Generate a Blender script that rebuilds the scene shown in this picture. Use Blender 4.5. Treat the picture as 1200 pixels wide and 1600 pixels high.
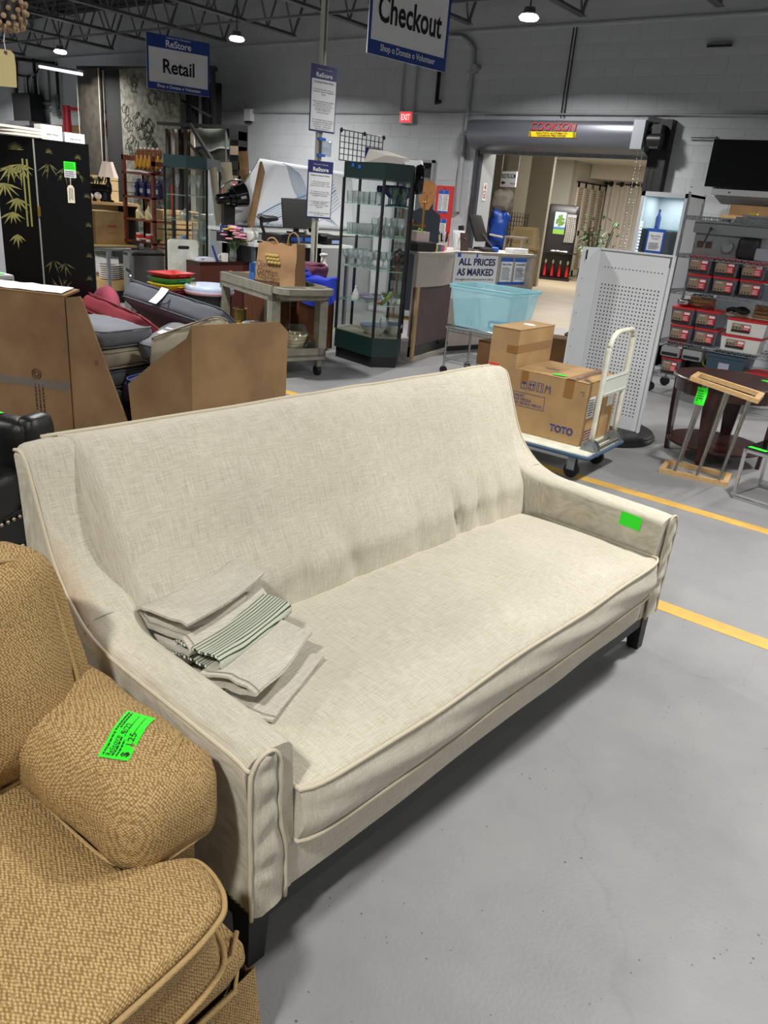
import bpy, bmesh, math, random
from mathutils import Vector as V, Matrix, noise
random.seed(7)
for o in list(bpy.data.objects):
 bpy.data.objects.remove(o)
SC = bpy.context.scene
COL = SC.collection
R = math.radians
FPX, PITCH, ROLL, YAW, CAMH = 1205.0, R(21.82), R(5.05), R(36.86), 1.6
FW = V((-math.sin(YAW) * math.cos(PITCH), math.cos(YAW) * math.cos(PITCH), -math.sin(PITCH)))
RT0 = V((math.cos(YAW), math.sin(YAW), 0))
UP0 = RT0.cross(FW)
RT = RT0 * math.cos(ROLL) + UP0 * math.sin(ROLL)
UP = UP0 * math.cos(ROLL) - RT0 * math.sin(ROLL)
CO = V((0, 0, CAMH))
cd = bpy.data.cameras.new('camera')
cd.sensor_fit = 'VERTICAL'
cd.sensor_height = 32.0
cd.sensor_width = 24.0
cd.lens = 32.0 * FPX / 1600.0
cd.clip_start = 0.05
cam = bpy.data.objects.new('camera', cd)
COL.objects.link(cam)
m3 = Matrix((RT, UP, -FW)).transposed()
cam.matrix_world = Matrix.Translation(CO) @ m3.to_4x4()
SC.camera = cam
w = bpy.data.worlds.new('world')
SC.world = w
w.use_nodes = True
w.node_tree.nodes['Background'].inputs[0].default_value = (0.8, 0.9, 1.0, 1)
w.node_tree.nodes['Background'].inputs[1].default_value = 0.05
SC.view_settings.view_transform = 'Standard'
SC.view_settings.look = 'None'
SC.view_settings.exposure = 0.0
SC.view_settings.gamma = 1.0
SC.view_settings.use_curve_mapping = False
SC.cycles.transparent_max_bounces = 32
LAMPS = [(x, y) for y in (9.0, 3.8, -1.4) for x in (-20.0, -15.2, -10.3, -5.3, -0.3, 4.7)]
LAMP_W = 135.0
for (lx, ly) in LAMPS:
 ld = bpy.data.lights.new('high_bay_light', 'AREA')
 ld.shape = 'DISK'
 ld.size = 0.34
 ld.energy = LAMP_W
 ld.spread = R(155)
 ld.color = (1.0, 0.985, 0.95)
 lo = bpy.data.objects.new('high_bay_light', ld)
 lo.location = (lx, ly, 3.64)
 COL.objects.link(lo)
for (lx, ly, lw) in ((-6.5, 12.35, 70.0), (-9.0, 19.0, 210.0)):  # unseen lights added in the hall; the nearer one brightens the RESTROOM sign
 ld = bpy.data.lights.new('unseen_hall_light', 'AREA')
 ld.shape = 'RECTANGLE'
 ld.size = 1.2
 ld.size_y = 0.5
 ld.energy = lw
 ld.color = (1.0, 0.95, 0.87)
 lo = bpy.data.objects.new('unseen_hall_light', ld)
 lo.location = (lx, ly, 3.03)
 COL.objects.link(lo)
def ray(px, py):
 return FW * FPX + RT * (px - 600.0) + UP * (800.0 - py)
def Pz(px, py, z=0.0):
 d = ray(px, py)
 return CO + d * ((z - CAMH) / d.z)
def Py(px, py, y):
 d = ray(px, py)
 return CO + d * (y / d.y)
def Px(px, py, x):
 d = ray(px, py)
 return CO + d * (x / d.x)
def Pp(px, py, p, n):
 d = ray(px, py)
 return CO + d * ((p - CO).dot(n) / d.dot(n))
def Pd(px, py, dep):
 return CO + ray(px, py) * (dep / FPX)
def basis(a, b):
 d = (V(b) - V(a))
 L = d.length
 d = d / L if L > 1e-9 else V((0, 0, 1))
 t = V((0, 0, 1)) if abs(d.z) < 0.9 else V((1, 0, 0))
 u = d.cross(t).normalized()
 return d, u, d.cross(u)
class M:
 def __init__(s):
  s.v = []
  s.f = []
 def add(s, vs, fs):
  k = len(s.v)
  s.v += [tuple(p) for p in vs]
  s.f += [tuple(i + k for i in f) for f in fs]
  return s
 def box(s, c, d, rot=None):
  x, y, z = (q / 2 for q in d)
  vs = [V((a, b, e)) for a in (-x, x) for b in (-y, y) for e in (-z, z)]
  if rot is not None:
   vs = [rot @ p for p in vs]
  return s.add([p + V(c) for p in vs], [(0, 1, 3, 2), (4, 6, 7, 5), (0, 4, 5, 1), (2, 3, 7, 6), (0, 2, 6, 4), (1, 5, 7, 3)])
 def bb(s, x0, x1, y0, y1, z0, z1):
  return s.box(((x0 + x1) / 2, (y0 + y1) / 2, (z0 + z1) / 2), (x1 - x0, y1 - y0, z1 - z0))
 def tube(s, pts, r, n=8, closed=False, caps=True):
  pts = [V(p) for p in pts]
  N = len(pts)
  rs = r if isinstance(r, (list, tuple)) else [r] * N
  rings = []
  pu = None
  for i, p in enumerate(pts):
   if closed:
    t = pts[(i + 1) % N] - pts[i - 1]
   else:
    t = pts[min(i + 1, N - 1)] - pts[max(i - 1, 0)]
   t = t.normalized() if t.length > 1e-9 else V((0, 0, 1))
   if pu is None:
    q = V((0, 0, 1)) if abs(t.z) < 0.9 else V((1, 0, 0))
    pu = t.cross(q).normalized()
   else:
    pu = (pu - t * pu.dot(t))
    pu = pu.normalized() if pu.length > 1e-6 else t.orthogonal().normalized()
   b = t.cross(pu)
   rings.append([p + (pu * math.cos(2 * math.pi * j / n) + b * math.sin(2 * math.pi * j / n)) * rs[i] for j in range(n)])
  vs = [q for rg in rings for q in rg]
  fs = []
  for i in range(N if closed else N - 1):
   a, b = i * n, ((i + 1) % N) * n
   for j in range(n):
    fs.append((a + j, a + (j + 1) % n, b + (j + 1) % n, b + j))
  if caps and not closed:
   fs.append(tuple(range(n))[::-1])
   fs.append(tuple((N - 1) * n + j for j in range(n)))
  return s.add(vs, fs)
 def cyl(s, a, b, r, r2=None, n=12):
  return s.tube([a, b], [r, r if r2 is None else r2], n)
 def bar(s, a, b, w, h=None):
  d, u, q = basis(a, b)
  h = h or w
  a, b = V(a), V(b)
  vs = [p + u * i * w / 2 + q * j * h / 2 for p in (a, b) for (i, j) in ((-1, -1), (1, -1), (1, 1), (-1, 1))]
  return s.add(vs, [(0, 1, 2, 3), (7, 6, 5, 4), (0, 4, 5, 1), (1, 5, 6, 2), (2, 6, 7, 3), (3, 7, 4, 0)])
 def lathe(s, prof, c=(0, 0, 0), n=16, axis=None):
  vs = []
  c = V(c)
  for (r, z) in prof:
   for j in range(n):
    a = 2 * math.pi * j / n
    p = V((r * math.cos(a), r * math.sin(a), z))
    if axis is not None:
     p = axis @ p
    vs.append(c + p)
  fs = []
  for i in range(len(prof) - 1):
   for j in range(n):
    fs.append((i * n + j, i * n + (j + 1) % n, (i + 1) * n + (j + 1) % n, (i + 1) * n + j))
  if prof[0][0] > 1e-5:
   fs.append(tuple(range(n))[::-1])
  if prof[-1][0] > 1e-5:
   fs.append(tuple((len(prof) - 1) * n + j for j in range(n)))
  return s.add(vs, fs)
 def ball(s, c, r, n=12, k=8):
  rx, ry, rz = r if isinstance(r, (tuple, list)) else (r, r, r)
  vs, fs = [], []
  for i in range(k + 1):
   t = math.pi * i / k
   for j in range(n):
    a = 2 * math.pi * j / n
    vs.append((c[0] + rx * math.sin(t) * math.cos(a), c[1] + ry * math.sin(t) * math.sin(a), c[2] + rz * math.cos(t)))
  for i in range(k):
   for j in range(n):
    fs.append((i * n + j, i * n + (j + 1) % n, (i + 1) * n + (j + 1) % n, (i + 1) * n + j))
  return s.add(vs, fs)
 def prism(s, poly, z0, z1):
  n = len(poly)
  vs = [(p[0], p[1], z0) for p in poly] + [(p[0], p[1], z1) for p in poly]
  fs = [tuple(range(n))[::-1], tuple(range(n, 2 * n))] + [(i, (i + 1) % n, n + (i + 1) % n, n + i) for i in range(n)]
  return s.add(vs, fs)
 def slab(s, pts, t):
  pts = [V(p) for p in pts]
  n = len(pts)
  nn = V((0, 0, 0))
  for i in range(n):
   nn += (pts[i] - pts[0]).cross(pts[(i + 1) % n] - pts[0])
  nn = nn.normalized() * t
  vs = pts + [p + nn for p in pts]
  fs = [tuple(range(n))[::-1], tuple(range(n, 2 * n))] + [(i, (i + 1) % n, n + (i + 1) % n, n + i) for i in range(n)]
  return s.add(vs, fs)
 def grid(s, fn, nu, nv, cu=False, cv=False):
  vs = [fn(i / (nu if cu else nu - 1), j / (nv if cv else nv - 1)) for i in range(nu) for j in range(nv)]
  fs = []
  for i in range(nu if cu else nu - 1):
   for j in range(nv if cv else nv - 1):
    fs.append((i * nv + j, ((i + 1) % nu) * nv + j, ((i + 1) % nu) * nv + (j + 1) % nv, i * nv + (j + 1) % nv))
  return s.add(vs, fs)
 def pillow(s, c, d, r=0.04, puff=0.02, n=10, wob=0.0, sd=0.0, rot=None, side=0.0):
  """rounded, puffed box: c centre, d full sizes"""
  h = V((d[0] / 2, d[1] / 2, d[2] / 2))
  r = min(r, min(h) * 0.98)
  key, vs, fs = {}, [], []
  c = V(c)
  def vert(p):
   k = (round(p.x, 5), round(p.y, 5), round(p.z, 5))
   if k in key:
    return key[k]
   q = V((p.x * h.x, p.y * h.y, p.z * h.z))
   inn = V((max(-h.x + r, min(h.x - r, q.x)), max(-h.y + r, min(h.y - r, q.y)), max(-h.z + r, min(h.z - r, q.z))))
   e = q - inn
   if e.length > 1e-9:
    q = inn + e.normalized() * r
   q.z += puff * (1 - p.x ** 2) * (1 - p.y ** 2) * p.z
   q.y += side * (1 - p.x ** 2) * (1 - p.z ** 2) * p.y
   q.x += side * (1 - p.y ** 2) * (1 - p.z ** 2) * p.x
   if wob:
    q += noise.noise_vector(q * 9 + V((sd, sd * 2, 0))) * wob
   if rot is not None:
    q = rot @ q
   key[k] = len(vs)
   vs.append(q + c)
   return key[k]
  ts = [math.sin((i / n - 0.5) * math.pi) * 0.35 + (2 * i / n - 1) * 0.65 for i in range(n + 1)]
  for ax in range(3):
   for sg in (-1, 1):
    for i in range(n):
     for j in range(n):
      quad = []
      for (a, b) in ((i, j), (i + 1, j), (i + 1, j + 1), (i, j + 1)):
       co = [0, 0, 0]
       co[ax] = sg
       co[(ax + 1) % 3] = ts[a]
       co[(ax + 2) % 3] = ts[b]
       quad.append(vert(V(co)))
      if len(set(quad)) > 2:
       fs.append(tuple(dict.fromkeys(quad)))
  return s.add(vs, fs)
 def move(s, mat):
  s.v = [tuple(mat @ V(p)) for p in s.v]
  return s
 def mesh(s, name, mat, smooth=None):
  me = bpy.data.meshes.new(name)
  me.from_pydata(s.v, [], s.f)
  bm = bmesh.new()
  bm.from_mesh(me)
  bmesh.ops.recalc_face_normals(bm, faces=bm.faces)
  bm.to_mesh(me)
  bm.free()
  if mat is not None:
   me.materials.append(mat)
  if smooth is not None:
   me.polygons.foreach_set('use_smooth', [True] * len(me.polygons))
   if smooth < 179:
    me.set_sharp_from_angle(angle=R(smooth))
  me.update()
  return me
 def o(s, name, mat, parent=None, smooth=None, label=None, cat=None, group=None, kind=None, loc=None, rz=None):
  ob = bpy.data.objects.new(name, s.mesh(name, mat, smooth))
  COL.objects.link(ob)
  ob.parent = parent
  if loc is not None:
   ob.location = loc
  if rz is not None:
   ob.rotation_euler = (0, 0, R(rz))
  return tag(ob, label, cat, group, kind)
def tag(ob, label=None, cat=None, group=None, kind=None):
 if label:
  ob['label'] = label
 if cat:
  ob['category'] = cat
 if group:
  ob['group'] = group
 if kind:
  ob['kind'] = kind
 return ob
def thing(name, label, cat, loc=(0, 0, 0), rz=0.0, group=None, rot=None):
 e = bpy.data.objects.new(name, None)
 e.empty_display_size = 0.1
 COL.objects.link(e)
 e.location = loc
 if rot is not None:
  e.rotation_mode = 'QUATERNION'
  e.rotation_quaternion = rot.to_quaternion()
 else:
  e.rotation_euler = (0, 0, R(rz))
 return tag(e, label, cat, group)
def copy_tree(o, parent=None, loc=None, rz=None, label=None, group=None):
 c = o.copy()
 COL.objects.link(c)
 c.parent = parent
 if loc is not None:
  c.location = loc
 if rz is not None:
  c.rotation_euler = (0, 0, R(rz))
 if label:
  c['label'] = label
 if group:
  c['group'] = group
 for ch in list(o.children):
  copy_tree(ch, c)
 return c
def axes(right, up):
 r = V(right).normalized()
 u = V(up)
 u = (u - r * u.dot(r)).normalized()
 return Matrix((r, u, r.cross(u))).transposed()
def text(s, parent, c, right, up, h, mat, w=None, name='lettering', bold=0.0, shear=0.0, label=None, align='CENTER', spacing=1.0):
 """flat lettering as a mesh: c = centre of the text, h = letter block height, w = width"""
 cu = bpy.data.curves.new(name, 'FONT')
 cu.body = s
 cu.size = 1.0
 cu.resolution_u = 3
 cu.offset = bold
 cu.shear = shear
 cu.align_x = align
 cu.space_line = spacing
 cu.extrude = 0.0
 ob = bpy.data.objects.new(name, cu)
 COL.objects.link(ob)
 me = ob.to_mesh().copy()
 ob.to_mesh_clear()
 bpy.data.objects.remove(ob)
 bpy.data.curves.remove(cu)
 xs = [v.co.x for v in me.vertices]
 ys = [v.co.y for v in me.vertices]
 x0, x1, y0, y1 = min(xs), max(xs), min(ys), max(ys)
 sy = h / (y1 - y0)
 sx = (w / (x1 - x0)) if w else sy
 rot = axes(right, up)
 for v in me.vertices:
  p = V(((v.co.x - (x0 + x1) / 2) * sx, (v.co.y - (y0 + y1) / 2) * sy, 0))
  v.co = V(c) + rot @ p
 me.materials.clear()
 me.materials.append(mat)
 t = bpy.data.objects.new(name, me)
 COL.objects.link(t)
 t.parent = parent
 return tag(t, label)
def lines(parent, c, right, up, w, h, n, mat, name='printed_text', seed=1, ragged=0.25):
 """rows of tiny print too small to read: thin bars of uneven length"""
 rnd = random.Random(seed)
 m = M()
 rot = axes(right, up)
 for i in range(n):
  y = h / 2 - (i + 0.5) * h / n
  x = -w / 2
  end = w / 2 * (1 - rnd.random() * ragged * 2)
  while x < end:
   L = min(w * (0.06 + rnd.random() * 0.12), end - x)
   hh = h / n * 0.42
   q = [rot @ V((x, y - hh / 2, 0)) + V(c), rot @ V((x + L, y - hh / 2, 0)) + V(c), rot @ V((x + L, y + hh / 2, 0)) + V(c), rot @ V((x, y + hh / 2, 0)) + V(c)]
   m.add(q, [(0, 1, 2, 3)])
   x += L + w * 0.025
 return m.o(name, mat, parent)
def lin(c):
 return tuple(((q / 255.0) / 12.92 if q / 255.0 <= 0.04045 else ((q / 255.0 + 0.055) / 1.055) ** 2.4) for q in c) + (1.0,)
def mat(name, col, rough=0.6, metal=0.0, var=0.0, vscale=6.0, bump=0.0, bscale=60.0, col2=None, spec=0.5, emit=None, es=1.0, alpha=None, trans=0.0, stretch=None, coat=0.0, detail=4.0):
 m = bpy.data.materials.new(name)
 m.use_nodes = True
 nt = m.node_tree
 b = nt.nodes['Principled BSDF']
 b.inputs['Base Color'].default_value = lin(col)
 b.inputs['Roughness'].default_value = rough
 b.inputs['Metallic'].default_value = metal
 b.inputs['Specular IOR Level'].default_value = spec
 b.inputs['Coat Weight'].default_value = coat
 if trans:
  b.inputs['Transmission Weight'].default_value = trans
 if alpha is not None:
  b.inputs['Alpha'].default_value = alpha
 if emit:
  b.inputs['Emission Color'].default_value = lin(emit)
  b.inputs['Emission Strength'].default_value = es
 tc = nt.nodes.new('ShaderNodeTexCoord')
 src = tc.outputs['Object']
 if stretch:
  mp = nt.nodes.new('ShaderNodeMapping')
  mp.inputs['Scale'].default_value = stretch
  nt.links.new(src, mp.inputs[0])
  src = mp.outputs[0]
 if var > 0 or col2:
  n = nt.nodes.new('ShaderNodeTexNoise')
  n.inputs['Scale'].default_value = vscale
  n.inputs['Detail'].default_value = detail
  nt.links.new(src, n.inputs['Vector'])
  rp = nt.nodes.new('ShaderNodeValToRGB')
  c2 = col2 if col2 else tuple(max(0, q * (1 - var)) for q in col)
  c1 = col if col2 else tuple(min(255, q * (1 + var * 0.6)) for q in col)
  rp.color_ramp.elements[0].position = 0.35
  rp.color_ramp.elements[1].position = 0.68
  rp.color_ramp.elements[0].color = lin(c2)
  rp.color_ramp.elements[1].color = lin(c1)
  nt.links.new(n.outputs['Fac'], rp.inputs[0])
  nt.links.new(rp.outputs[0], b.inputs['Base Color'])
 if bump > 0:
  n2 = nt.nodes.new('ShaderNodeTexNoise')
  n2.inputs['Scale'].default_value = bscale
  n2.inputs['Detail'].default_value = 5.0
  nt.links.new(src, n2.inputs['Vector'])
  bp = nt.nodes.new('ShaderNodeBump')
  bp.inputs['Strength'].default_value = bump
  bp.inputs['Distance'].default_value = 0.01
  nt.links.new(n2.outputs['Fac'], bp.inputs['Height'])
  nt.links.new(bp.outputs[0], b.inputs['Normal'])
 return m
def glass_mat(name, tint=(249, 252, 251), a=0.02, rough=0.03, k=0.45, white_glint=0.0):
 """thin pane / small glassware: mostly clear with a reflective skin"""
 m = bpy.data.materials.new(name)
 m.use_nodes = True
 nt = m.node_tree
 for n in list(nt.nodes):
  nt.nodes.remove(n)
 out = nt.nodes.new('ShaderNodeOutputMaterial')
 tr = nt.nodes.new('ShaderNodeBsdfTransparent')
 tr.inputs[0].default_value = lin(tint)
 gl = nt.nodes.new('ShaderNodeBsdfGlossy')
 gl.inputs['Roughness'].default_value = rough
 gl.inputs['Color'].default_value = (0.9, 0.95, 0.95, 1)
 lw = nt.nodes.new('ShaderNodeLayerWeight')
 lw.inputs['Blend'].default_value = 0.25
 ma = nt.nodes.new('ShaderNodeMath')
 ma.operation = 'MULTIPLY_ADD'
 ma.inputs[1].default_value = k
 ma.inputs[2].default_value = a
 nt.links.new(lw.outputs['Fresnel'], ma.inputs[0])
 mx = nt.nodes.new('ShaderNodeMixShader')
 nt.links.new(ma.outputs[0], mx.inputs[0])
 nt.links.new(tr.outputs[0], mx.inputs[1])
 nt.links.new(gl.outputs[0], mx.inputs[2])
 last = mx.outputs[0]
 if white_glint:  # white diffuse share painted in for ceiling-light highlights on the glass
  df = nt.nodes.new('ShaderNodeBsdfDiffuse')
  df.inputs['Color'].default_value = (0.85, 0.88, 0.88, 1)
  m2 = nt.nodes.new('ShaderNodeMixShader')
  m2.inputs[0].default_value = white_glint
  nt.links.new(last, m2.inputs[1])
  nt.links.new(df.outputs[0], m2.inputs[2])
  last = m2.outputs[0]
 nt.links.new(last, out.inputs['Surface'])
 return m
def add_weave(m, scale, c_hi, c_lo, bump=0.4, kind='linen'):
 """woven cloth: crossing threads from two stretched noises (linen) or staggered pips (chenille)"""
 nt = m.node_tree
 b = nt.nodes['Principled BSDF']
 tc = nt.nodes.new('ShaderNodeTexCoord')
 hs = []
 if kind == 'linen':
  for st in ((20, scale, scale), (scale, 20, 20)):
   mp = nt.nodes.new('ShaderNodeMapping')
   mp.inputs['Scale'].default_value = st
   nt.links.new(tc.outputs['Object'], mp.inputs[0])
   n = nt.nodes.new('ShaderNodeTexNoise')
   n.inputs['Scale'].default_value = 1.0
   n.inputs['Detail'].default_value = 3.0
   nt.links.new(mp.outputs[0], n.inputs['Vector'])
   hs.append(n.outputs['Fac'])
  ad = nt.nodes.new('ShaderNodeMath')
  ad.operation = 'ADD'
  nt.links.new(hs[0], ad.inputs[0])
  nt.links.new(hs[1], ad.inputs[1])
  mu = nt.nodes.new('ShaderNodeMath')
  mu.operation = 'MULTIPLY'
  mu.inputs[1].default_value = 0.5
  nt.links.new(ad.outputs[0], mu.inputs[0])
  h = mu.outputs[0]
  lo, hi = 0.38, 0.60
 else:
  vo = nt.nodes.new('ShaderNodeTexVoronoi')
  vo.inputs['Scale'].default_value = scale
  vo.inputs['Randomness'].default_value = 0.35
  mp = nt.nodes.new('ShaderNodeMapping')
  mp.inputs['Scale'].default_value = (1.0, 0.6, 1.0)
  mp.inputs['Rotation'].default_value = (0.5, 0.4, 0.7)
  nt.links.new(tc.outputs['Object'], mp.inputs[0])
  nt.links.new(mp.outputs[0], vo.inputs['Vector'])
  iv = nt.nodes.new('ShaderNodeMath')
  iv.operation = 'SUBTRACT'
  iv.inputs[0].default_value = 1.0
  nt.links.new(vo.outputs['Distance'], iv.inputs[1])
  h = iv.outputs[0]
  lo, hi = 0.35, 0.75
 rp = nt.nodes.new('ShaderNodeValToRGB')
 rp.color_ramp.elements[0].position = lo
 rp.color_ramp.elements[1].position = hi
 rp.color_ramp.elements[0].color = lin(c_lo)
 rp.color_ramp.elements[1].color = lin(c_hi)
 nt.links.new(h, rp.inputs[0])
 n = nt.nodes.new('ShaderNodeTexNoise')
 n.inputs['Scale'].default_value = 3.0
 n.inputs['Detail'].default_value = 3.0
 nt.links.new(tc.outputs['Object'], n.inputs['Vector'])
 mr = nt.nodes.new('ShaderNodeMapRange')
 mr.inputs[1].default_value = 0.3
 mr.inputs[2].default_value = 0.7
 mr.inputs[3].default_value = 0.93
 mr.inputs[4].default_value = 1.04
 nt.links.new(n.outputs['Fac'], mr.inputs[0])
 mx = nt.nodes.new('ShaderNodeVectorMath')
 mx.operation = 'SCALE'
 nt.links.new(rp.outputs[0], mx.inputs[0])
 nt.links.new(mr.outputs[0], mx.inputs['Scale'])
 nt.links.new(mx.outputs[0], b.inputs['Base Color'])
 bp = nt.nodes.new('ShaderNodeBump')
 bp.inputs['Strength'].default_value = bump
 bp.inputs['Distance'].default_value = 0.002
 nt.links.new(h, bp.inputs['Height'])
 nt.links.new(bp.outputs[0], b.inputs['Normal'])
 return m
m_linen = add_weave(mat('cream_linen', (200, 190, 168), 0.75, spec=0.25), 850, (206, 200, 184), (172, 163, 143), 0.35)
m_linen.node_tree.nodes['Principled BSDF'].inputs['Sheen Weight'].default_value = 0.15
m_linen2 = add_weave(mat('grey_linen', (190, 184, 170), 0.8, spec=0.2), 850, (203, 198, 185), (170, 163, 148), 0.35)
m_piping = mat('linen_piping', (196, 186, 164), 0.8, spec=0.2)
m_chenille = add_weave(mat('tan_chenille', (180, 150, 100), 0.85, spec=0.2), 240, (192, 163, 113), (128, 101, 63), 0.9, 'chenille')
m_chenille_pipe = mat('tan_piping', (172, 144, 98), 0.85, spec=0.2, bump=0.5, bscale=300)
m_black = mat('black_paint', (22, 22, 23), 0.5)
m_blackgloss = mat('black_gloss', (10, 10, 11), 0.18)
m_leather = mat('black_leather', (17, 16, 16), 0.38, bump=0.15, bscale=180)
m_card = mat('cardboard', (146, 116, 84), 0.85, var=0.1, vscale=4, bump=0.1, bscale=25, spec=0.15)
m_card2 = mat('pale_cardboard', (176, 143, 100), 0.8, var=0.07, vscale=5, bump=0.08, bscale=25, spec=0.2)
m_carddark = mat('dark_cardboard', (112, 82, 54), 0.85, var=0.12, vscale=5, spec=0.15)
m_tape = mat('brown_tape', (150, 108, 62), 0.25)
m_white = mat('white_paint', (225, 226, 224), 0.5)
m_paper = mat('white_paper', (232, 233, 236), 0.8)
m_offwhite = mat('off_white', (205, 206, 196), 0.45, var=0.06, vscale=9)
m_green = mat('fluorescent_green_paper', (40, 235, 30), 0.6, emit=(30, 255, 30), es=0.0)
m_ink = mat('black_ink', (18, 18, 20), 0.7)
m_navyink = mat('navy_ink', (28, 32, 92), 0.6)
m_blueink = mat('blue_ink', (36, 48, 122), 0.6)
m_redink = mat('red_ink', (190, 40, 45), 0.5)
m_greyink = mat('grey_ink', (92, 96, 112), 0.7)
m_signblue = mat('sign_blue', (28, 62, 142), 0.45)
m_signdeep = mat('sign_navy', (30, 38, 105), 0.45)
m_tapeblue = mat('blue_tape', (24, 92, 190), 0.6)
m_chrome = mat('chrome', (200, 202, 205), 0.2, 1.0)
m_steel = mat('brushed_steel', (170, 168, 164), 0.32, 1.0, var=0.1, vscale=3, stretch=(40, 40, 1))
m_greymetal = mat('grey_metal', (118, 122, 128), 0.45, 0.7)
m_galv = mat('galvanised_steel', (150, 154, 158), 0.4, 0.8, var=0.1, vscale=14)
m_conduit = mat('painted_conduit', (168, 172, 174), 0.5, 0.2)
m_glass = glass_mat('pane_glass')
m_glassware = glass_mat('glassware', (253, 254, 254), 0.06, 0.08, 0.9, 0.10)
m_glassedge = glass_mat('shelf_glass', (232, 244, 240), 0.04, 0.03)
m_rubber = mat('black_rubber', (20, 20, 21), 0.75)
m_wood_light = mat('birch_wood', (205, 172, 122), 0.5, col2=(182, 146, 96), vscale=6, stretch=(3, 30, 30))
m_wood_red = mat('red_brown_wood', (122, 58, 34), 0.4, col2=(92, 40, 24), vscale=5, stretch=(20, 20, 2))
m_wood_dark = mat('dark_mahogany', (58, 27, 22), 0.3, col2=(36, 15, 13), vscale=5, stretch=(6, 6, 2), coat=0.2)
m_wood_mid = mat('oak_veneer', (108, 66, 38), 0.45, col2=(84, 48, 26), vscale=4, stretch=(14, 14, 1))
m_darkgreen = mat('dark_green_laminate', (18, 42, 40), 0.35)
m_tealgreen = mat('teal_laminate', (34, 66, 70), 0.4)
m_laminate = mat('pale_wood_laminate', (182, 174, 164), 0.5, col2=(164, 154, 144), vscale=5, stretch=(40, 40, 2))
m_brownpanel = mat('mauve_brown_panel', (92, 74, 70), 0.5, var=0.06)
m_greyplastic = mat('grey_plastic', (132, 130, 116), 0.6, var=0.1, vscale=10, bump=0.1, bscale=90)
m_blueplastic = mat('blue_plastic', (52, 98, 168), 0.45)
m_red = mat('red_plastic', (196, 30, 34), 0.4)
m_redsign = mat('red_panel', (206, 60, 56), 0.5)
m_yellow = mat('yellow_plastic', (232, 206, 40), 0.45)
m_greenplastic = mat('green_plastic', (22, 122, 62), 0.45)
m_navy = mat('navy_cloth', (30, 44, 96), 0.85, bump=0.2, bscale=200)
m_burgundy = mat('burgundy_cloth', (118, 26, 40), 0.8, bump=0.15, bscale=250, var=0.06)
m_burgundy2 = mat('faded_burgundy_cloth', (128, 48, 66), 0.85, bump=0.15, bscale=250, var=0.05)
m_slate = mat('slate_grey_cloth', (104, 106, 112), 0.85, bump=0.15, bscale=250, var=0.06)
m_slate2 = mat('dark_slate_cloth', (78, 82, 90), 0.85, bump=0.15, bscale=250, var=0.06)
m_taupe = mat('taupe_cloth', (150, 142, 122), 0.85, bump=0.15, bscale=250, var=0.06)
m_brass = mat('brass', (190, 150, 70), 0.3, 1.0)
m_screen = mat('screen_black', (8, 9, 11), 0.12)
m_blackplastic = mat('black_plastic', (24, 24, 26), 0.42)
m_greyplain = mat('grey_board', (150, 152, 154), 0.6)
m_leaf = mat('green_leaf', (66, 108, 56), 0.5, col2=(104, 142, 80), vscale=12)
m_ceramic = mat('white_ceramic', (228, 226, 220), 0.25)
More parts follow.
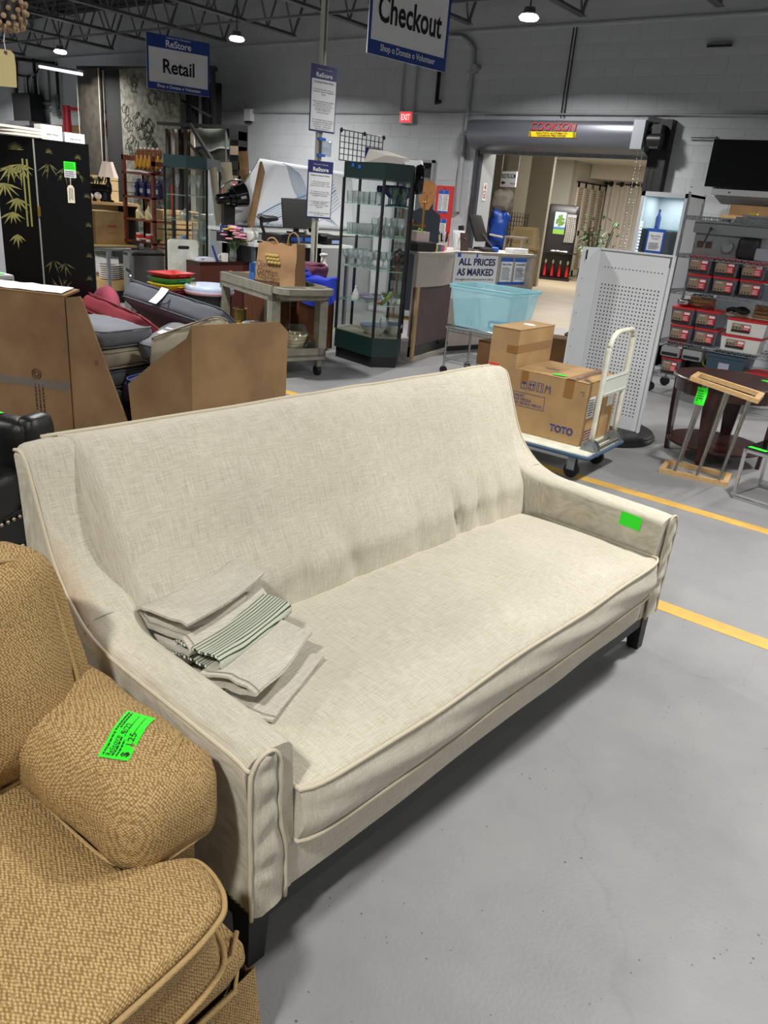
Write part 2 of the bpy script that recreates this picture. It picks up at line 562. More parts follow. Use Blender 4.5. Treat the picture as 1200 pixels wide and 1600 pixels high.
# ================================================================ ROOM
def st(m, name, material, parent=None, smooth=None):
 return m.o(name, material, parent, smooth, kind='structure')
def floor_mat(name, base, dark, speck, rough=0.5):
 m = mat(name, base, rough, spec=0.4)
 nt = m.node_tree
 b = nt.nodes['Principled BSDF']
 tc = nt.nodes.new('ShaderNodeTexCoord')
 n1 = nt.nodes.new('ShaderNodeTexNoise')
 n1.inputs['Scale'].default_value = 1.6
 n1.inputs['Detail'].default_value = 8
 n1.inputs['Roughness'].default_value = 0.62
 nt.links.new(tc.outputs['Object'], n1.inputs['Vector'])
 r1 = nt.nodes.new('ShaderNodeValToRGB')
 r1.color_ramp.elements[0].position = 0.3
 r1.color_ramp.elements[1].position = 0.7
 r1.color_ramp.elements[0].color = lin(dark)
 r1.color_ramp.elements[1].color = lin(base)
 nt.links.new(n1.outputs['Fac'], r1.inputs[0])
 vo = nt.nodes.new('ShaderNodeTexVoronoi')
 vo.inputs['Scale'].default_value = 34
 nt.links.new(tc.outputs['Object'], vo.inputs['Vector'])
 r2 = nt.nodes.new('ShaderNodeValToRGB')
 r2.color_ramp.elements[0].position = 0.05
 r2.color_ramp.elements[1].position = 0.11
 r2.color_ramp.elements[0].color = (0, 0, 0, 1)
 r2.color_ramp.elements[1].color = (1, 1, 1, 1)
 n3 = nt.nodes.new('ShaderNodeTexNoise')
 n3.inputs['Scale'].default_value = 5
 nt.links.new(tc.outputs['Object'], n3.inputs['Vector'])
 ad = nt.nodes.new('ShaderNodeMath')
 ad.operation = 'MULTIPLY_ADD'
 ad.inputs[1].default_value = 0.35
 nt.links.new(n3.outputs['Fac'], ad.inputs[0])
 nt.links.new(vo.outputs['Distance'], ad.inputs[2])
 sb = nt.nodes.new('ShaderNodeMath')
 sb.operation = 'SUBTRACT'
 sb.inputs[1].default_value = 0.14
 nt.links.new(ad.outputs[0], sb.inputs[0])
 nt.links.new(sb.outputs[0], r2.inputs[0])
 mx = nt.nodes.new('ShaderNodeMix')
 mx.data_type = 'RGBA'
 mx.inputs['A'].default_value = lin(speck)
 nt.links.new(r2.outputs[0], mx.inputs['Factor'])
 nt.links.new(r1.outputs[0], mx.inputs['B'])
 v2 = nt.nodes.new('ShaderNodeTexVoronoi')
 v2.feature = 'DISTANCE_TO_EDGE'
 v2.inputs['Scale'].default_value = 0.55
 n4 = nt.nodes.new('ShaderNodeTexNoise')
 n4.inputs['Scale'].default_value = 2.2
 n4.inputs['Detail'].default_value = 6
 nt.links.new(tc.outputs['Object'], n4.inputs['Vector'])
 va = nt.nodes.new('ShaderNodeVectorMath')
 va.operation = 'MULTIPLY_ADD'
 va.inputs[1].default_value = (0.5, 0.5, 0.0)
 nt.links.new(n4.outputs['Color'], va.inputs[0])
 nt.links.new(tc.outputs['Object'], va.inputs[2])
 nt.links.new(va.outputs[0], v2.inputs['Vector'])
 r3 = nt.nodes.new('ShaderNodeValToRGB')
 r3.color_ramp.elements[0].position = 0.0
 r3.color_ramp.elements[1].position = 0.002
 r3.color_ramp.elements[0].color = (0.93, 0.93, 0.93, 1)
 r3.color_ramp.elements[1].color = (1, 1, 1, 1)
 nt.links.new(v2.outputs['Distance'], r3.inputs[0])
 mm = nt.nodes.new('ShaderNodeMix')
 mm.data_type = 'RGBA'
 mm.blend_type = 'MULTIPLY'
 mm.inputs['Factor'].default_value = 1.0
 nt.links.new(mx.outputs['Result'], mm.inputs['A'])
 nt.links.new(r3.outputs[0], mm.inputs['B'])
 nt.links.new(mm.outputs['Result'], b.inputs['Base Color'])
 bp = nt.nodes.new('ShaderNodeBump')
 bp.inputs['Strength'].default_value = 0.25
 bp.inputs['Distance'].default_value = 0.004
 n5 = nt.nodes.new('ShaderNodeTexNoise')
 n5.inputs['Scale'].default_value = 90
 n5.inputs['Detail'].default_value = 4
 nt.links.new(tc.outputs['Object'], n5.inputs['Vector'])
 nt.links.new(n5.outputs['Fac'], bp.inputs['Height'])
 nt.links.new(bp.outputs[0], b.inputs['Normal'])
 return m
m_floor = floor_mat('grey_concrete', (142, 142, 142), (122, 122, 123), (76, 70, 64))
m_floorhall = floor_mat('tan_concrete', (172, 158, 136), (154, 141, 120), (110, 96, 80))
m_wall = mat('grey_white_wall_paint', (188, 192, 196), 0.6, var=0.04, vscale=1.2, bump=0.12, bscale=120)
m_mortar = mat('painted_mortar', (184, 188, 192), 0.7)
m_beige = mat('beige_wall_paint', (198, 192, 180), 0.7)
m_greywall = mat('hall_grey_paint', (176, 174, 166), 0.7)
m_hallwhite = mat('hall_white_paint', (212, 212, 206), 0.7)
m_deck = mat('dark_metal_deck', (52, 54, 57), 0.7)
m_joist = mat('grey_steel_joist', (104, 106, 108), 0.6, 0.2)
m_stripe = mat('yellow_floor_paint', (212, 168, 72), 0.6, col2=(188, 150, 78), vscale=7, detail=8)
WY = 11.0
floor = st(M().bb(-24, 9, -7, WY + 0.4, -0.1, 0), 'floor', m_floor)
hall_floor = st(M().bb(-14, -2, WY + 0.4, 27, -0.1, 0), 'floor', m_floorhall)
for (ya, xa, xb) in ((4.72, -5.9, 3.0), (3.30, -1.5, 2.0)):
 st(M().bb(xa, xb, ya - 0.048, ya + 0.048, 0.0, 0.0015), 'floor_stripe', m_stripe, floor)
st(M().bb(-19.0, -6.6, 7.6, 7.7, 0.0, 0.0015), 'floor_stripe', m_stripe, floor)
st(M().bb(-9.0, -4.6, 15.0, 15.1, 0.0, 0.0015), 'floor_stripe', m_stripe, hall_floor)
OX0, OX1, OZ = -6.98, -4.28, 2.50       # roller shutter opening
DX0, DX1, DZ = -8.62, -7.84, 2.28       # grey door
YC = WY + 0.003
core = M()
core.bb(-24, DX0, YC, WY + 0.4, 0, 5.2)
core.bb(DX0, DX1, YC, WY + 0.4, DZ, 5.2)
core.bb(DX1, OX0, YC, WY + 0.4, 0, 5.2)
core.bb(OX0, OX1, YC, WY + 0.4, OZ, 5.2)
core.bb(OX1, 9, YC, WY + 0.4, 0, 5.2)
wall_back = st(core, 'wall_back', m_mortar)
blk = M()
bw, bh, bj, bd = 0.3985, 0.1985, 0.0025, 0.003
x, z = bw / 2, bh / 2
blk.add([(-x, 0, -z), (x, 0, -z), (x, 0, z), (-x, 0, z), (-x + bj, -bd, -z + bj), (x - bj, -bd, -z + bj), (x - bj, -bd, z - bj), (-x + bj, -bd, z - bj)],
  [(4, 5, 6, 7), (0, 1, 5, 4), (1, 2, 6, 5), (2, 3, 7, 6), (3, 0, 4, 7)])
blk_me = blk.mesh('block', m_wall)
cells = []
for r in range(24):
 zc = 0.1 + 0.2 * r
 k0 = -60
 for k in range(k0, 23):
  xc = 0.4 * k + (0.2 if r % 2 else 0)
  if xc < -23.7 or xc > 8.7:
   continue
  if DX0 - 0.2 < xc < DX1 + 0.2 and zc < DZ + 0.05:
   continue
  if OX0 - 0.15 < xc < OX1 + 0.15 and zc < OZ + 0.05:
   continue
  cells.append((xc, zc))
cells.sort(key=lambda c: (0 if (-8.2 < c[0] < -1.6 and 1.2 < c[1] < 4.2) else 1, abs(c[0] + 4.4)))
rest = M()
for i, (xc, zc) in enumerate(cells):
 if i < 300:
  b = bpy.data.objects.new('block', blk_me)
  COL.objects.link(b)
  b.location = (xc, YC, zc)
  b.parent = wall_back
  b['kind'] = 'structure'
 else:
  rest.add([V(p) + V((xc, YC, zc)) for p in blk.v], blk.f)
rest.o('far_blocks', m_wall, wall_back, kind='stuff')
st(M().bb(-24.2, -24, -7, WY + 0.6, 0, 5.2), 'wall_left', m_wall)
st(M().bb(9, 9.2, -7, WY + 0.6, 0, 5.2), 'wall_right', m_wall)
st(M().bb(-24.2, 9.2, -7.2, -7, 0, 5.2), 'wall_front', m_wall)
dk = M()
dk.bb(-24.2, 9.2, -7.2, WY + 0.6, 4.86, 5.0)
ceil = st(dk, 'ceiling', m_deck)
rb = M()
yy = -7.0
while yy < WY:
 rb.bb(-24, 9, yy, yy + 0.09, 4.82, 4.865)
 yy += 0.3
rb.o('deck_ribs', m_deck, ceil, kind='stuff')
JX = [-21.4 + 1.766 * i for i in range(17)]
jm = M()
yA, yB = -1.0, 10.98
for s in (-1, 1):
 jm.bb(s * 0.028 - 0.025, s * 0.028 + 0.025, yA, yB - 0.25, 4.06, 4.068)
 jm.bb(s * 0.01 - 0.003, s * 0.01 + 0.003, yA, yB - 0.25, 4.06, 4.11)
 jm.bb(s * 0.028 - 0.025, s * 0.028 + 0.025, yA, yB, 4.79, 4.80)
n = 20
for i in range(n):
 y0 = yA + (yB - 0.3 - yA) * i / n
 y1 = yA + (yB - 0.3 - yA) * (i + 0.5) / n
 y2 = yA + (yB - 0.3 - yA) * (i + 1) / n
 jm.bar((0, y0, 4.07), (0, y1, 4.79), 0.022)
 jm.bar((0, y1, 4.79), (0, y2, 4.07), 0.022)
jm.bar((0, yB - 0.3, 4.07), (0, yB, 4.76), 0.03)
jme = jm.mesh('joist', m_joist)
for xj in JX:
 j = bpy.data.objects.new('joist', jme)
 COL.objects.link(j)
 j.location = (xj, 0, 0)
 j.parent = ceil
 j['kind'] = 'structure'
for (yb, zb) in ((9.6, 4.075), (8.2, 4.79), (6.6, 4.075), (4.2, 4.79)):
 st(M().bar((-23.5, yb, zb), (8.5, yb, zb), 0.035), 'bridging', m_joist, ceil)
st(M().bb(-24, 9, WY - 0.03, WY + 0.0, 4.03, 4.05), 'trim_ledger', m_conduit)
st(M().tube([(-23.5, 7.3, 4.16), (8.5, 7.3, 4.16)], 0.03), 'sprinkler_pipe', m_joist, ceil)
gm = M()
gm.bb(-24, -8.0, 5.2, 5.4, 4.05, 4.09)
gm.bb(-24, -8.0, 5.2, 5.4, 4.7, 4.75)
for i in range(9):
 xa = -23.6 + 1.766 * i
 gm.bar((xa, 5.3, 4.08), (xa + 0.88, 5.3, 4.7), 0.05)
 gm.bar((xa + 0.88, 5.3, 4.7), (xa + 1.766, 5.3, 4.08), 0.05)
st(gm, 'girder', m_deck, ceil)
hl = M()
hl.bb(-14, -2, 27, 27.2, 0, 3.2)
st(hl, 'wall_hall_end', m_beige)
st(M().bb(-14.2, -10.62, 21.5, 21.7, 0, 3.2), 'wall_hall_grey', m_greywall)
st(M().bb(-10.82, -10.62, 21.7, 24.0, 0, 3.2), 'wall_hall_closet', m_beige)
st(M().bb(-10.82, -3, 24.0, 24.2, 0, 3.2), 'wall_hall_back', m_greywall)
st(M().bb(-3.2, -3, WY + 0.4, 24, 0, 3.2), 'wall_hall_right', m_beige)
st(M().bb(-14.2, -14, WY + 0.4, 21.5, 0, 3.2), 'wall_hall_left', m_greywall)
st(M().bb(-14.2, -2, WY + 0.4, 27, 3.1, 3.2), 'ceiling_hall', m_hallwhite)
st(M().bb(-9.48, -9.2, 16.0, 16.55, 0, 3.1), 'wall_hall_pier', m_beige)
st(M().bb(-13.0, -9.2, 17.6, 17.7, 0, 3.1), 'wall_hall_recess', m_beige)
st(M().prism([(-10.6, 22.6), (-9.0, 22.9), (-9.0, 24.0), (-10.6, 24.0)], 2.72, 3.1), 'trim_bulkhead', m_beige)
# ================================================================ CREAM SOFA
SA = 86.88
sofa = thing('sofa', 'long cream linen sofa with sloping arms, one bench cushion and dark legs', 'sofa', (-0.889, 0.825, 0), SA)
SL = 2.07
SD = 0.885
def lerp_tab(tab, t):
 for (a, fa), (b, fb) in zip(tab, tab[1:]):
  if t <= b:
   k = 0 if b == a else max(0, (t - a) / (b - a))
   return fa + (fb - fa) * k
 return tab[-1][1]
ARM = [(0.0, 0.578), (0.04, 0.585), (0.20, 0.588), (0.38, 0.590), (0.50, 0.594), (0.58, 0.612), (0.64, 0.642), (0.70, 0.695), (0.745, 0.762), (0.78, 0.84), (0.81, 0.915), (0.832, 0.965), (0.848, 0.984), (0.868, 0.990), (0.892, 0.986)]
def smooth_line(pts, k=3):
 """Catmull-Rom through points"""
 out = []
 P = [V(p) for p in pts]
 for i in range(len(P) - 1):
  a, b, c, d = P[max(i - 1, 0)], P[i], P[i + 1], P[min(i + 2, len(P) - 1)]
  for j in range(k):
   t = j / k
   out.append(0.5 * ((2 * b) + (c - a) * t + (2 * a - 5 * b + 4 * c - d) * t * t + (3 * b - a - 3 * c + d) * t ** 3))
 out.append(P[-1])
 return out
armpath = [(p.x, p.y) for p in smooth_line([(a, b, 0) for a, b in ARM], 3)]
AW = 0.115      # arm thickness
def wrinkle(p, amp, sc=7.0, sd=0.0):
 return noise.noise(V(p) * sc + V((sd, 0, sd))) * amp
m_linen_stain = add_weave(mat('stained_linen', (200, 190, 168), 0.75, spec=0.25), 850, (206, 200, 184), (172, 163, 143), 0.35)
_nt = m_linen_stain.node_tree
_b = _nt.nodes['Principled BSDF']
_tc = _nt.nodes.new('ShaderNodeTexCoord')
_mp = _nt.nodes.new('ShaderNodeMapping')
_mp.vector_type = 'TEXTURE'
_mp.inputs['Location'].default_value = (0.0, 0.67, 0.66)
_mp.inputs['Rotation'].default_value = (R(45), 0, 0)
_mp.inputs['Scale'].default_value = (0.05, 0.20, 0.06)
_gr = _nt.nodes.new('ShaderNodeTexGradient')
_gr.gradient_type = 'SPHERICAL'
_nz = _nt.nodes.new('ShaderNodeTexNoise')
_nz.inputs['Scale'].default_value = 40
_ml = _nt.nodes.new('ShaderNodeMath')
_ml.operation = 'MULTIPLY'
_mi = _nt.nodes.new('ShaderNodeMix')
_mi.data_type = 'RGBA'
_mi.inputs['B'].default_value = lin((170, 126, 84))
_nt.links.new(_tc.outputs['Object'], _mp.inputs[0])
_nt.links.new(_mp.outputs[0], _gr.inputs[0])
_nt.links.new(_tc.outputs['Object'], _nz.inputs['Vector'])
_nt.links.new(_gr.outputs['Fac'], _ml.inputs[0])
_nt.links.new(_nz.outputs['Fac'], _ml.inputs[1])
_src = _b.inputs['Base Color'].links[0].from_socket
_nt.links.new(_src, _mi.inputs['A'])
_nt.links.new(_ml.outputs[0], _mi.inputs['Factor'])
_nt.links.new(_mi.outputs['Result'], _b.inputs['Base Color'])
def arm(side):
 """lofted arm: rings run across the arm from outside bottom over the top to inside bottom"""
 x0 = 0.0 if side < 0 else SL
 sg = 1 if side < 0 else -1      # direction to the inside of the sofa
 m = M()
 rings = []
 for (v, zt) in armpath:
  wtop = AW + (0.035 if v > 0.66 else 0.035 * max(0, (v - 0.5) / 0.16))
  r = 0.028
  ring = []
  zb = 0.165
  outs = [(0.012, zb), (0.010, zb + 0.1), (0.004, zb + (zt - zb) * 0.5), (-0.004, zt - 0.09), (-0.008, zt - r)]
  for (a, b) in outs:
   ring.append((a, b))
  for q in (150, 120, 95):
   ring.append((-0.008 + r + r * math.cos(R(q)), zt - r + r * math.sin(R(q))))
  ring.append((wtop * 0.5, zt + 0.004))
  for q in (85, 55, 20):
   ring.append((wtop - r + r * math.cos(R(q)), zt - r + r * math.sin(R(q))))
  ring += [(wtop + 0.002, zt - 0.09), (wtop + 0.006, max(0.4, zt - 0.2)), (wtop + 0.012, 0.30), (wtop + 0.012, zb)]
  pts = []
  for (a, b) in ring:
   p = V((x0 + sg * a, v, b))
   wr = wrinkle(p, 0.006, 8.0, side * 3.0)
   p.x += sg * wr * (1 if 0.2 < b < zt - 0.02 else 0.3)
   pts.append(p)
  rings.append(pts)
 n = len(rings[0])
 vs = [p for rg in rings for p in rg]
 fs = []
 for i in range(len(rings) - 1):
  for j in range(n - 1):
   fs.append((i * n + j, i * n + j + 1, (i + 1) * n + j + 1, (i + 1) * n + j))
 fs.append(tuple(range(n)))
 fs.append(tuple((len(rings) - 1) * n + j for j in range(n)))
 m.add(vs, fs)
 o = m.o('arm', m_linen_stain if side < 0 else m_linen, sofa, 50)
 pm = M()
 prof = []
 f = [(0.004, 0.166), (0.0, 0.25), (-0.004, 0.40), (-0.008, 0.53), (0.0, 0.565), (0.02, 0.585), (0.045, 0.588), (0.062, 0.575), (0.070, 0.545), (0.072, 0.45), (0.078, 0.38), (0.094, 0.32), (0.098, 0.25), (0.098, 0.166)]
 prof = [(a, -0.001, b) for a, b in smooth_line([(a, b, 0) for a, b in f], 2) for a, b in [(a, b)]] if False else [(p.x, p.y) for p in smooth_line([(a, b, 0) for a, b in f], 2)]
 L = []
 for (a, b) in prof:
  L.append(V((x0 + sg * a, -0.012, b)))
 half = len(L) // 2
 def fn(u, t):
  zz = 0.167 + (0.586 - 0.167) * t
  lo = [p for p in prof[:half + 1]]
  hi = [p for p in prof[half:]][::-1]
  a0 = lerp_tab([(p[1], p[0]) for p in sorted(lo, key=lambda p: p[1])], zz)
  a1 = lerp_tab([(p[1], p[0]) for p in sorted(hi, key=lambda p: p[1])], zz)
  a = a0 + (a1 - a0) * u
  puff = 0.012 * (1 - (2 * u - 1) ** 4)
  puck = 0.0045 * math.sin(zz * 75 + u * 3 + noise.noise(V((u * 2, zz * 9, side))) * 3) * (1 - (2 * u - 1) ** 2)
  return V((x0 + sg * a, -0.006 - puff - puck, zz))
 pm.grid(fn, 9, 40)
 pm.o('front_panel', m_linen, o, 180)
 pp = M()
 pp.tube([(x0 + sg * a, -0.012 - 0.002 * math.sin(b * 40), b) for a, b in prof], 0.0048, 8)
 out = []
 for (v, zt) in armpath:
  out.append(V((x0 + sg * -0.008, v, zt - 0.014)))
 out = [V((x0 + sg * -0.006, -0.01, 0.565))] + out
 pp.tube(out, 0.0046, 8)
 pp.o('piping', m_piping, o, 180)
 sm = M()
 k = min(range(len(armpath)), key=lambda i: abs(armpath[i][0] - 0.60))
 v, zt = armpath[k]
 sm.tube([(x0 + sg * a, v, zt + dz_) for a, dz_ in ((-0.009, -0.03), (-0.004, -0.012), (0.02, 0.0005), (0.055, 0.004), (0.09, 0.0005), (0.112, -0.01), (0.118, -0.03))], 0.0016, 6)
 sm.o('seam', mat('seam_thread', (150, 142, 124), 0.8), o, 180)
 return o
arm_l = arm(-1)
arm_r = arm(1)
bm_ = M()
U0, U1 = 0.085, SL - 0.085
BP = [(0.60, 0.30), (0.575, 0.40), (0.572, 0.44), (0.585, 0.485), (0.612, 0.56), (0.648, 0.65), (0.690, 0.75), (0.735, 0.85), (0.775, 0.925), (0.812, 0.972), (0.85, 0.992), (0.885, 0.990), (0.897, 0.97), (0.893, 0.80), (0.880, 0.50), (0.868, 0.165)]
bpts = [(p.x, p.y) for p in smooth_line([(a, b, 0) for a, b in BP], 4)]
def back_fn(u, t):
 i = t * (len(bpts) - 1)
 k = min(int(i), len(bpts) - 2)
 a = i - k
 v = bpts[k][0] + (bpts[k + 1][0] - bpts[k][0]) * a
 z = bpts[k][1] + (bpts[k + 1][1] - bpts[k][1]) * a
 x = U0 + (U1 - U0) * u
 front = k < 38
 ed = min(u, 1 - u) * (U1 - U0)
 if z > 0.46 and k < 44:
  v += 0.10 * max(0.0, 1 - ed / 0.06) ** 2 * min(1.0, (z - 0.46) / 0.06) * max(0.0, min(1.0, (0.90 - v) / 0.08))
 if front and z > 0.42:
  edge = min(1.0, min(u, 1 - u) / 0.05)
  low = max(0.0, 1 - abs(z - 0.56) / 0.15)
  bul = 0.035 * low * edge + 0.012 * edge * max(0, 1 - abs(z - 0.75) / 0.25)
  fold = 0.0
  for (fu, fw, fa, lean) in ((0.30, 0.018, 0.010, 0.5), (0.43, 0.015, 0.012, -0.3), (0.60, 0.014, 0.010, 0.2), (0.73, 0.012, 0.020, -0.25), (0.80, 0.014, 0.018, 0.25), (0.87, 0.012, 0.016, 0.1)):
   c = fu + lean * (z - 0.5) * 0.35
   fold += fa * math.exp(-((u - c) / fw) ** 2) * max(0, 1 - abs(z - 0.53) / 0.13)
  w_ = wrinkle((x, v, z), 0.006, 5.0, 2.0) * edge
  v = v - bul - w_ + fold * 1.7
  z += wrinkle((x, v, z), 0.003, 4.0, 5.0)
 elif z > 0.94:
  z += wrinkle((x, 0, 0), 0.006, 4.0, 9.0)
 return V((x, v, z))
bm_.grid(back_fn, 110, len(bpts))
back = bm_.o('back', m_linen, sofa, 180)
bp_ = M()
bp_.tube([(x, 0.893, 0.992 + wrinkle((x, 0, 0), 0.006, 4.0, 9.0)) for x in [0.06 + (SL - 0.12) * i / 40 for i in range(41)]], 0.0055, 8)
bp_.o('piping', m_piping, back, 180)
fr = M()
def rail_fn(u, t):
 prof = [(0.14, 0.30), (0.06, 0.315), (0.025, 0.308), (0.010, 0.285), (0.004, 0.25), (0.004, 0.20), (0.006, 0.166)]
 i = t * 6
 k = min(int(i), 5)
 a = i - k
 v = prof[k][0] + (prof[k + 1][0] - prof[k][0]) * a
 z = prof[k][1] + (prof[k + 1][1] - prof[k][1]) * a
 x = 0.095 + (SL - 0.19) * u
 return V((x, v + wrinkle((x, v, z), 0.006, 3.0, 1.0) - 0.004, z))
fr.grid(rail_fn, 60, 25)
fr.o('front_rail', m_linen, sofa, 180)
sb = M()
sb.bb(0.09, SL - 0.09, 0.02, 0.86, 0.166, 0.30)
sb.o('seat_frame', m_linen, sofa)
CU0, CU1, CV0, CV1, CZ0, CZ1 = 0.128, SL - 0.128, -0.035, 0.66, 0.302, 0.438
cm = M()
def crown(x, y):
 u = (x - CU0) / (CU1 - CU0)
 v = (y - CV0) / (CV1 - CV0)
 return 0.030 * (1 - (2 * u - 1) ** 6) * (1 - (2 * v - 1) ** 4)
def cush(u, t):
 x = CU0 + (CU1 - CU0) * u
 cx = (2 * u - 1)
 inset = 0.022 * abs(cx) ** 24
 wob = wrinkle((x, 0, 0), 0.006, 2.6, 4.0)
 if t < 0.2:
  k = t / 0.2
  return V((x, CV1 + (CV0 + inset + 0.006 - CV1) * k, CZ0))
 if t < 0.45:
  k = (t - 0.2) / 0.25
  puff = 0.016 * math.sin(math.pi * k)
  fold = 0.004 * math.sin(k * 9 + x * 14) * math.sin(math.pi * k)
  return V((x, CV0 + inset - puff + wob * 0.6 + fold, CZ0 + (CZ1 - CZ0) * k + wob * (0.4 + 0.6 * k)))
 k = (t - 0.45) / 0.55
 y = CV0 + inset + (CV1 - CV0 - inset) * k
 z = CZ1 + crown(x, y) + wob * (1 - k) + wrinkle((x, y, 0), 0.008, 4.0, 8.0)
 return V((x, y + wob * 0.6 * (1 - k), z))
cm.grid(cush, 90, 48)
for uu in (0.0, 1.0):
 ring = [cush(uu, j / 47) for j in range(48)]
 cm.add(ring, [tuple(range(48))])
cushion = cm.o('seat_cushion', m_linen, sofa, 60)
pt = M()
for (zz, up) in ((CZ1, 1), (CZ0, 0)):
 path = []
 for i in range(80):
  u = i / 79
  x = CU0 + (CU1 - CU0) * u
  cx = 2 * u - 1
  inset = 0.022 * abs(cx) ** 24
  wob = wrinkle((x, 0, 0), 0.006, 2.6, 4.0)
  path.append(V((x, CV0 + inset - 0.003 + wob * 0.6, zz + wob * (1.0 if up else 0.4) + (0.003 if up else -0.001))))
 side0 = [V((CU0 - 0.001, y, zz + (0.004 if up else 0))) for y in (0.55, 0.35, 0.15, 0.04)]
 side1 = [V((CU1 + 0.001, y, zz + (0.004 if up else 0))) for y in (0.04, 0.15, 0.35, 0.55)]
 pt.tube(side0 + path + side1, 0.0052, 8)
pt.o('piping', m_piping, cushion, 180)
pl = M()
pl.bb(0.02, SL - 0.02, 0.008, 0.045, 0.112, 0.166)
pl.bb(0.02, SL - 0.02, 0.825, 0.86, 0.112, 0.166)
pl.bb(0.016, 0.05, 0.03, 0.84, 0.112, 0.166)
pl.bb(SL - 0.05, SL - 0.016, 0.03, 0.84, 0.112, 0.166)
pl.o('plinth', m_black, sofa)
for (lx, ly) in ((0.012, 0.004), (SL - 0.012, 0.004), (0.012, 0.866), (SL - 0.012, 0.866), (SL / 2, 0.866)):
 sx = 1 if lx < SL / 2 else -1
 sy = 1 if ly < 0.4 else -1
 lm = M()
 a, b = 0.062, 0.046
 lm.add([(lx, ly, 0.166), (lx + sx * a, ly, 0.166), (lx + sx * a, ly + sy * a, 0.166), (lx, ly + sy * a, 0.166),
   (lx, ly, 0.0), (lx + sx * b, ly, 0.0), (lx + sx * b, ly + sy * b, 0.0), (lx, ly + sy * b, 0.0)],
           [(0, 1, 2, 3), (7, 6, 5, 4), (0, 4, 5, 1), (1, 5, 6, 2), (2, 6, 7, 3), (3, 7, 4, 0)])
 lm.o('leg', m_black, sofa)
br = M()
for i in range(60):
 y = 0.005 + i * 0.0145
 br.ball((0.0115, y, 0.167), (0.003, 0.006, 0.004), 6, 4)
br.o('braid_trim', mat('olive_braid', (96, 92, 62), 0.8), sofa, 180)
def ticket(parent, c, right, up, w, h, rows, name='price_tag', bend=0.0, label='fluorescent green price ticket'):
 """green price ticket, gently curved, with print and handwriting"""
 c = V(c)
 rot = axes(right, up)
 def pt_(a, b):
  return c + rot @ V((a * w / 2, b * h / 2, -bend * a * a + 0.0012))
 m = M().grid(lambda u, t: pt_(2 * u - 1, 2 * t - 1), 15, 7)
 t = m.o(name, m_green, parent, 180, label=label)
 k = M()
 rnd = random.Random(int(w * 1e4) + len(rows))
 lift = rot @ V((0, 0, 0.0014))
 for (a0, a1, b, th) in rows:
  a = a0
  while a < a1:
   e = min(a1, a + 0.05 + rnd.random() * 0.09)
   k.add([pt_(a, b - th) + lift, pt_(e, b - th) + lift, pt_(e, b + th) + lift, pt_(a, b + th) + lift], [(0, 1, 2, 3)])
   a = e + 0.025
 k.o('printed_text', m_ink, t)
 return t, pt_, lift
tag_rows = [(-0.9, -0.1, 0.75, 0.05), (-0.9, -0.2, 0.15, 0.05), (-0.9, -0.3, -0.1, 0.05), (-0.05, 0.9, 0.75, 0.05), (0.1, 0.9, 0.55, 0.05), (-0.2, 0.85, -0.02, 0.02), (-0.2, 0.85, -0.5, 0.02)]
fa = 0.19
ticket(sofa, (SL - 0.1205, 0.12, 0.545), (0.0, -1, -0.05), (0.06, 0.06, -1), 0.085, 0.055, tag_rows, bend=0.002)
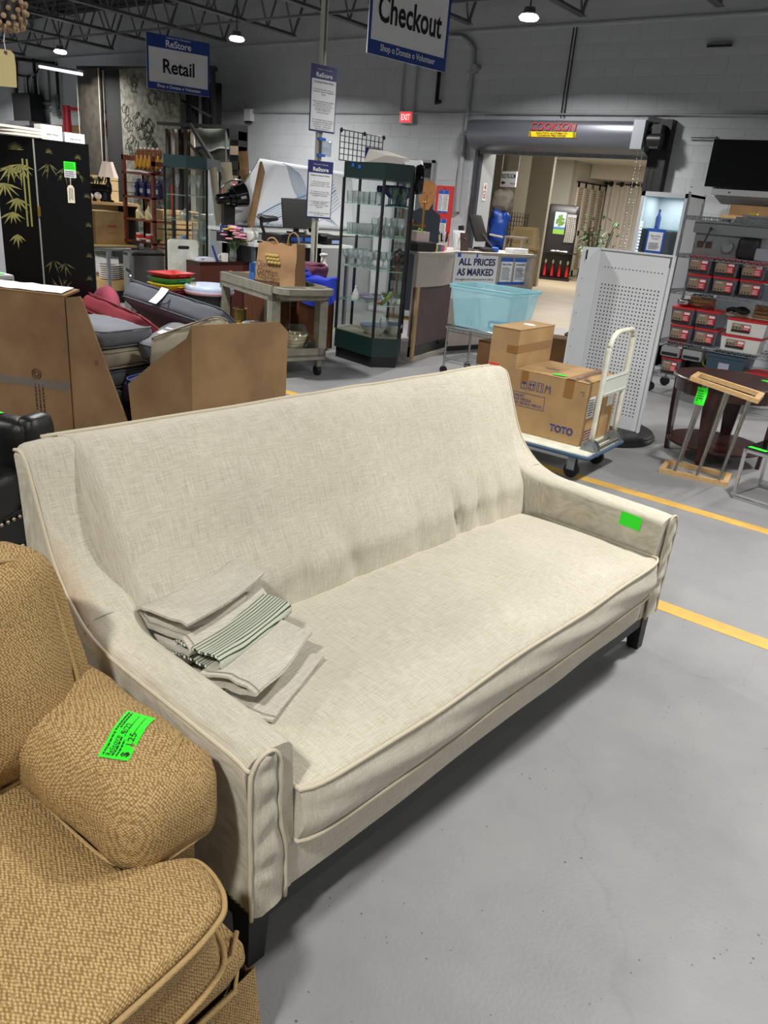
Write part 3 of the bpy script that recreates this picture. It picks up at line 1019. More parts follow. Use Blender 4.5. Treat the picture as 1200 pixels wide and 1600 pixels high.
# ================================================================ TAN ARMCHAIR (near left)
ach = thing('armchair', 'tan woven armchair with padded arms and a loose seat cushion', 'armchair', (-0.72, 0.79, 0), 90)
def rbox(m, x0, x1, y0, y1, z0, z1, r, puff=0.0, wob=0.004, sd=0.0, n=12, side=0.0):
 return m.pillow(((x0 + x1) / 2, (y0 + y1) / 2, (z0 + z1) / 2), (x1 - x0, y1 - y0, z1 - z0), r, puff, n, wob, sd, side=side)
W_ = 1.22
def rrect(x0, x1, y0, y1, r, n=4):
 out = []
 for (cx, cy, a0) in ((x1 - r, y0 + r, -90), (x1 - r, y1 - r, 0), (x0 + r, y1 - r, 90), (x0 + r, y0 + r, 180)):
  for k in range(n + 1):
   a = R(a0 + 90 * k / n)
   out.append((cx + r * math.cos(a), cy + r * math.sin(a)))
 return out
def tan_arm(x0, x1, sd):
 m = M()
 w = x1 - x0
 rbox(m, x0 + 0.035, x1 - 0.03, 0.215, 0.98, 0.18, 0.50, 0.05, 0, 0.005, sd, 10)
 body = m.o('arm', m_chenille, ach, 70)
 p = M()
 rot = Matrix.Rotation(R(-2), 3, 'X')
 c = V(((x0 + x1) / 2, 0.575, 0.525))
 p.pillow((0, 0, 0), (w + 0.03, 0.80, 0.185), 0.074, 0.012, 18, 0.010, sd, rot)
 k = len(p.v)
 vs = []
 for q in p.v:
  q = V(q)
  t = (q.y + 0.40) / 0.8
  nose = max(0.0, 1 - t / 0.30)
  q.z -= 0.020 * nose * nose
  q.x *= 1 - 0.10 * nose
  if q.x * (1 if x1 > -0.5 else -1) < 0:
   q.z += 0.010 * math.sin(q.y * 26 + q.x * 20) * nose * (1 if q.z > 0 else 0.3)
  cr = math.exp(-((q.y + 0.27 + q.x * 0.9) / 0.018) ** 2) + math.exp(-((q.y + 0.33 - q.x * 0.4) / 0.014) ** 2)
  if q.z > -0.02:
   q.z -= 0.008 * cr
  vs.append(q + c)
 p.v = [tuple(q) for q in vs]
 from mathutils.bvhtree import BVHTree
 tree = BVHTree.FromPolygons([V(q) for q in p.v], p.f)
 arc = []
 for i in range(25):
  u = i / 24
  xx = (0.47 - 0.93 * u) * w * (1 if x1 > -0.5 else -1)
  yy = -0.27 - 0.075 * math.sin(u * 3.1) + 0.03 * u
  hit = tree.ray_cast(c + V((xx, yy, 0.4)), V((0, 0, -1)))[0]
  if hit:
   arc.append(hit)
 seam = M().tube(arc[2:-2], 0.0026, 6)
 pad = p.o('arm_pad', m_chenille, body, 180)
 g = M()
 hw, hy = (w + 0.03) / 2, 0.40
 lp_ = []
 for (x, y) in rrect(-hw, hw, -hy, hy, 0.10, 7):
  t = (y + 0.40) / 0.8
  nose = max(0.0, 1 - t / 0.30)
  lp_.append(V((x * 0.985 * (1 - 0.10 * nose), y * 0.985, -0.052 - 0.020 * nose * nose)))
 g.tube([rot @ q + c for q in lp_], 0.0050, 7, closed=True)
 g.o('piping', m_chenille_pipe, body, 180)
 seam.o('piping', m_chenille_pipe, body, 180)
 h = M()
 h.tube([(x0 + w * 0.45, 0.212, 0.20), (x0 + w * 0.45, 0.212, 0.45)], 0.005, 6)
 h.o('piping', m_chenille_pipe, body, 180)
 return tree
arm_far = tan_arm(-0.228, -0.004, 1.0)
arm_near = tan_arm(-W_, -W_ + 0.228, 5.0)
bs = M()
rbox(bs, -W_ + 0.06, -0.075, 0.055, 0.98, 0.06, 0.26, 0.03, 0, 0.004, 2)
bs.o('base', m_chenille, ach, 70)
rl = M()
rbox(rl, -W_ + 0.05, -0.07, 0.03, 0.5, 0.225, 0.315, 0.042, 0, 0.005, 3)
rail_ = rl.o('front_rail', m_chenille, ach, 70)
rp_ = M()
rp_.tube([(-W_ + 0.06, 0.045, 0.228), (-0.4, 0.024, 0.228), (-0.12, 0.028, 0.228), (-0.075, 0.07, 0.228), (-0.072, 0.16, 0.228)], 0.005, 6)
rp_.tube([(-W_ + 0.06, 0.045, 0.312), (-0.4, 0.03, 0.312), (-0.12, 0.036, 0.312), (-0.08, 0.07, 0.312)], 0.005, 6)
rp_.o('piping', m_chenille_pipe, rail_, 180)
sk = M()
edge = [(-W_ + 0.05, 0.5), (-W_ + 0.05, 0.06), (-W_ + 0.07, 0.04), (-0.62, 0.035), (-0.60, 0.05), (-0.58, 0.035), (-0.105, 0.035), (-0.075, 0.05), (-0.072, 0.10), (-0.072, 0.5)]
sk.grid(lambda u, t: (lambda q: V((q.x + (0.012 * (1 - t) if q.x > -0.3 else -0.012 * (1 - t)), q.y - 0.018 * (1 - t), 0.008 + 0.222 * t)))(smooth_line([(a, b, 0) for a, b in edge], 4)[min(36, int(round(u * 36)))]), 37, 6)
sk.o('skirt', m_chenille, ach, 60)
out = [(-W_ + 0.27, 0.80), (-W_ + 0.27, 0.185), (-W_ + 0.24, 0.165), (-W_ + 0.13, 0.155), (-W_ + 0.10, 0.10), (-W_ + 0.13, 0.025), (-0.9, 0.0), (-0.6, -0.008), (-0.30, 0.0), (-0.175, 0.018), (-0.135, 0.045), (-0.115, 0.09), (-0.11, 0.14), (-0.128, 0.165), (-0.185, 0.180), (-0.212, 0.20), (-0.222, 0.26), (-0.225, 0.80)]
outl = [p for p in smooth_line([(a, b, 0) for a, b in out], 5)]
cen = V((-W_ / 2, 0.38, 0))
tcs = M()
lay = [(0.0, 0.0, 0.325), (0.985, 0.0, 0.322), (1.0, 0.008, 0.335), (1.0, 0.016, 0.39), (1.0, 0.008, 0.448), (0.985, 0.0, 0.462), (0.95, 0, 0.470), (0.85, 0, 0.480), (0.65, 0, 0.488), (0.4, 0, 0.492), (0.0, 0, 0.494)]
no = len(outl)
vs, fs = [], []
for (k, push, z) in lay:
 for i, p in enumerate(outl):
  tgt = V((max(-W_ + 0.32, min(-0.32, p.x)), max(0.09, min(0.72, p.y)), 0))
  q = tgt + (p - tgt) * k if k >= 0.85 else tgt + (p - tgt) * 0.85 * k / 0.85
  if k < 0.85:
   q = q + (cen - tgt) * (1 - k / 0.85)
  t_ = (outl[(i + 1) % no] - outl[i - 1]).normalized()
  q = q + V((t_.y, -t_.x, 0)) * push * -1
  q.z = z + noise.noise(V((q.x, q.y, z)) * 6) * 0.006
  vs.append(q)
for r in range(len(lay) - 1):
 for i in range(no):
  fs.append((r * no + i, r * no + (i + 1) % no, (r + 1) * no + (i + 1) % no, (r + 1) * no + i))
tcs.add(vs, fs)
tc_ = tcs.o('seat_cushion', m_chenille, ach, 70)
tp = M()
for z in (0.457, 0.328):
 tp.tube([V((p.x, p.y, z + noise.noise(V((p.x, p.y, z)) * 6) * 0.006)) + V((0, -0.004, 0)) for p in outl], 0.0055, 7)
tp.o('piping', m_chenille_pipe, tc_, 180)
bc = M()
rot = Matrix.Rotation(R(-14), 3, 'X') @ Matrix.Rotation(R(-4), 3, 'Y')
bc.pillow((-0.46, 0.66, 0.665), (0.78, 0.22, 0.47), 0.085, 0.0, 16, 0.012, 4.0, rot, 0.04)
bcu = bc.o('back_cushion', m_chenille, ach, 90)
bp2 = M()
loop = []
for i in range(48):
 a = 2 * math.pi * i / 48
 cx = math.copysign(abs(math.cos(a)) ** 0.35, math.cos(a)) * 0.375
 cz = math.copysign(abs(math.sin(a)) ** 0.35, math.sin(a)) * 0.222
 loop.append(rot @ V((cx, -0.082, cz)) + V((-0.46, 0.66, 0.665)))
bp2.tube(loop, 0.005, 6, closed=True)
bp2.o('piping', m_chenille_pipe, bcu, 180)
bk = M()
rbox(bk, -W_ + 0.08, -0.06, 0.78, 0.98, 0.10, 0.80, 0.07, 0, 0.006, 6)
bk.o('back', m_chenille, ach, 70)
t, pt_, lift = ticket(ach, (-0.112, 0.345, 0.632), (0.86, 0.52, 0), (-0.52, 0.86, 0.0), 0.125, 0.058, tag_rows, bend=0.012)
c0 = pt_(-0.55, 0.45) + lift * 1.5
rt_ = pt_(0.2, 0.4) - pt_(-0.6, 0.4)
up_ = pt_(0, 1) - pt_(0, -1)
text('ReStore', t, pt_(-0.55, 0.42) + lift * 1.4, rt_, up_, 0.010, m_ink, 0.044)
text('9/22', t, pt_(0.1, 0.15) + lift * 1.4, rt_, up_, 0.012, m_ink, 0.03)
text('125', t, pt_(-0.25, -0.5) + lift * 1.4, rt_, up_, 0.013, m_ink, 0.024)
text('$', t, pt_(-0.78, -0.6) + lift * 1.4, rt_, up_, 0.018, m_ink, 0.012, bold=0.02)
kids = [t] + [o_ for o_ in bpy.data.objects if o_.parent is t]
for o_ in kids:
 for v_ in o_.data.vertices:
  hit = arm_far.ray_cast(V((v_.co.x, v_.co.y, 1.2)), V((0, 0, -1)))[0]
  if hit:
   v_.co.z = hit.z + (0.0022 if o_ is t else 0.0036)
# ================================================================ CLOTHS ON THE SOFA
def sofa_pt(u, v, z):
 a = R(SA)
 return V((-0.889 + math.cos(a) * u - math.sin(a) * v, 0.825 + math.sin(a) * u + math.cos(a) * v, z))
m_stripe_cloth = mat('green_striped_cloth', (214, 216, 204), 0.8)
nt = m_stripe_cloth.node_tree
tcn = nt.nodes.new('ShaderNodeTexCoord')
wv = nt.nodes.new('ShaderNodeTexWave')
wv.bands_direction = 'X'
wv.inputs['Scale'].default_value = 34
wv.inputs['Distortion'].default_value = 0.4
mpn = nt.nodes.new('ShaderNodeMapping')
mpn.inputs['Rotation'].default_value = (0, 0, R(-10))
nt.links.new(tcn.outputs['Object'], mpn.inputs[0])
nt.links.new(mpn.outputs[0], wv.inputs['Vector'])
wx = nt.nodes.new('ShaderNodeTexWave')
wx.bands_direction = 'Y'
wx.inputs['Scale'].default_value = 70
nt.links.new(tcn.outputs['Object'], wx.inputs['Vector'])
rpn = nt.nodes.new('ShaderNodeValToRGB')
rpn.color_ramp.elements[0].position = 0.16
rpn.color_ramp.elements[1].position = 0.26
rpn.color_ramp.elements[0].color = lin((52, 82, 40))
rpn.color_ramp.elements[1].color = lin((222, 222, 208))
nt.links.new(wv.outputs['Fac'], rpn.inputs[0])
mxn = nt.nodes.new('ShaderNodeMix')
mxn.data_type = 'RGBA'
mxn.blend_type = 'MULTIPLY'
rp2 = nt.nodes.new('ShaderNodeValToRGB')
rp2.color_ramp.elements[0].position = 0.25
rp2.color_ramp.elements[1].position = 0.4
rp2.color_ramp.elements[0].color = lin((70, 84, 60))
nt.links.new(wx.outputs['Fac'], rp2.inputs[0])
mxn.inputs['Factor'].default_value = 1.0
nt.links.new(rpn.outputs[0], mxn.inputs['A'])
nt.links.new(rp2.outputs[0], mxn.inputs['B'])
nt.links.new(mxn.outputs['Result'], nt.nodes['Principled BSDF'].inputs['Base Color'])
def folded(label, material, path, width, prof, taper=1.0, sd=0.0, thick=0.007, name='folded_cloth', hem=True, skew=0.0, zs=1.6):
 """a cloth folded in a loose S: prof is the (across, height) curve of the folds, extruded along the path from a to b (world points)"""
 a, b = V(path[0]), V(path[1])
 d = (b - a)
 L = d.length
 d.normalize()
 c = V((0, 0, 1)).cross(d).normalized()
 e = thing(name, label, 'cloth', (0, 0, 0))
 pr = [(p.x, p.y) for p in smooth_line([(x, z, 0) for x, z in prof], 5)]
 m = M()
 nn = 22
 n = len(pr)
 def pos(i, j, off):
  t = i / (nn - 1)
  x, z = pr[j]
  x2, z2 = pr[min(j + 1, n - 1)]
  x1, z1 = pr[max(j - 1, 0)]
  tx, tz = x2 - x1, z2 - z1
  l = math.hypot(tx, tz) or 1
  k = 1 + (taper - 1) * t
  p = a + d * (L * t + skew * x) + c * (x * width * k + off * (-tz / l))
  zz = z * zs * (1 - 0.10 * math.sin(t * math.pi)) + off * (tx / l)
  w_ = noise.noise_vector(V((t * 2.2 + sd, x * 4, z * 6))) * 0.013
  p += V((w_.x, w_.y, 0))
  p.z += max(0.0, zz + (w_.z * 0.6 if z > 0.012 else 0))
  return p
 vs = [pos(i, j, 0) for i in range(nn) for j in range(n)] + [pos(i, j, -thick) for i in range(nn) for j in range(n)]
 fs = []
 o = nn * n
 for i in range(nn - 1):
  for j in range(n - 1):
   q = (i * n + j, i * n + j + 1, (i + 1) * n + j + 1, (i + 1) * n + j)
   fs.append(q)
   fs.append(tuple(o + k for k in q[::-1]))
 for i in range(nn - 1):
  for j in (0, n - 1):
   fs.append((i * n + j, (i + 1) * n + j, o + (i + 1) * n + j, o + i * n + j))
 for j in range(n - 1):
  for i in (0, nn - 1):
   fs.append((i * n + j, i * n + j + 1, o + i * n + j + 1, o + i * n + j))
 m.add(vs, fs)
 m.o('folds', material, e, 60)
 if hem:
  h = M()
  for i in (1,):
   h.tube([pos(i, j, 0.002) for j in range(n)], 0.0014, 5)
  h.o('hem_stitch', mat('hem', (150, 144, 130), 0.8), e, 180)
 return e
SZ = 0.465
folded('grey linen cover folded at the front of the pile, open folds facing the room', m_linen2,
       (sofa_pt(0.175, 0.27, SZ - 0.012), sofa_pt(0.43, 0.37, SZ + 0.004)), 0.19,
       [(-0.55, 0.012), (0.35, 0.010), (0.62, 0.022), (0.5, 0.040), (-0.1, 0.036), (-0.35, 0.048), (0.2, 0.060), (0.5, 0.056)], 1.0, 1.0)
folded('green and white striped cloth folded between the grey covers', m_stripe_cloth,
       (sofa_pt(0.165, 0.40, SZ - 0.005), sofa_pt(0.46, 0.47, SZ + 0.01)), 0.13,
       [(-0.6, 0.012), (0.45, 0.012), (0.68, 0.028), (0.5, 0.046), (-0.4, 0.046), (-0.6, 0.056), (-0.4, 0.070), (0.45, 0.072), (0.6, 0.066)], 0.85, 2.0, hem=False)
folded('grey linen cover lying folded behind the striped cloth', m_linen2,
       (sofa_pt(0.14, 0.50, SZ - 0.005), sofa_pt(0.45, 0.56, SZ + 0.01)), 0.15,
       [(-0.6, 0.012), (0.45, 0.012), (0.68, 0.030), (0.5, 0.050), (-0.4, 0.052), (-0.6, 0.062), (-0.4, 0.078), (0.4, 0.080), (0.62, 0.090), (0.45, 0.105), (-0.5, 0.104)], 0.8, 3.0)
tp_ = thing('folded_cloth', 'topmost grey linen cover with a rounded stitched flap against the sofa back', 'cloth', (0, 0, 0))
outl2 = [(0.14, 0.60), (0.125, 0.68), (0.17, 0.735), (0.28, 0.755), (0.41, 0.745), (0.435, 0.70), (0.44, 0.62), (0.46, 0.55), (0.40, 0.50), (0.24, 0.47), (0.17, 0.50)]
ol = [p for p in smooth_line([(a, b, 0) for a, b in outl2 + outl2[:1]], 5)][:-1]
mt = M()
cen_ = V((0.29, 0.61, 0))
lay_ = [(0.98, 0.100), (1.0, 0.108), (1.0, 0.114), (0.97, 0.122), (0.9, 0.126), (0.7, 0.130), (0.4, 0.132), (0.0, 0.130)]
vs, fs = [], []
n_ = len(ol)
for (k, z) in lay_:
 for p in ol:
  q = cen_ + (p - cen_) * k
  back_rise = max(0, q.y - 0.60) * 0.55
  zz = SZ + z + back_rise + noise.noise(V((q.x * 9, q.y * 9, 1))) * 0.012
  vs.append(sofa_pt(q.x, q.y, zz))
for r in range(len(lay_) - 1):
 for i in range(n_):
  fs.append((r * n_ + i, r * n_ + (i + 1) % n_, (r + 1) * n_ + (i + 1) % n_, (r + 1) * n_ + i))
fs.append(tuple(range(n_))[::-1])
mt.add(vs, fs)
tpo = mt.o('folds', m_linen2, tp_, 80)
mh = M()
mh.tube([V(vs[4 * n_ + i]) + V((0, 0, 0.0015)) for i in range(n_ - 16)], 0.0018, 5)
mh.o('hem_stitch', mat('hem', (150, 144, 130), 0.8), tp_, 180)
mu_ = M()
mu_.pillow((0, 0, 0), (0.25, 0.22, 0.10), 0.04, 0.0, 8, 0.01, 2.0, Matrix.Rotation(R(SA), 3, 'Z'))
mu_.move(Matrix.Translation(sofa_pt(0.27, 0.575, SZ + 0.058)))
mu_.o('under_fold', m_linen2, tp_, 80)
# ================================================================ PLATFORM CART WITH THE L-SHAPED CARTON
cart = thing('platform_trolley', 'white and blue flatbed platform trolley with a folding tube handle', 'trolley', (-1.845, 4.58, 0), 2)
m_trolley = mat('cream_white_enamel', (214, 214, 196), 0.4, var=0.05, vscale=14)
m_bumper = mat('blue_bumper', (52, 78, 104), 0.6)
PLX, PLY = -1.02, 0.63
pm_ = M()
pm_.pillow((PLX / 2, PLY / 2, 0.186), (-PLX, PLY, 0.036), 0.016, 0, 6)
pm_.o('platform', m_trolley, cart, 50)
bm2 = M()
ring = []
for (cx, cy, a0) in ((-0.03, 0.03, -90), (-0.03, PLY - 0.03, 0), (PLX + 0.03, PLY - 0.03, 90), (PLX + 0.03, 0.03, 180)):
 for k in range(5):
  a = R(a0 + k * 22.5)
  ring.append(V((cx + 0.035 * math.cos(a), cy + 0.035 * math.sin(a), 0.178)))
bm2.tube(ring, 0.013, 8, closed=True)
bm2.o('bumper', m_bumper, cart, 180)
for (wx_, wy_) in ((-0.13, 0.10), (-0.13, PLY - 0.10), (PLX + 0.13, 0.10), (PLX + 0.13, PLY - 0.10)):
 cm_ = M()
 cm_.bb(wx_ - 0.045, wx_ + 0.045, wy_ - 0.04, wy_ + 0.04, 0.158, 0.166)
 cm_.bb(wx_ - 0.03, wx_ + 0.025, wy_ - 0.026, wy_ - 0.021, 0.055, 0.16)
 cm_.bb(wx_ - 0.03, wx_ + 0.025, wy_ + 0.021, wy_ + 0.026, 0.055, 0.16)
 ca = cm_.o('caster', m_galv, cart)
 M().cyl((wx_, wy_ - 0.018, 0.05), (wx_, wy_ + 0.018, 0.05), 0.05, n=20).o('wheel', m_rubber, ca, 40)
hx = -0.035
hp = [(hx, 0.115, 0.235), (hx, 0.115, 0.80), (hx, 0.122, 0.87), (hx, 0.15, 0.925), (hx, 0.20, 0.955), (hx, 0.26, 0.965), (hx, 0.44, 0.965), (hx, 0.49, 0.955), (hx, 0.515, 0.92), (hx, 0.52, 0.86), (hx, 0.52, 0.235)]
M().tube(smooth_line(hp, 4), 0.0165, 10).o('handle', m_trolley, cart, 180)
pn = M()
pn.bb(hx + 0.008, hx + 0.014, 0.11, 0.525, 0.56, 0.69)
pn.bb(hx + 0.014, hx + 0.018, 0.125, 0.51, 0.572, 0.578)
pn.bb(hx + 0.014, hx + 0.018, 0.125, 0.51, 0.672, 0.678)
pn.bb(hx + 0.014, hx + 0.018, 0.120, 0.126, 0.572, 0.678)
pn.bb(hx + 0.014, hx + 0.018, 0.509, 0.515, 0.572, 0.678)
pn.o('handle_plate', mat('pale_enamel', (206, 212, 202), 0.35), cart)
for yb in (0.115, 0.52):
 k = M()
 pr = [(-0.06, 0.203), (0.06, 0.203), (0.056, 0.235), (0.036, 0.265), (0.0, 0.278), (-0.036, 0.265), (-0.056, 0.235)]
 for s in (-0.024, 0.020):
  k.add([(hx + a, yb + s, b) for a, b in pr] + [(hx + a, yb + s + 0.004, b) for a, b in pr],
              [tuple(range(7)), tuple(range(7, 14))[::-1]] + [(i, (i + 1) % 7, 7 + (i + 1) % 7, 7 + i) for i in range(7)])
 kb = k.o('hinge_bracket', m_galv, cart)
 M().cyl((hx + 0.03, yb - 0.032, 0.225), (hx + 0.03, yb + 0.032, 0.225), 0.009, n=8).cyl((hx - 0.035, yb - 0.03, 0.24), (hx - 0.035, yb + 0.03, 0.24), 0.007, n=8).o('bolt', m_steel, kb, 40)
M().cyl((hx + 0.035, 0.14, 0.222), (hx + 0.035, 0.50, 0.222), 0.011, n=10).cyl((hx - 0.02, 0.14, 0.222), (hx - 0.02, 0.50, 0.222), 0.008, n=10).o('hinge_rod', m_steel, cart, 40)
car = thing('carton', 'L-shaped brown carton with blue lettering lying on the platform trolley', 'carton', (-1.975, 4.70, 0.205), 1)
CW, CD, CH, CT, CX = 0.75, 0.52, 0.415, 0.675, -0.54
cb = M()
cb.prism([(0, 0), (CW, 0)], 0, 0) if False else None
pr = [(-CW, 0.002), (0, 0.002), (0, CH), (CX, CH + 0.004), (CX, CT), (-CW, CT)]
cb.add([(a, 0, b) for a, b in pr] + [(a, CD, b) for a, b in pr], [tuple(range(6)), tuple(range(6, 12))[::-1]] + [(i, (i + 1) % 6, 6 + (i + 1) % 6, 6 + i) for i in range(6)])
cbo = cb.o('box_body', m_card2, car)
lid = M()
lid.slab([(CX + 0.01, 0.004, CH + 0.005), (0.0, 0.004, CH + 0.003), (0.0, CD * 0.5, CH + 0.008), (CX + 0.01, CD * 0.5, CH + 0.010)], 0.004)
lid.slab([(CX + 0.01, CD * 0.5 + 0.004, CH + 0.010), (0.0, CD * 0.5 + 0.004, CH + 0.008), (0.0, CD, CH + 0.003), (CX + 0.01, CD, CH + 0.005)], 0.004)
lid.slab([(-CW, -0.002, CT), (CX + 0.004, -0.002, CT), (CX + 0.004, CD, CT), (-CW, CD, CT)], 0.004)
lid.o('lid_flap', m_card2, car)
tpm = M()
tpm.bb(-0.16, -0.095, -0.0015, 0.0, CH - 0.11, CH + 0.004)
tpm.bb(-0.16, -0.095, -0.0015, CD, CH + 0.0125, CH + 0.0135)
tpm.bb(CX - 0.005, CX + 0.0015, 0.002, CD, 0.52, 0.575)
tpm.bb(-0.62, CX + 0.002, -0.0015, 0.0, 0.52, 0.57)
tpm.bb(-0.48, -0.43, -0.0015, 0.0, CH - 0.07, CH + 0.005)
tpm.bb(0.0, 0.0015, 0.2, 0.30, 0.02, CH)
tpm.bb(0.0, 0.0015, 0.0, CD, 0.2, 0.255) if False else None
tpm.o('packing_tape', m_tape, car)
RTX, UPZ = (1, 0, 0), (0, 0, 1)
text('TOTO', car, (-0.135, -0.002, 0.085), RTX, UPZ, 0.05, m_blueink, 0.17, bold=0.03)
text('TOTO', car, (-0.36, 0.20, CH + 0.0155), (1, 0.1, 0), (-0.1, 1, 0), 0.03, m_blueink, 0.11, bold=0.02)
text('TOTO', car, (-0.07, 0.06, CH + 0.0155), (1, 0, 0), (0, 1, 0), 0.03, m_blueink, 0.10, bold=0.02)
fm = M()
for (x0, x1, z0, z1) in ((-0.62, -0.285, 0.27, 0.272), (-0.62, -0.285, 0.178, 0.18), (-0.287, -0.285, 0.178, 0.272)):
 fm.bb(x0, x1, -0.001, 0.0, z0, z1)
for x in (-0.455, -0.395, -0.335):
 for (a, b, c, d) in ((x - 0.024, x + 0.024, 0.300, 0.303), (x - 0.024, x + 0.024, 0.357, 0.360), (x - 0.024, x - 0.021, 0.300, 0.36), (x + 0.021, x + 0.024, 0.300, 0.36)):
  fm.bb(a, b, -0.001, 0, c, d)
fm.add([(-0.472, -0.001, 0.332), (-0.438, -0.001, 0.332), (-0.445, -0.001, 0.345), (-0.455, -0.001, 0.350), (-0.465, -0.001, 0.345)], [(0, 1, 2, 3, 4)])
fm.bb(-0.456, -0.454, -0.001, 0, 0.308, 0.332)
for x in (-0.405, -0.385):
 fm.add([(x - 0.008, -0.001, 0.345), (x + 0.008, -0.001, 0.345), (x + 0.004, -0.001, 0.328), (x - 0.004, -0.001, 0.328)], [(0, 1, 2, 3)])
 fm.bb(x - 0.001, x + 0.001, -0.001, 0, 0.312, 0.33)
 fm.bb(x - 0.006, x + 0.006, -0.001, 0, 0.309, 0.312)
for x in (-0.345, -0.325):
 fm.bb(x - 0.0015, x + 0.0015, -0.001, 0, 0.308, 0.35)
 fm.add([(x - 0.006, -0.001, 0.34), (x + 0.006, -0.001, 0.34), (x, -0.001, 0.352)], [(0, 1, 2)])
for s in (-1, 1):
 fm.bar((-0.275 + s * 0.02, -0.0008, 0.30), (-0.275 + s * 0.013, -0.0008, 0.355), 0.006, 0.0016)
 fm.bar((-0.275 + s * 0.013, -0.0008, 0.355), (-0.275, -0.0008, 0.335), 0.006, 0.0016)
fm.bb(-0.05, -0.02, -0.001, 0, 0.36, 0.3625)
fm.bb(-0.0225, -0.02, -0.001, 0, 0.335, 0.36)
fm.o('printed_marks', m_blueink, car)
text('TOILET\nUNA PIEZA\nUNE SEULE PIECE', car, (-0.42, -0.002, 0.226), RTX, UPZ, 0.068, m_blueink, 0.24, align='LEFT', bold=0.01)
lines(car, (0.001, 0.14, 0.06), (0, 1, 0), UPZ, 0.16, 0.08, 4, m_blueink, seed=5)
lb = M()
lb.bb(0.0, 0.0015, 0.05, 0.16, 0.18, 0.32)
lb.bb(0.0, 0.0015, 0.38, 0.48, 0.22, 0.36)
lbo = lb.o('shipping_label', m_paper, car)
lines(lbo, (0.002, 0.105, 0.25), (0, 1, 0), UPZ, 0.09, 0.12, 7, m_ink, seed=6)
wl = M()
wl.bb(-0.74, -0.66, -0.0018, -0.0002, 0.33, 0.435)
wlo = wl.o('shipping_label', m_paper, car, label='white label with an orange band')
M().bb(-0.74, -0.66, -0.0024, -0.0018, 0.415, 0.435).o('label_band', mat('orange_print', (232, 84, 40), 0.6), wlo)
lines(wlo, (-0.70, -0.0022, 0.39), RTX, UPZ, 0.04, 0.02, 2, m_ink, seed=8)
M().ball((-0.63, 0.3, CT + 0.005), (0.05, 0.03, 0.008), 10, 4).o('torn_label', m_paper, car, 60)
ticket(car, (-0.235, 0.06, CH + 0.013), (1, 0.06, 0), (-0.06, 1, 0), 0.095, 0.05, tag_rows)
# ================================================================ PEGBOARD PANEL ON A ROUND BASE
pgb = thing('pegboard_stand', 'white perforated metal display panel on a round black base', 'display stand', (-2.32, 6.0, 0), 0)
m_pegwhite = mat('white_enamel_panel', (206, 210, 214), 0.4)
base = M()
base.lathe([(0.0, 0.0), (0.41, 0.0), (0.415, 0.01), (0.415, 0.03), (0.40, 0.038), (0.40, 0.052), (0.39, 0.06), (0.0, 0.062)], (0.0, -0.05, 0), 48)
base.o('base', m_blackplastic, pgb, 40)
PW0, PW1, PZ = -0.30, 0.285, 1.41
pa = M()
pa.bb(PW0, PW1, 0.0, 0.012, 0.062, PZ)
pa.bb(PW1 - 0.012, PW1, -0.025, 0.0, 0.062, PZ)
pa.bb(PW0, PW1, -0.012, 0.0, PZ - 0.012, PZ)
pao = pa.o('panel', m_pegwhite, pgb)
ph = M()
def dot(m, x, y, z, r, nrm=(0, -1, 0)):
 ax = axes((1, 0, 0) if abs(nrm[0]) < 0.5 else (0, 1, 0), (0, 0, 1))
 m.add([V((x, y, z)) + ax @ V((r * math.cos(k * math.pi / 4), r * math.sin(k * math.pi / 4), 0)) for k in range(8)], [tuple(range(8))])
pitch = 0.0285
for i in range(17):
 x = PW0 + 0.055 + i * pitch
 dot(ph, x, -0.001, PZ - 0.135, 0.0048)
 for j in range(36):
  if j < 35:
   dot(ph, x, -0.001, PZ - 0.265 - j * pitch, 0.0058)
ph.o('peg_holes', m_ink, pao, kind='stuff')
M().bb(PW1 - 0.035, PW1 - 0.029, -0.0012, 0.0, PZ - 0.09, PZ - 0.02).o('slot', m_ink, pao)
fl = M()
fl.slab([(PW0, 0.0, 0.062), (PW0 - 0.06, -0.19, 0.062), (PW0 - 0.06, -0.19, PZ), (PW0, 0.0, PZ)], 0.012)
flo = fl.o('side_flange', m_pegwhite, pgb)
fh = M()
for j in range(9):
 p = V((PW0 - 0.052, -0.178, PZ - 0.10 - j * 0.13))
 fh.ball((p.x + 0.013, p.y, p.z), 0.004, 6, 4)
fh.bb(PW0 - 0.045, PW0 - 0.034, -0.165, -0.16, PZ - 0.09, PZ - 0.02)
fh.o('flange_holes', m_ink, flo)
lk = M()
lk.bb(-0.20, 0.20, 0.012, 0.10, 0.062, 0.5)
lk.o('rear_brace', m_pegwhite, pgb)
bx = thing('carton', 'dark brown carton standing behind the white perforated panel', 'carton', (-3.02, 6.62, 0), 20)
b_ = M().bb(-0.2, 0.22, 0, 0.25, 0.0, 0.58)
b_.o('box_body', m_carddark, bx)
M().bb(0.06, 0.13, -0.002, 0, 0.36, 0.44).o('shipping_label', m_paper, bx)
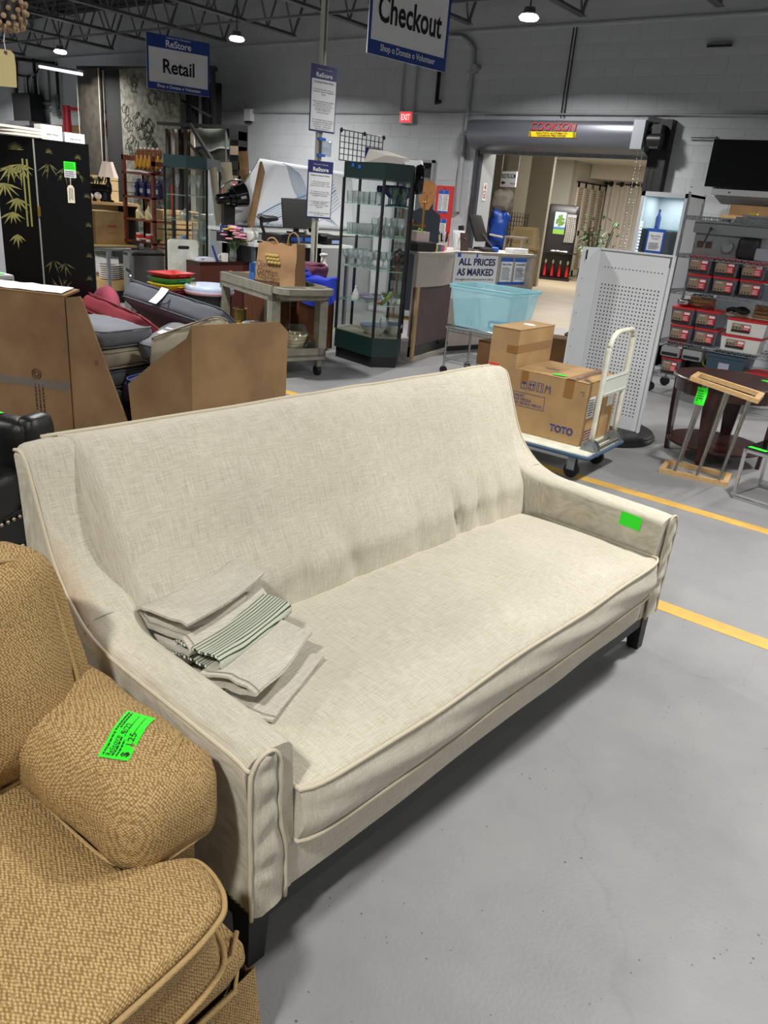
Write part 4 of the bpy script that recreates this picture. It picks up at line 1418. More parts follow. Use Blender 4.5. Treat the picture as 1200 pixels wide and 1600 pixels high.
# ================================================================ ROUND TABLE, DRYING RACK, CHROME STAND
tb = thing('round_table', 'dark mahogany round side table with a lower shelf', 'table', (-1.46, 6.02, 0), 0)
TR = 0.395
M().lathe([(0, 0.582), (TR - 0.012, 0.582), (TR, 0.588), (TR, 0.604), (TR - 0.01, 0.612), (0, 0.612)], n=56).o('tabletop', m_wood_dark, tb, 35)
M().lathe([(TR - 0.05, 0.50), (TR - 0.028, 0.50), (TR - 0.028, 0.583), (TR - 0.05, 0.583)], n=48).o('apron', m_wood_dark, tb, 35)
M().lathe([(0, 0.108), (TR - 0.06, 0.108), (TR - 0.05, 0.114), (TR - 0.05, 0.130), (0, 0.132)], n=48).o('lower_shelf', m_wood_dark, tb, 35)
for a in (-87, 3, 93, 183):
 an = R(a)
 rd = V((math.cos(an), math.sin(an), 0))
 tg = V((-rd.y, rd.x, 0))
 g = M()
 vs = []
 for (z, w2, r0) in ((0.583, 0.075, TR - 0.025), (0.35, 0.060, TR - 0.03), (0.0, 0.026, TR - 0.045)):
  for (s, q) in ((-1, 0), (1, 0), (1, -0.028), (-1, -0.028)):
   vs.append(rd * (r0 + q) + tg * (s * w2) + V((0, 0, z)))
 g.add(vs, [(0, 1, 2, 3), (11, 10, 9, 8)] + [(b + i, b + (i + 1) % 4, b + 4 + (i + 1) % 4, b + 4 + i) for b in (0, 4) for i in range(4)])
 g.o('leg', m_wood_dark, tb)
ticket(tb, (0.22, 0.16, 0.613), (0.9, -0.42, 0), (0.42, 0.9, 0), 0.09, 0.045, tag_rows)
dr = thing('drying_rack', 'folding rack of birch frames and steel rods standing in front of the round table', 'rack', (0, 0, 0))
BF = [V(p) for p in ((-1.602, 5.300, 0), (-1.156, 5.386, 0), (-1.201, 5.645, 0), (-1.650, 5.585, 0))]
TF = [V((p[0] * 0.955, p[1] * 0.955, 1.6 - (1.6 - p[2]) * 0.955)) for p in ((-1.610, 5.545, 0.625), (-1.122, 5.475, 0.572), (-1.152, 5.745, 0.575), (-1.640, 5.800, 0.625))]
def frame4(c, w_, h_, up):
 m = M()
 C0 = sum(c, V((0, 0, 0))) / 4
 inn = []
 for i in range(4):
  e1 = (c[(i + 1) % 4] - c[i]).normalized()
  e0 = (c[i - 1] - c[i]).normalized()
  inn.append(c[i] + (e1 + e0) * w_)
 vs = [p for p in c] + inn + [p + up * h_ for p in c] + [p + up * h_ for p in inn]
 fs = []
 for i in range(4):
  j = (i + 1) % 4
  fs += [(i, j, 4 + j, 4 + i), (8 + i, 8 + j, 12 + j, 12 + i), (i, j, 8 + j, 8 + i), (4 + i, 4 + j, 12 + j, 12 + i)]
 m.add(vs, fs)
 return m
frame4(BF, 0.036, 0.030, V((0, 0, 1))).o('bottom_frame', m_wood_light, dr)
frame4(TF, 0.036, 0.028, V((0.1, 0, 1)).normalized()).o('top_frame', m_wood_light, dr)
for f in (0.22, 0.54, 0.86):
 for (a, b, c, d) in ((BF[0], BF[1], TF[0], TF[1]), (BF[3], BF[2], TF[3], TF[2])):
  inn = V((0, 0.018, 0)) if a is BF[0] else V((0, -0.018, 0))
  p0 = a + (b - a) * f + inn + V((0, 0, 0.028))
  p1 = c + (d - c) * f + inn + V((0, 0, 0.004))
  M().cyl(p0, p1, 0.0095, n=10).o('rod', m_steel, dr, 60)
p1 = TF[0] + (TF[1] - TF[0]) * 0.22 + V((0, 0.018, 0))
tt = M()
for k in range(4):
 pass
tt.grid(lambda u, t: p1 + V((-0.034 + 0.068 * u, -0.016 - 0.010 * math.sin(u * math.pi) + 0.012 * math.sin(t * 5), -0.015 - 0.115 * t)), 7, 7)
tto = tt.o('price_tag', m_green, dr, 180, label='crumpled fluorescent green ticket')
lines(tto, p1 + V((0.0, -0.031, -0.07)), (1, 0, 0), UPZ, 0.045, 0.08, 5, m_ink, seed=11)
cs = thing('chrome_stand', 'low chrome tube stand with a smoked glass top at the right edge', 'stand', (-1.06, 5.18, 0), -8)
g = M()
for (a, b) in (((0, 0, 0.01), (0, 0, 0.335)), ((0.5, 0, 0.01), (0.5, 0, 0.335)), ((0, 0.42, 0.01), (0, 0.42, 0.335)), ((0.5, 0.42, 0.01), (0.5, 0.42, 0.335)), ((0, 0, 0.01), (0.5, 0, 0.01)), ((0, 0.42, 0.01), (0.5, 0.42, 0.01)), ((0, 0, 0.325), (0.5, 0, 0.325)), ((0, 0, 0.325), (0, 0.42, 0.325)), ((0, 0.42, 0.325), (0.5, 0.42, 0.325))):
 g.bar(a, b, 0.018)
g.o('tube_frame', m_chrome, cs)
M().bb(-0.012, 0.512, -0.012, 0.432, 0.335, 0.343).o('glass_top', glass_mat('smoked_glass', (120, 124, 122), 0.2, 0.05), cs)
ticket(cs, (0.06, 0.04, 0.3445), (1, -0.1, 0), (0.1, 1, 0), 0.12, 0.05, tag_rows)
ticket(cs, (0.10, 0.085, 0.3445), (1, 0.15, 0), (-0.15, 1, 0), 0.10, 0.05, [], label='folded white slip') if False else None
# ================================================================ HIGH BAY FIXTURES (one over each lamp)
m_lamp = mat('lamp_face', (255, 255, 250), 0.5, emit=(255, 252, 244), es=14.0)
for i, (lx, ly) in enumerate(LAMPS):
 if ly != 9.0 or lx < -16 or lx > -5:
  continue
 place = {-15.2: 'nearest the left edge of the picture', -10.3: 'above and right of the Retail sign', -5.3: 'above the roller shutter, right of the Checkout sign'}[lx]
 hb = thing('high_bay_light', 'lit high bay ceiling light ' + place, 'ceiling light', (lx, ly, 3.66), 0, 'high bay ceiling lights')
 M().lathe([(0.0, 0.14), (0.06, 0.135), (0.07, 0.09), (0.09, 0.075), (0.09, 0.06), (0.0, 0.06)], n=24).o('housing', m_greymetal, hb, 40)
 M().lathe([(0.0, 0.062), (0.095, 0.06), (0.115, 0.035), (0.10, 0.012), (0.06, 0.004), (0.0, 0.003)], n=24).o('lens', m_lamp, hb, 60)
 M().cyl((0, 0, 0.15), (0, 0, 1.16), 0.008, n=6).o('drop_cord', m_black, hb, 60)
# ================================================================ ROLLER SHUTTER
sh = thing('roller_shutter', 'grey roller fire shutter coiled in its hood above the hall opening', 'shutter', (OX0, WY, 0), 0)
SW = OX1 - OX0
m_hood = mat('grey_hood_steel', (120, 124, 132), 0.35, 0.55)
hd = M()
pr = [(0.0, 2.48), (-0.10, 2.44), (-0.30, 2.50), (-0.40, 2.60), (-0.42, 2.72), (-0.36, 2.82), (-0.05, 2.86), (0.0, 2.86)]
hp_ = [(p.x, p.y) for p in smooth_line([(a, b, 0) for a, b in pr], 4)]
n = len(hp_)
hd.add([(-0.06, a, b) for a, b in hp_] + [(SW - 0.06, a, b) for a, b in hp_], [tuple(range(n))[::-1], tuple(range(n, 2 * n))] + [(i, (i + 1) % n, n + (i + 1) % n, n + i) for i in range(n)])
hdo = hd.o('hood', m_hood, sh, 35)
sm_ = M()
for fx in (0.62, 0.33):
 pass
M().bb(SW - 0.20, SW - 0.045, -0.43, 0.0, 2.50, 2.84).o('end_plate', mat('pale_grey_steel', (150, 154, 160), 0.4, 0.4), sh)
br_ = M()
br_.bb(SW - 0.04, SW + 0.20, -0.16, 0.0, 2.02, 2.88)
br_.bb(SW + 0.02, SW + 0.14, -0.34, -0.16, 2.52, 2.80)
br_.o('drive_bracket', m_black, sh)
mo = M()
mo.cyl((SW - 0.02, -0.30, 2.62), (SW + 0.16, -0.30, 2.62), 0.085, n=14)
mo.cyl((SW - 0.03, -0.28, 2.76), (SW + 0.05, -0.28, 2.76), 0.06, n=12)
mo.o('drive_motor', m_blackplastic, sh, 40)
for x in (-0.03, SW + 0.02):
 tr_ = M()
 tr_.bb(x - 0.05, x + 0.05, -0.07, 0.0, 0.0, 2.46)
 tr_.bb(x - 0.015, x + 0.015, -0.10, -0.07, 0.0, 2.46)
 tr_.o('guide_rail', mat('dark_grey_steel', (84, 88, 94), 0.45, 0.4), sh)
M().bb(0.0, SW, -0.08, 0.0, 2.40, 2.47).o('bottom_bar', m_galv, sh)
for s, zz in ((0, 2.7), (1, 2.7)):
 ch = M()
 x = SW - 0.10 + s * 0.06
 for k in range(46):
  z = 2.52 - k * 0.042
  ch.ball((x, -0.36, z), (0.008, 0.008, 0.017), 6, 4)
 ch.o('hand_chain', m_chrome, sh, 60)
YF = -0.416
text('COOKSON', hdo, (1.36, -0.436, 2.745), (1, 0, 0), (0, 0.06, 1), 0.10, m_redink, 0.68)
pl_ = M()
pl_.slab([(0.99, -0.4155, 2.615), (1.71, -0.4155, 2.615), (1.71, -0.432, 2.68), (0.99, -0.432, 2.68)], -0.003)
plo = pl_.o('caution_label', mat('caution_yellow', (246, 206, 24), 0.5), sh)
for x in (1.005, 1.025, 1.68, 1.70):
 M().slab([(x - 0.006, -0.4185, 2.616), (x + 0.006, -0.4185, 2.616), (x, -0.4355, 2.679), (x - 0.012, -0.4355, 2.679)], -0.001).o('hazard_stripe', m_ink, plo)
text('CAUTION AUTOMATIC\nCLOSING FIRE DOOR', plo, (1.35, -0.4295, 2.648), (1, 0, 0), (0, -0.17, 1), 0.05, m_ink, 0.48, bold=0.02)
# ================================================================ THINGS ON THE BACK WALL
tv = thing('television', 'black flat television mounted on the block wall at the right edge', 'television', (-3.52, WY - 0.02, 2.12), 0)
M().bb(0, 1.02, -0.11, -0.06, 0.0, 0.545).o('bezel', m_blackgloss, tv)
M().bb(0.012, 1.008, -0.112, -0.11, 0.02, 0.535).o('screen', m_screen, tv)
M().bb(0.3, 0.7, -0.06, 0.0, 0.15, 0.4).o('wall_mount', m_black, tv)
sb_ = thing('soundbar', 'grey box shelf under the wall television', 'soundbar', (-3.42, WY - 0.02, 2.03), 0)
M().bb(0, 0.9, -0.10, 0.0, 0.0, 0.07).o('body', m_greyplain, sb_)
M().cyl((0.22, -0.101, 0.035), (0.22, -0.104, 0.035), 0.01, n=10).o('knob', m_ink, sb_)
for (px, py, dx, lbl) in ((1125, 72, 0.30, 'dark strip bracket high on the block wall above the television'), (1100, 217, 0.33, 'small rail bracket on the block wall left of the television')):
 p = Py(px, py, WY)
 b = thing('rail_bracket', lbl, 'bracket', (p.x - dx / 2, WY - 0.008, p.z))
 M().bb(0, dx, -0.05, 0, 0.012, 0.03).o('upper_rail', m_galv, b)
 M().bb(0, dx, -0.03, 0, -0.012, 0.004).o('lower_rail', m_galv if py > 100 else m_black, b)
def exit_sign(loc, rz, label, w_=0.26, h_=0.17):
 e = thing('exit_sign', label, 'exit sign', loc, rz, 'exit signs')
 M().bb(-w_ / 2, w_ / 2, -0.06, 0.0, -h_ / 2, h_ / 2).o('housing', mat('exit_housing', (205, 200, 190), 0.5), e)
 M().bb(-w_ / 2 + 0.02, w_ / 2 - 0.02, -0.0635, -0.06, -h_ / 2 + 0.015, h_ / 2 - 0.015).o('face', mat('exit_red_glow', (235, 30, 40), 0.4, emit=(255, 40, 48), es=1.4), e)
 text('EXIT', e, (0, -0.065, 0), (1, 0, 0), (0, 0, 1), h_ * 0.52, mat('exit_letters', (255, 150, 150), 0.4, emit=(255, 170, 170), es=1.6), w_ * 0.68, bold=0.03)
 return e
p = Py(638, 184, WY)
exit_sign((p.x, WY - 0.01, p.z), 0, 'red lit EXIT sign on the block wall below the Checkout sign')
p = Py(994, 275, 23.6)
exit_sign((p.x, 23.98, p.z), 0, 'red lit EXIT sign above the curtain in the hall', 0.46, 0.27)
cm_ = thing('security_camera', 'grey bullet security camera above the end of the shutter hood', 'camera', Py(1028, 196, WY - 0.1))
M().cyl((-0.11, -0.10, 0.06), (0.09, 0.0, 0.03), 0.042, n=12).o('body', m_galv, cm_, 40)
M().bar((0.02, 0.0, 0.02), (0.02, 0.08, -0.05), 0.02).o('arm', m_galv, cm_)
M().bb(-0.03, 0.07, 0.07, 0.1, -0.1, 0.02).o('mount', m_galv, cm_)
def pipe(label, pts, r, material=m_conduit, name='conduit', cat='pipe', clips=()):
 e = thing(name, label, cat, (0, 0, 0))
 M().tube(pts, r, 8).o('tube', material, e, 60)
 for c in clips:
  m = M().box(c, (r * 5, r * 2.2, 0.02))
  m.o('clip', material, e)
 return e
y_ = WY - 0.035
def wp(px, py, y=y_):
 return Py(px, py, y)
a, b, c = wp(330, 175), wp(745, 188), wp(1200, 198)
pipe('long thin conduit running level along the block wall', [(-20, y_, a.z), (9, y_, a.z)], 0.014)
pp_ = [wp(702, 57), wp(722, 57), wp(733, 63), wp(738, 75), wp(739, 95), wp(733, 140), wp(724, 210), wp(720, 252)]
zt_ = pp_[4].z
big = [V((pp_[0].x, y_, pp_[0].z)), V((pp_[1].x, y_, pp_[1].z)), V((pp_[2].x, y_, pp_[2].z - 0.02)), V((pp_[4].x - 0.01, y_, pp_[3].z)), V((pp_[4].x, y_, zt_)), V((pp_[4].x, y_, pp_[7].z))]
e = pipe('white conduit bending down the wall beside the shutter into a cover', big, 0.032, clips=[(pp_[4].x, y_, zt_ - 0.15), (pp_[4].x, y_, pp_[6].z)])
M().tube([(pp_[4].x, y_, pp_[7].z + 0.1), (pp_[4].x, y_, 1.55)], [0.04, 0.055], 10).o('floor_sleeve', m_conduit, e, 60)
M().cyl((pp_[4].x + 0.09, WY - 0.02, pp_[5].z + 0.28), (pp_[4].x + 0.09, WY - 0.12, pp_[5].z + 0.28), 0.045, n=10).o('junction_box', m_conduit, e, 40)
for (px, p0, p1, lbl) in ((632, 98, 178, 'first grey conduit dropping to the EXIT sign from above'), (652, 100, 176, 'second grey conduit dropping to the EXIT sign, right of the first')):
 q0, q1 = wp(px, p0), wp(px - 2, p1)
 pipe(lbl, [(q0.x, y_, 4.0), (q0.x, y_, q1.z)], 0.016)
q0, q1 = wp(688, 112), wp(686, 165)
pipe('short black hose hanging with an open hooked end beside the conduits', [(q0.x, WY - 0.06, 4.0), (q0.x, WY - 0.06, q1.z + 0.12), (q0.x + 0.02, WY - 0.09, q1.z + 0.03), (q0.x + 0.10, WY - 0.10, q1.z + 0.05)], 0.03, m_rubber, 'hose', 'hose')
for (px, p0, lbl) in ((898, 35, 'left of two thin wires down the wall over the shutter'), (903, 35, 'right of two thin wires down the wall over the shutter')):
 q0, q1 = wp(px, p0), wp(px - 13, 183)
 pipe(lbl, [(q0.x, y_, 4.0), (q0.x, y_, q1.z)], 0.009, m_black, 'wire', 'wire')
dr_ = st(M().bb(DX0 + 0.03, DX1 - 0.03, WY + 0.10, WY + 0.15, 0.01, DZ - 0.28), 'door_1', mat('grey_door', (92, 98, 102), 0.5))
st(M().bb(DX0 + 0.03, DX1 - 0.03, WY + 0.09, WY + 0.16, DZ - 0.27, DZ - 0.02), 'transom_panel', mat('dark_transom', (40, 42, 42), 0.6), dr_)
M().bb(DX0 + 0.30, DX1 - 0.10, WY + 0.02, WY + 0.10, DZ - 0.32, DZ - 0.26).o('door_closer', m_galv, dr_)
fr_ = M()
for x in (DX0, DX1 - 0.05):
 fr_.bb(x, x + 0.05, WY - 0.03, WY + 0.14, 0, DZ)
fr_.bb(DX0, DX1, WY - 0.03, WY + 0.14, DZ - 0.04, DZ)
st(fr_, 'trim_1', mat('door_frame_grey', (150, 154, 156), 0.5))
no_ = M().bb(DX0 + 0.18, DX0 + 0.38, WY + 0.094, WY + 0.099, 1.52, 1.80).o('notice', m_paper, dr_)
text('STAFF\nONLY', no_, (DX0 + 0.28, WY + 0.093, 1.71), (1, 0, 0), (0, 0, 1), 0.12, m_greyink, 0.12)
lines(no_, (DX0 + 0.28, WY + 0.093, 1.59), (1, 0, 0), (0, 0, 1), 0.13, 0.07, 2, m_greyink, seed=3)
q0, q1 = Py(683, 290, WY - 0.3), Py(706, 290, WY - 0.3)
rp_ = thing('notice_board', 'tall red notice board with four blue and white lists on it', 'notice board', (q0.x - 0.02, WY - 0.28, 0), 0)
M().bb(0, 0.31, 0, 0.04, 0.0, 1.91).o('board', m_redsign, rp_)
for (i, (x, z)) in enumerate(((0.06, 1.52), (0.16, 1.52), (0.06, 1.10), (0.16, 1.10))):
 s = M().bb(x, x + 0.09, -0.004, 0, z, z + 0.33).o('list_sheet', m_paper, rp_)
 M().bb(x, x + 0.09, -0.005, -0.004, z + 0.27, z + 0.33).bb(x, x + 0.09, -0.005, -0.004, z, z + 0.025).o('blue_header', m_tapeblue, s)
 lines(s, (x + 0.045, -0.005, z + 0.15), (1, 0, 0), (0, 0, 1), 0.07, 0.22, 9, m_greyink, seed=20 + i)
M().cyl((0.155, -0.003, 1.87), (0.155, 0.0, 1.87), 0.012, n=8).o('hole', m_ink, rp_)
# ================================================================ IN THE HALL
p = Py(795, 280, 12.9)
rs = thing('hanging_sign', 'white RESTROOM sign with a black arrow hanging in the hall', 'sign', (p.x, 12.9, p.z), -28)
M().bb(-0.25, 0.25, -0.01, 0.01, -0.125, 0.125).o('board', m_paper, rs)
text('RESTROOM', rs, (0.0, -0.012, 0.05), (1, 0, 0), (0, 0, 1), 0.075, m_ink, 0.46, bold=0.02)
ar = M()
ar.add([(-0.23, -0.012, -0.06), (-0.16, -0.012, -0.02), (-0.16, -0.012, -0.10)], [(0, 1, 2)])
ar.add([(-0.17, -0.012, -0.045), (-0.09, -0.012, -0.045), (-0.09, -0.012, -0.075), (-0.17, -0.012, -0.075)], [(0, 1, 2, 3)])
ar.o('arrow', m_ink, rs)
text('ReStore', rs, (0.18, -0.012, -0.065), (1, 0, 0), (0, 0, 1), 0.04, m_navyink, 0.18)
wr_ = M()
for x in (-0.27, 0.27):
 wr_.cyl((x, 0, 0.125), (x, 0, 3.1 - p.z), 0.004, n=5)
wr_.o('hanging_wires', m_galv, rs)
st_ = thing('printed_notice', 'small red printed notice on the white reveal of the opening', 'notice', Px(757, 300, OX0 + 0.004))
sk_ = M()
ax_y = V((0, 1, 0))
sk_.bb(0.0, 0.003, -0.05, 0.05, -0.13, 0.13)
st2 = sk_.o('sheet', m_paper, st_)
text('4', st2, (0.004, 0, 0.07), (0, 1, 0), (0, 0, 1), 0.09, m_redink, 0.05, bold=0.03)
M().bb(0.003, 0.004, -0.035, 0.035, -0.09, -0.075).bb(0.003, 0.004, -0.035, 0.035, 0.0, 0.012).bb(0.003, 0.004, -0.035, -0.025, -0.09, 0.0).bb(0.003, 0.004, 0.025, 0.035, -0.09, 0.0).bb(0.003, 0.004, -0.012, 0.012, -0.06, -0.03).o('printed_frame', m_redink, st2)
p = Py(778, 355, 13.5)
bl = thing('tarpaulin_bundle', 'blue tarpaulin bundle piled in the dark recess left of the hall', 'bundle', (p.x, 13.5, 0), 20)
M().pillow((0, 0, 1.28), (0.34, 0.3, 0.72), 0.12, 0.0, 10, 0.06, 3.0).o('tarpaulin', mat('blue_tarp', (30, 78, 180), 0.4, bump=0.3, bscale=12), bl, 90)
M().bb(-0.22, 0.22, -0.2, 0.2, 0.0, 0.92).o('shelf_box', m_carddark, bl)
M().pillow((0.02, 0.0, 1.80), (0.40, 0.3, 0.34), 0.12, 0.02, 8, 0.05, 8.0).o('grey_sack', mat('grey_sack', (120, 114, 106), 0.8), bl, 90)
M().cyl((-0.1, -0.22, 1.2), (0.16, -0.22, 1.17), 0.02, n=8).o('pole_end', m_ceramic, bl, 40)
def grid_panel(name, label, loc, rz, w_, h_, nx, ny, r=0.005, tilt=0.0, cat='grid panel', material=m_black, z0=0.0):
 e = thing(name, label, cat, loc, rz)
 f = M()
 f.tube([(0, 0, z0), (w_, 0, z0), (w_, tilt, z0 + h_), (0, tilt, z0 + h_)], r * 1.6, 6, closed=True)
 f.o('border', material, e)
 g = M()
 for i in range(1, nx):
  g.bar((w_ * i / nx, 0, z0), (w_ * i / nx, tilt, z0 + h_), r * 1.6)
 for j in range(1, ny):
  g.bar((0, tilt * j / ny, z0 + h_ * j / ny), (w_, tilt * j / ny, z0 + h_ * j / ny), r * 1.6)
 g.o('wires', material, e, kind='stuff')
 return e
grid_panel('wire_grid_panel', 'black wire grid panel leaning on the beige pier in the hall', (-9.15, 15.8, 0), 78, 0.62, 1.62, 7, 18, 0.006, 0.0)
p = Py(815, 385, 15.2)
tb_ = thing('litter_bin', 'beige litter bin with a sloping swing top behind the counter', 'bin', (p.x + 0.05, 15.2, 0), 20)
m_binbeige = mat('beige_plastic', (188, 166, 116), 0.5)
M().pillow((0, 0, 0.48), (0.55, 0.5, 0.96), 0.04, 0, 6).o('body', m_binbeige, tb_, 50)
h = M()
h.add([(-0.3, -0.28, 0.96), (0.3, -0.28, 0.96), (0.3, 0.28, 0.96), (-0.3, 0.28, 0.96), (-0.23, -0.14, 1.36), (0.23, -0.14, 1.36), (0.23, 0.2, 1.36), (-0.23, 0.2, 1.36)],
      [(3, 2, 1, 0), (4, 5, 6, 7), (0, 1, 5, 4), (1, 2, 6, 5), (2, 3, 7, 6), (3, 0, 4, 7)])
h.o('hood', m_binbeige, tb_)
fl_ = M()
fl_.slab([(-0.19, -0.255, 1.04), (0.19, -0.255, 1.04), (0.17, -0.172, 1.30), (-0.17, -0.172, 1.30)], 0.012)
fl_.o('swing_flap', mat('beige_flap', (172, 150, 102), 0.5), tb_)
M().bb(-0.31, 0.31, -0.29, 0.29, 0.93, 0.965).o('rim', m_binbeige, tb_)
p = Py(806, 385, 12.6)
sl = thing('bar_stool', 'grey wooden stool frame between the monitor and the hall bin', 'stool', (p.x, 12.6, 0), 10)
m_greywood = mat('grey_wood', (150, 140, 126), 0.6)
M().bb(-0.17, 0.17, -0.17, 0.17, 1.20, 1.23).o('seat', m_greywood, sl)
for (x, y) in ((-0.15, -0.15), (0.15, -0.15), (-0.15, 0.15), (0.15, 0.15)):
 M().bar((x * 1.25, y * 1.25, 0), (x, y, 1.2), 0.035).o('leg', m_greywood, sl)
g = M()
for z in (0.35, 0.9):
 g.bb(-0.17, 0.17, -0.17, -0.14, z, z + 0.03)
 g.bb(-0.17, 0.17, 0.14, 0.17, z, z + 0.03)
g.o('stretchers', m_greywood, sl)
q = Pz(878, 438, 0)
q.x -= 0.28
bs_ = thing('display_stand', 'black free-standing display board with hooks in the hall', 'display stand', (q.x, q.y, 0), 24)
SWD = 0.86
k = M()
k.pillow((0, 0.06, 0.98), (SWD, 0.10, 1.90), 0.045, 0, 6)
k.o('board', m_blackplastic, bs_, 50)
M().bb(-SWD / 2 - 0.02, SWD / 2 + 0.02, -0.42, 0.11, 0.0, 0.05).o('foot', m_blackplastic, bs_)
M().bb(-SWD / 2 + 0.12, SWD / 2 + 0.12, -0.34, 0.03, 0.70, 0.72).o('ledge', m_blackplastic, bs_)
ps_ = M().bb(-0.20, 0.10, 0.004, 0.008, 1.18, 1.74).o('poster', mat('poster_sky', (176, 190, 216), 0.6), bs_, label='poster of a green tree by water')
M().bb(-0.20, 0.10, 0.002, 0.004, 1.18, 1.30).o('lawn_print', mat('poster_lawn', (122, 168, 64), 0.6), ps_)
M().bb(-0.20, 0.10, 0.001, 0.004, 1.30, 1.36).o('water_print', mat('poster_water', (70, 110, 170), 0.6), ps_)
t_ = M()
rnd = random.Random(4)
for i in range(26):
 a = rnd.random() * 6.28
 r_ = rnd.random() ** 0.5
 t_.ball((-0.05 + 0.115 * r_ * math.cos(a), 0.0015, 1.53 + 0.13 * r_ * math.sin(a)), (0.035, 0.002, 0.035), 8, 4)
t_.bb(-0.06, -0.04, 0.0, 0.003, 1.30, 1.45)
t_.o('tree_print', mat('poster_tree', (92, 128, 48), 0.7), ps_)
m_plaid = mat('black_white_plaid', (30, 30, 32), 0.85)
nt = m_plaid.node_tree
tcn = nt.nodes.new('ShaderNodeTexCoord')
ck = nt.nodes.new('ShaderNodeTexBrick')
ck.inputs['Scale'].default_value = 10.0
ck.inputs['Mortar Size'].default_value = 0.03
ck.offset = 0.0
ck.inputs['Color1'].default_value = lin((24, 24, 26))
ck.inputs['Color2'].default_value = lin((40, 40, 42))
ck.inputs['Mortar'].default_value = lin((215, 212, 205))
mpn = nt.nodes.new('ShaderNodeMapping')
mpn.inputs['Rotation'].default_value = (R(90), 0, 0)
nt.links.new(tcn.outputs['Object'], mpn.inputs[0])
nt.links.new(mpn.outputs[0], ck.inputs['Vector'])
nt.links.new(ck.outputs['Color'], nt.nodes['Principled BSDF'].inputs['Base Color'])
sc_ = thing('plaid_scarf', 'black and white plaid scarf hanging on the hall display board', 'scarf', (q.x, q.y, 0), 24)
M().grid(lambda u, t: V((0.12 + 0.26 * u + 0.02 * math.sin(t * 4), -0.02 - 0.02 * math.sin(u * 12 + t), 0.98 + 0.66 * t)), 14, 8).o('cloth', m_plaid, sc_, 180)
M().bb(0.12, 0.37, -0.03, 0.0, 1.62, 1.70).o('hanger_card', m_greyplain, sc_)
for i in range(4):
 ops = thing('bottle_brush', 'red handled tool with a pale top hanging on the hall display, ' + ['first', 'second', 'third', 'fourth'][i] + ' from the left', 'tool', (q.x, q.y, 0), 24, 'red handled tools on the hall display')
 x = -0.26 + i * 0.20
 M().tube([(x, -0.03, 0.08), (x, -0.03, 0.34), (x, -0.03, 0.40)], [0.045, 0.035, 0.02], 10).o('handle', m_red, ops, 60)
 M().ball((x, -0.03, 0.46), (0.03, 0.025, 0.06), 8, 6).o('head', m_ceramic, ops, 60)
pt_s = M()
for i in range(9):
 pt_s.ball((-0.22 + rnd.random() * 0.5, -0.2 + rnd.random() * 0.15, 0.735 + rnd.random() * 0.02), (0.06, 0.05, 0.02), 8, 4)
tag(pt_s.o('small_parcels', m_ceramic, None, 60), 'loose white and green sachets on the ledge of the hall display', 'sachets', kind='stuff')
bpy.data.objects['small_parcels'].location = (q.x, q.y, 0)
bpy.data.objects['small_parcels'].rotation_euler = (0, 0, R(24))
m_louv = mat('louvre_paint', (216, 208, 194), 0.6)
XL = -10.62
for d in range(2):
 dd = st(M().bb(XL, XL + 0.02, 21.9 + d * 0.95, 22.83 + d * 0.95, 0.02, 2.56), 'door_%d' % (d + 2), mat('closet_shadow', (176, 166, 150), 0.8))
 for lf in range(2):
  y0 = 21.9 + d * 0.95 + lf * 0.465
  f = M()
  for (a, b) in ((y0, y0 + 0.06), (y0 + 0.40, y0 + 0.462)):
   f.bb(XL + 0.02, XL + 0.055, a, b, 0.02, 2.56)
  for (a, b) in ((0.02, 0.18), (1.15, 1.29), (2.44, 2.56)):
   f.bb(XL + 0.02, XL + 0.055, y0, y0 + 0.46, a, b)
  fo = f.o('leaf_frame', m_louv, dd)
  for (za, zb) in ((0.19, 1.14), (1.30, 2.43)):
   z = za
   while z < zb:
    s = M().box((XL + 0.036, y0 + 0.23, z), (0.006, 0.34, 0.036), Matrix.Rotation(R(32), 3, 'Y'))
    s.o('louvre', m_louv, fo)
    z += 0.062
st(M().bb(XL, XL + 0.06, 21.86, 23.84, 2.56, 2.60), 'trim_2', m_black)
cu = thing('curtain', 'pale beige eyelet curtain hanging from a black rod in the hall', 'curtain', (0, 0, 0))
ca_, cb_ = Py(950, 287, 23.7), Py(1012, 293, 23.7)
zr = ca_.z
M().cyl((ca_.x - 0.1, 23.7, zr), (cb_.x + 1.2, 23.7, zr), 0.02, n=8).o('rod', m_black, cu, 60)
M().grid(lambda u, t: V((ca_.x + (cb_.x + 1.0 - ca_.x) * u, 23.7 + 0.07 * math.sin(u * 50), 0.05 + (zr + 0.09 - 0.05) * t)), 100, 6).o('cloth', mat('curtain_cloth', (222, 216, 208), 0.85), cu, 180)
for i in range(6):
 x = ca_.x + 0.14 + i * 0.33
 M().lathe([(0.045, -0.006), (0.075, -0.006), (0.075, 0.006), (0.045, 0.006)], (x, 23.62, zr), 14, Matrix.Rotation(R(90), 3, 'X')).o('eyelet', m_black, cu, 60)
for (px, py, lbl, w_, h_) in ((838, 328, 'white blank switch plate on the grey hall wall', 0.12, 0.24), (835, 345, 'white thermostat box with a black mark on the grey hall wall', 0.22, 0.18)):
 p = Py(px, py, 21.46)
 s = thing('light_switch', lbl, 'switch', p)
 M().bb(-w_ / 2, w_ / 2, 0, 0.04, -h_ / 2, h_ / 2).o('plate', m_ceramic, s)
 if w_ > 0.2:
  M().cyl((0, -0.004, 0), (0, 0, 0), 0.03, n=8).o('button', m_ink, s)
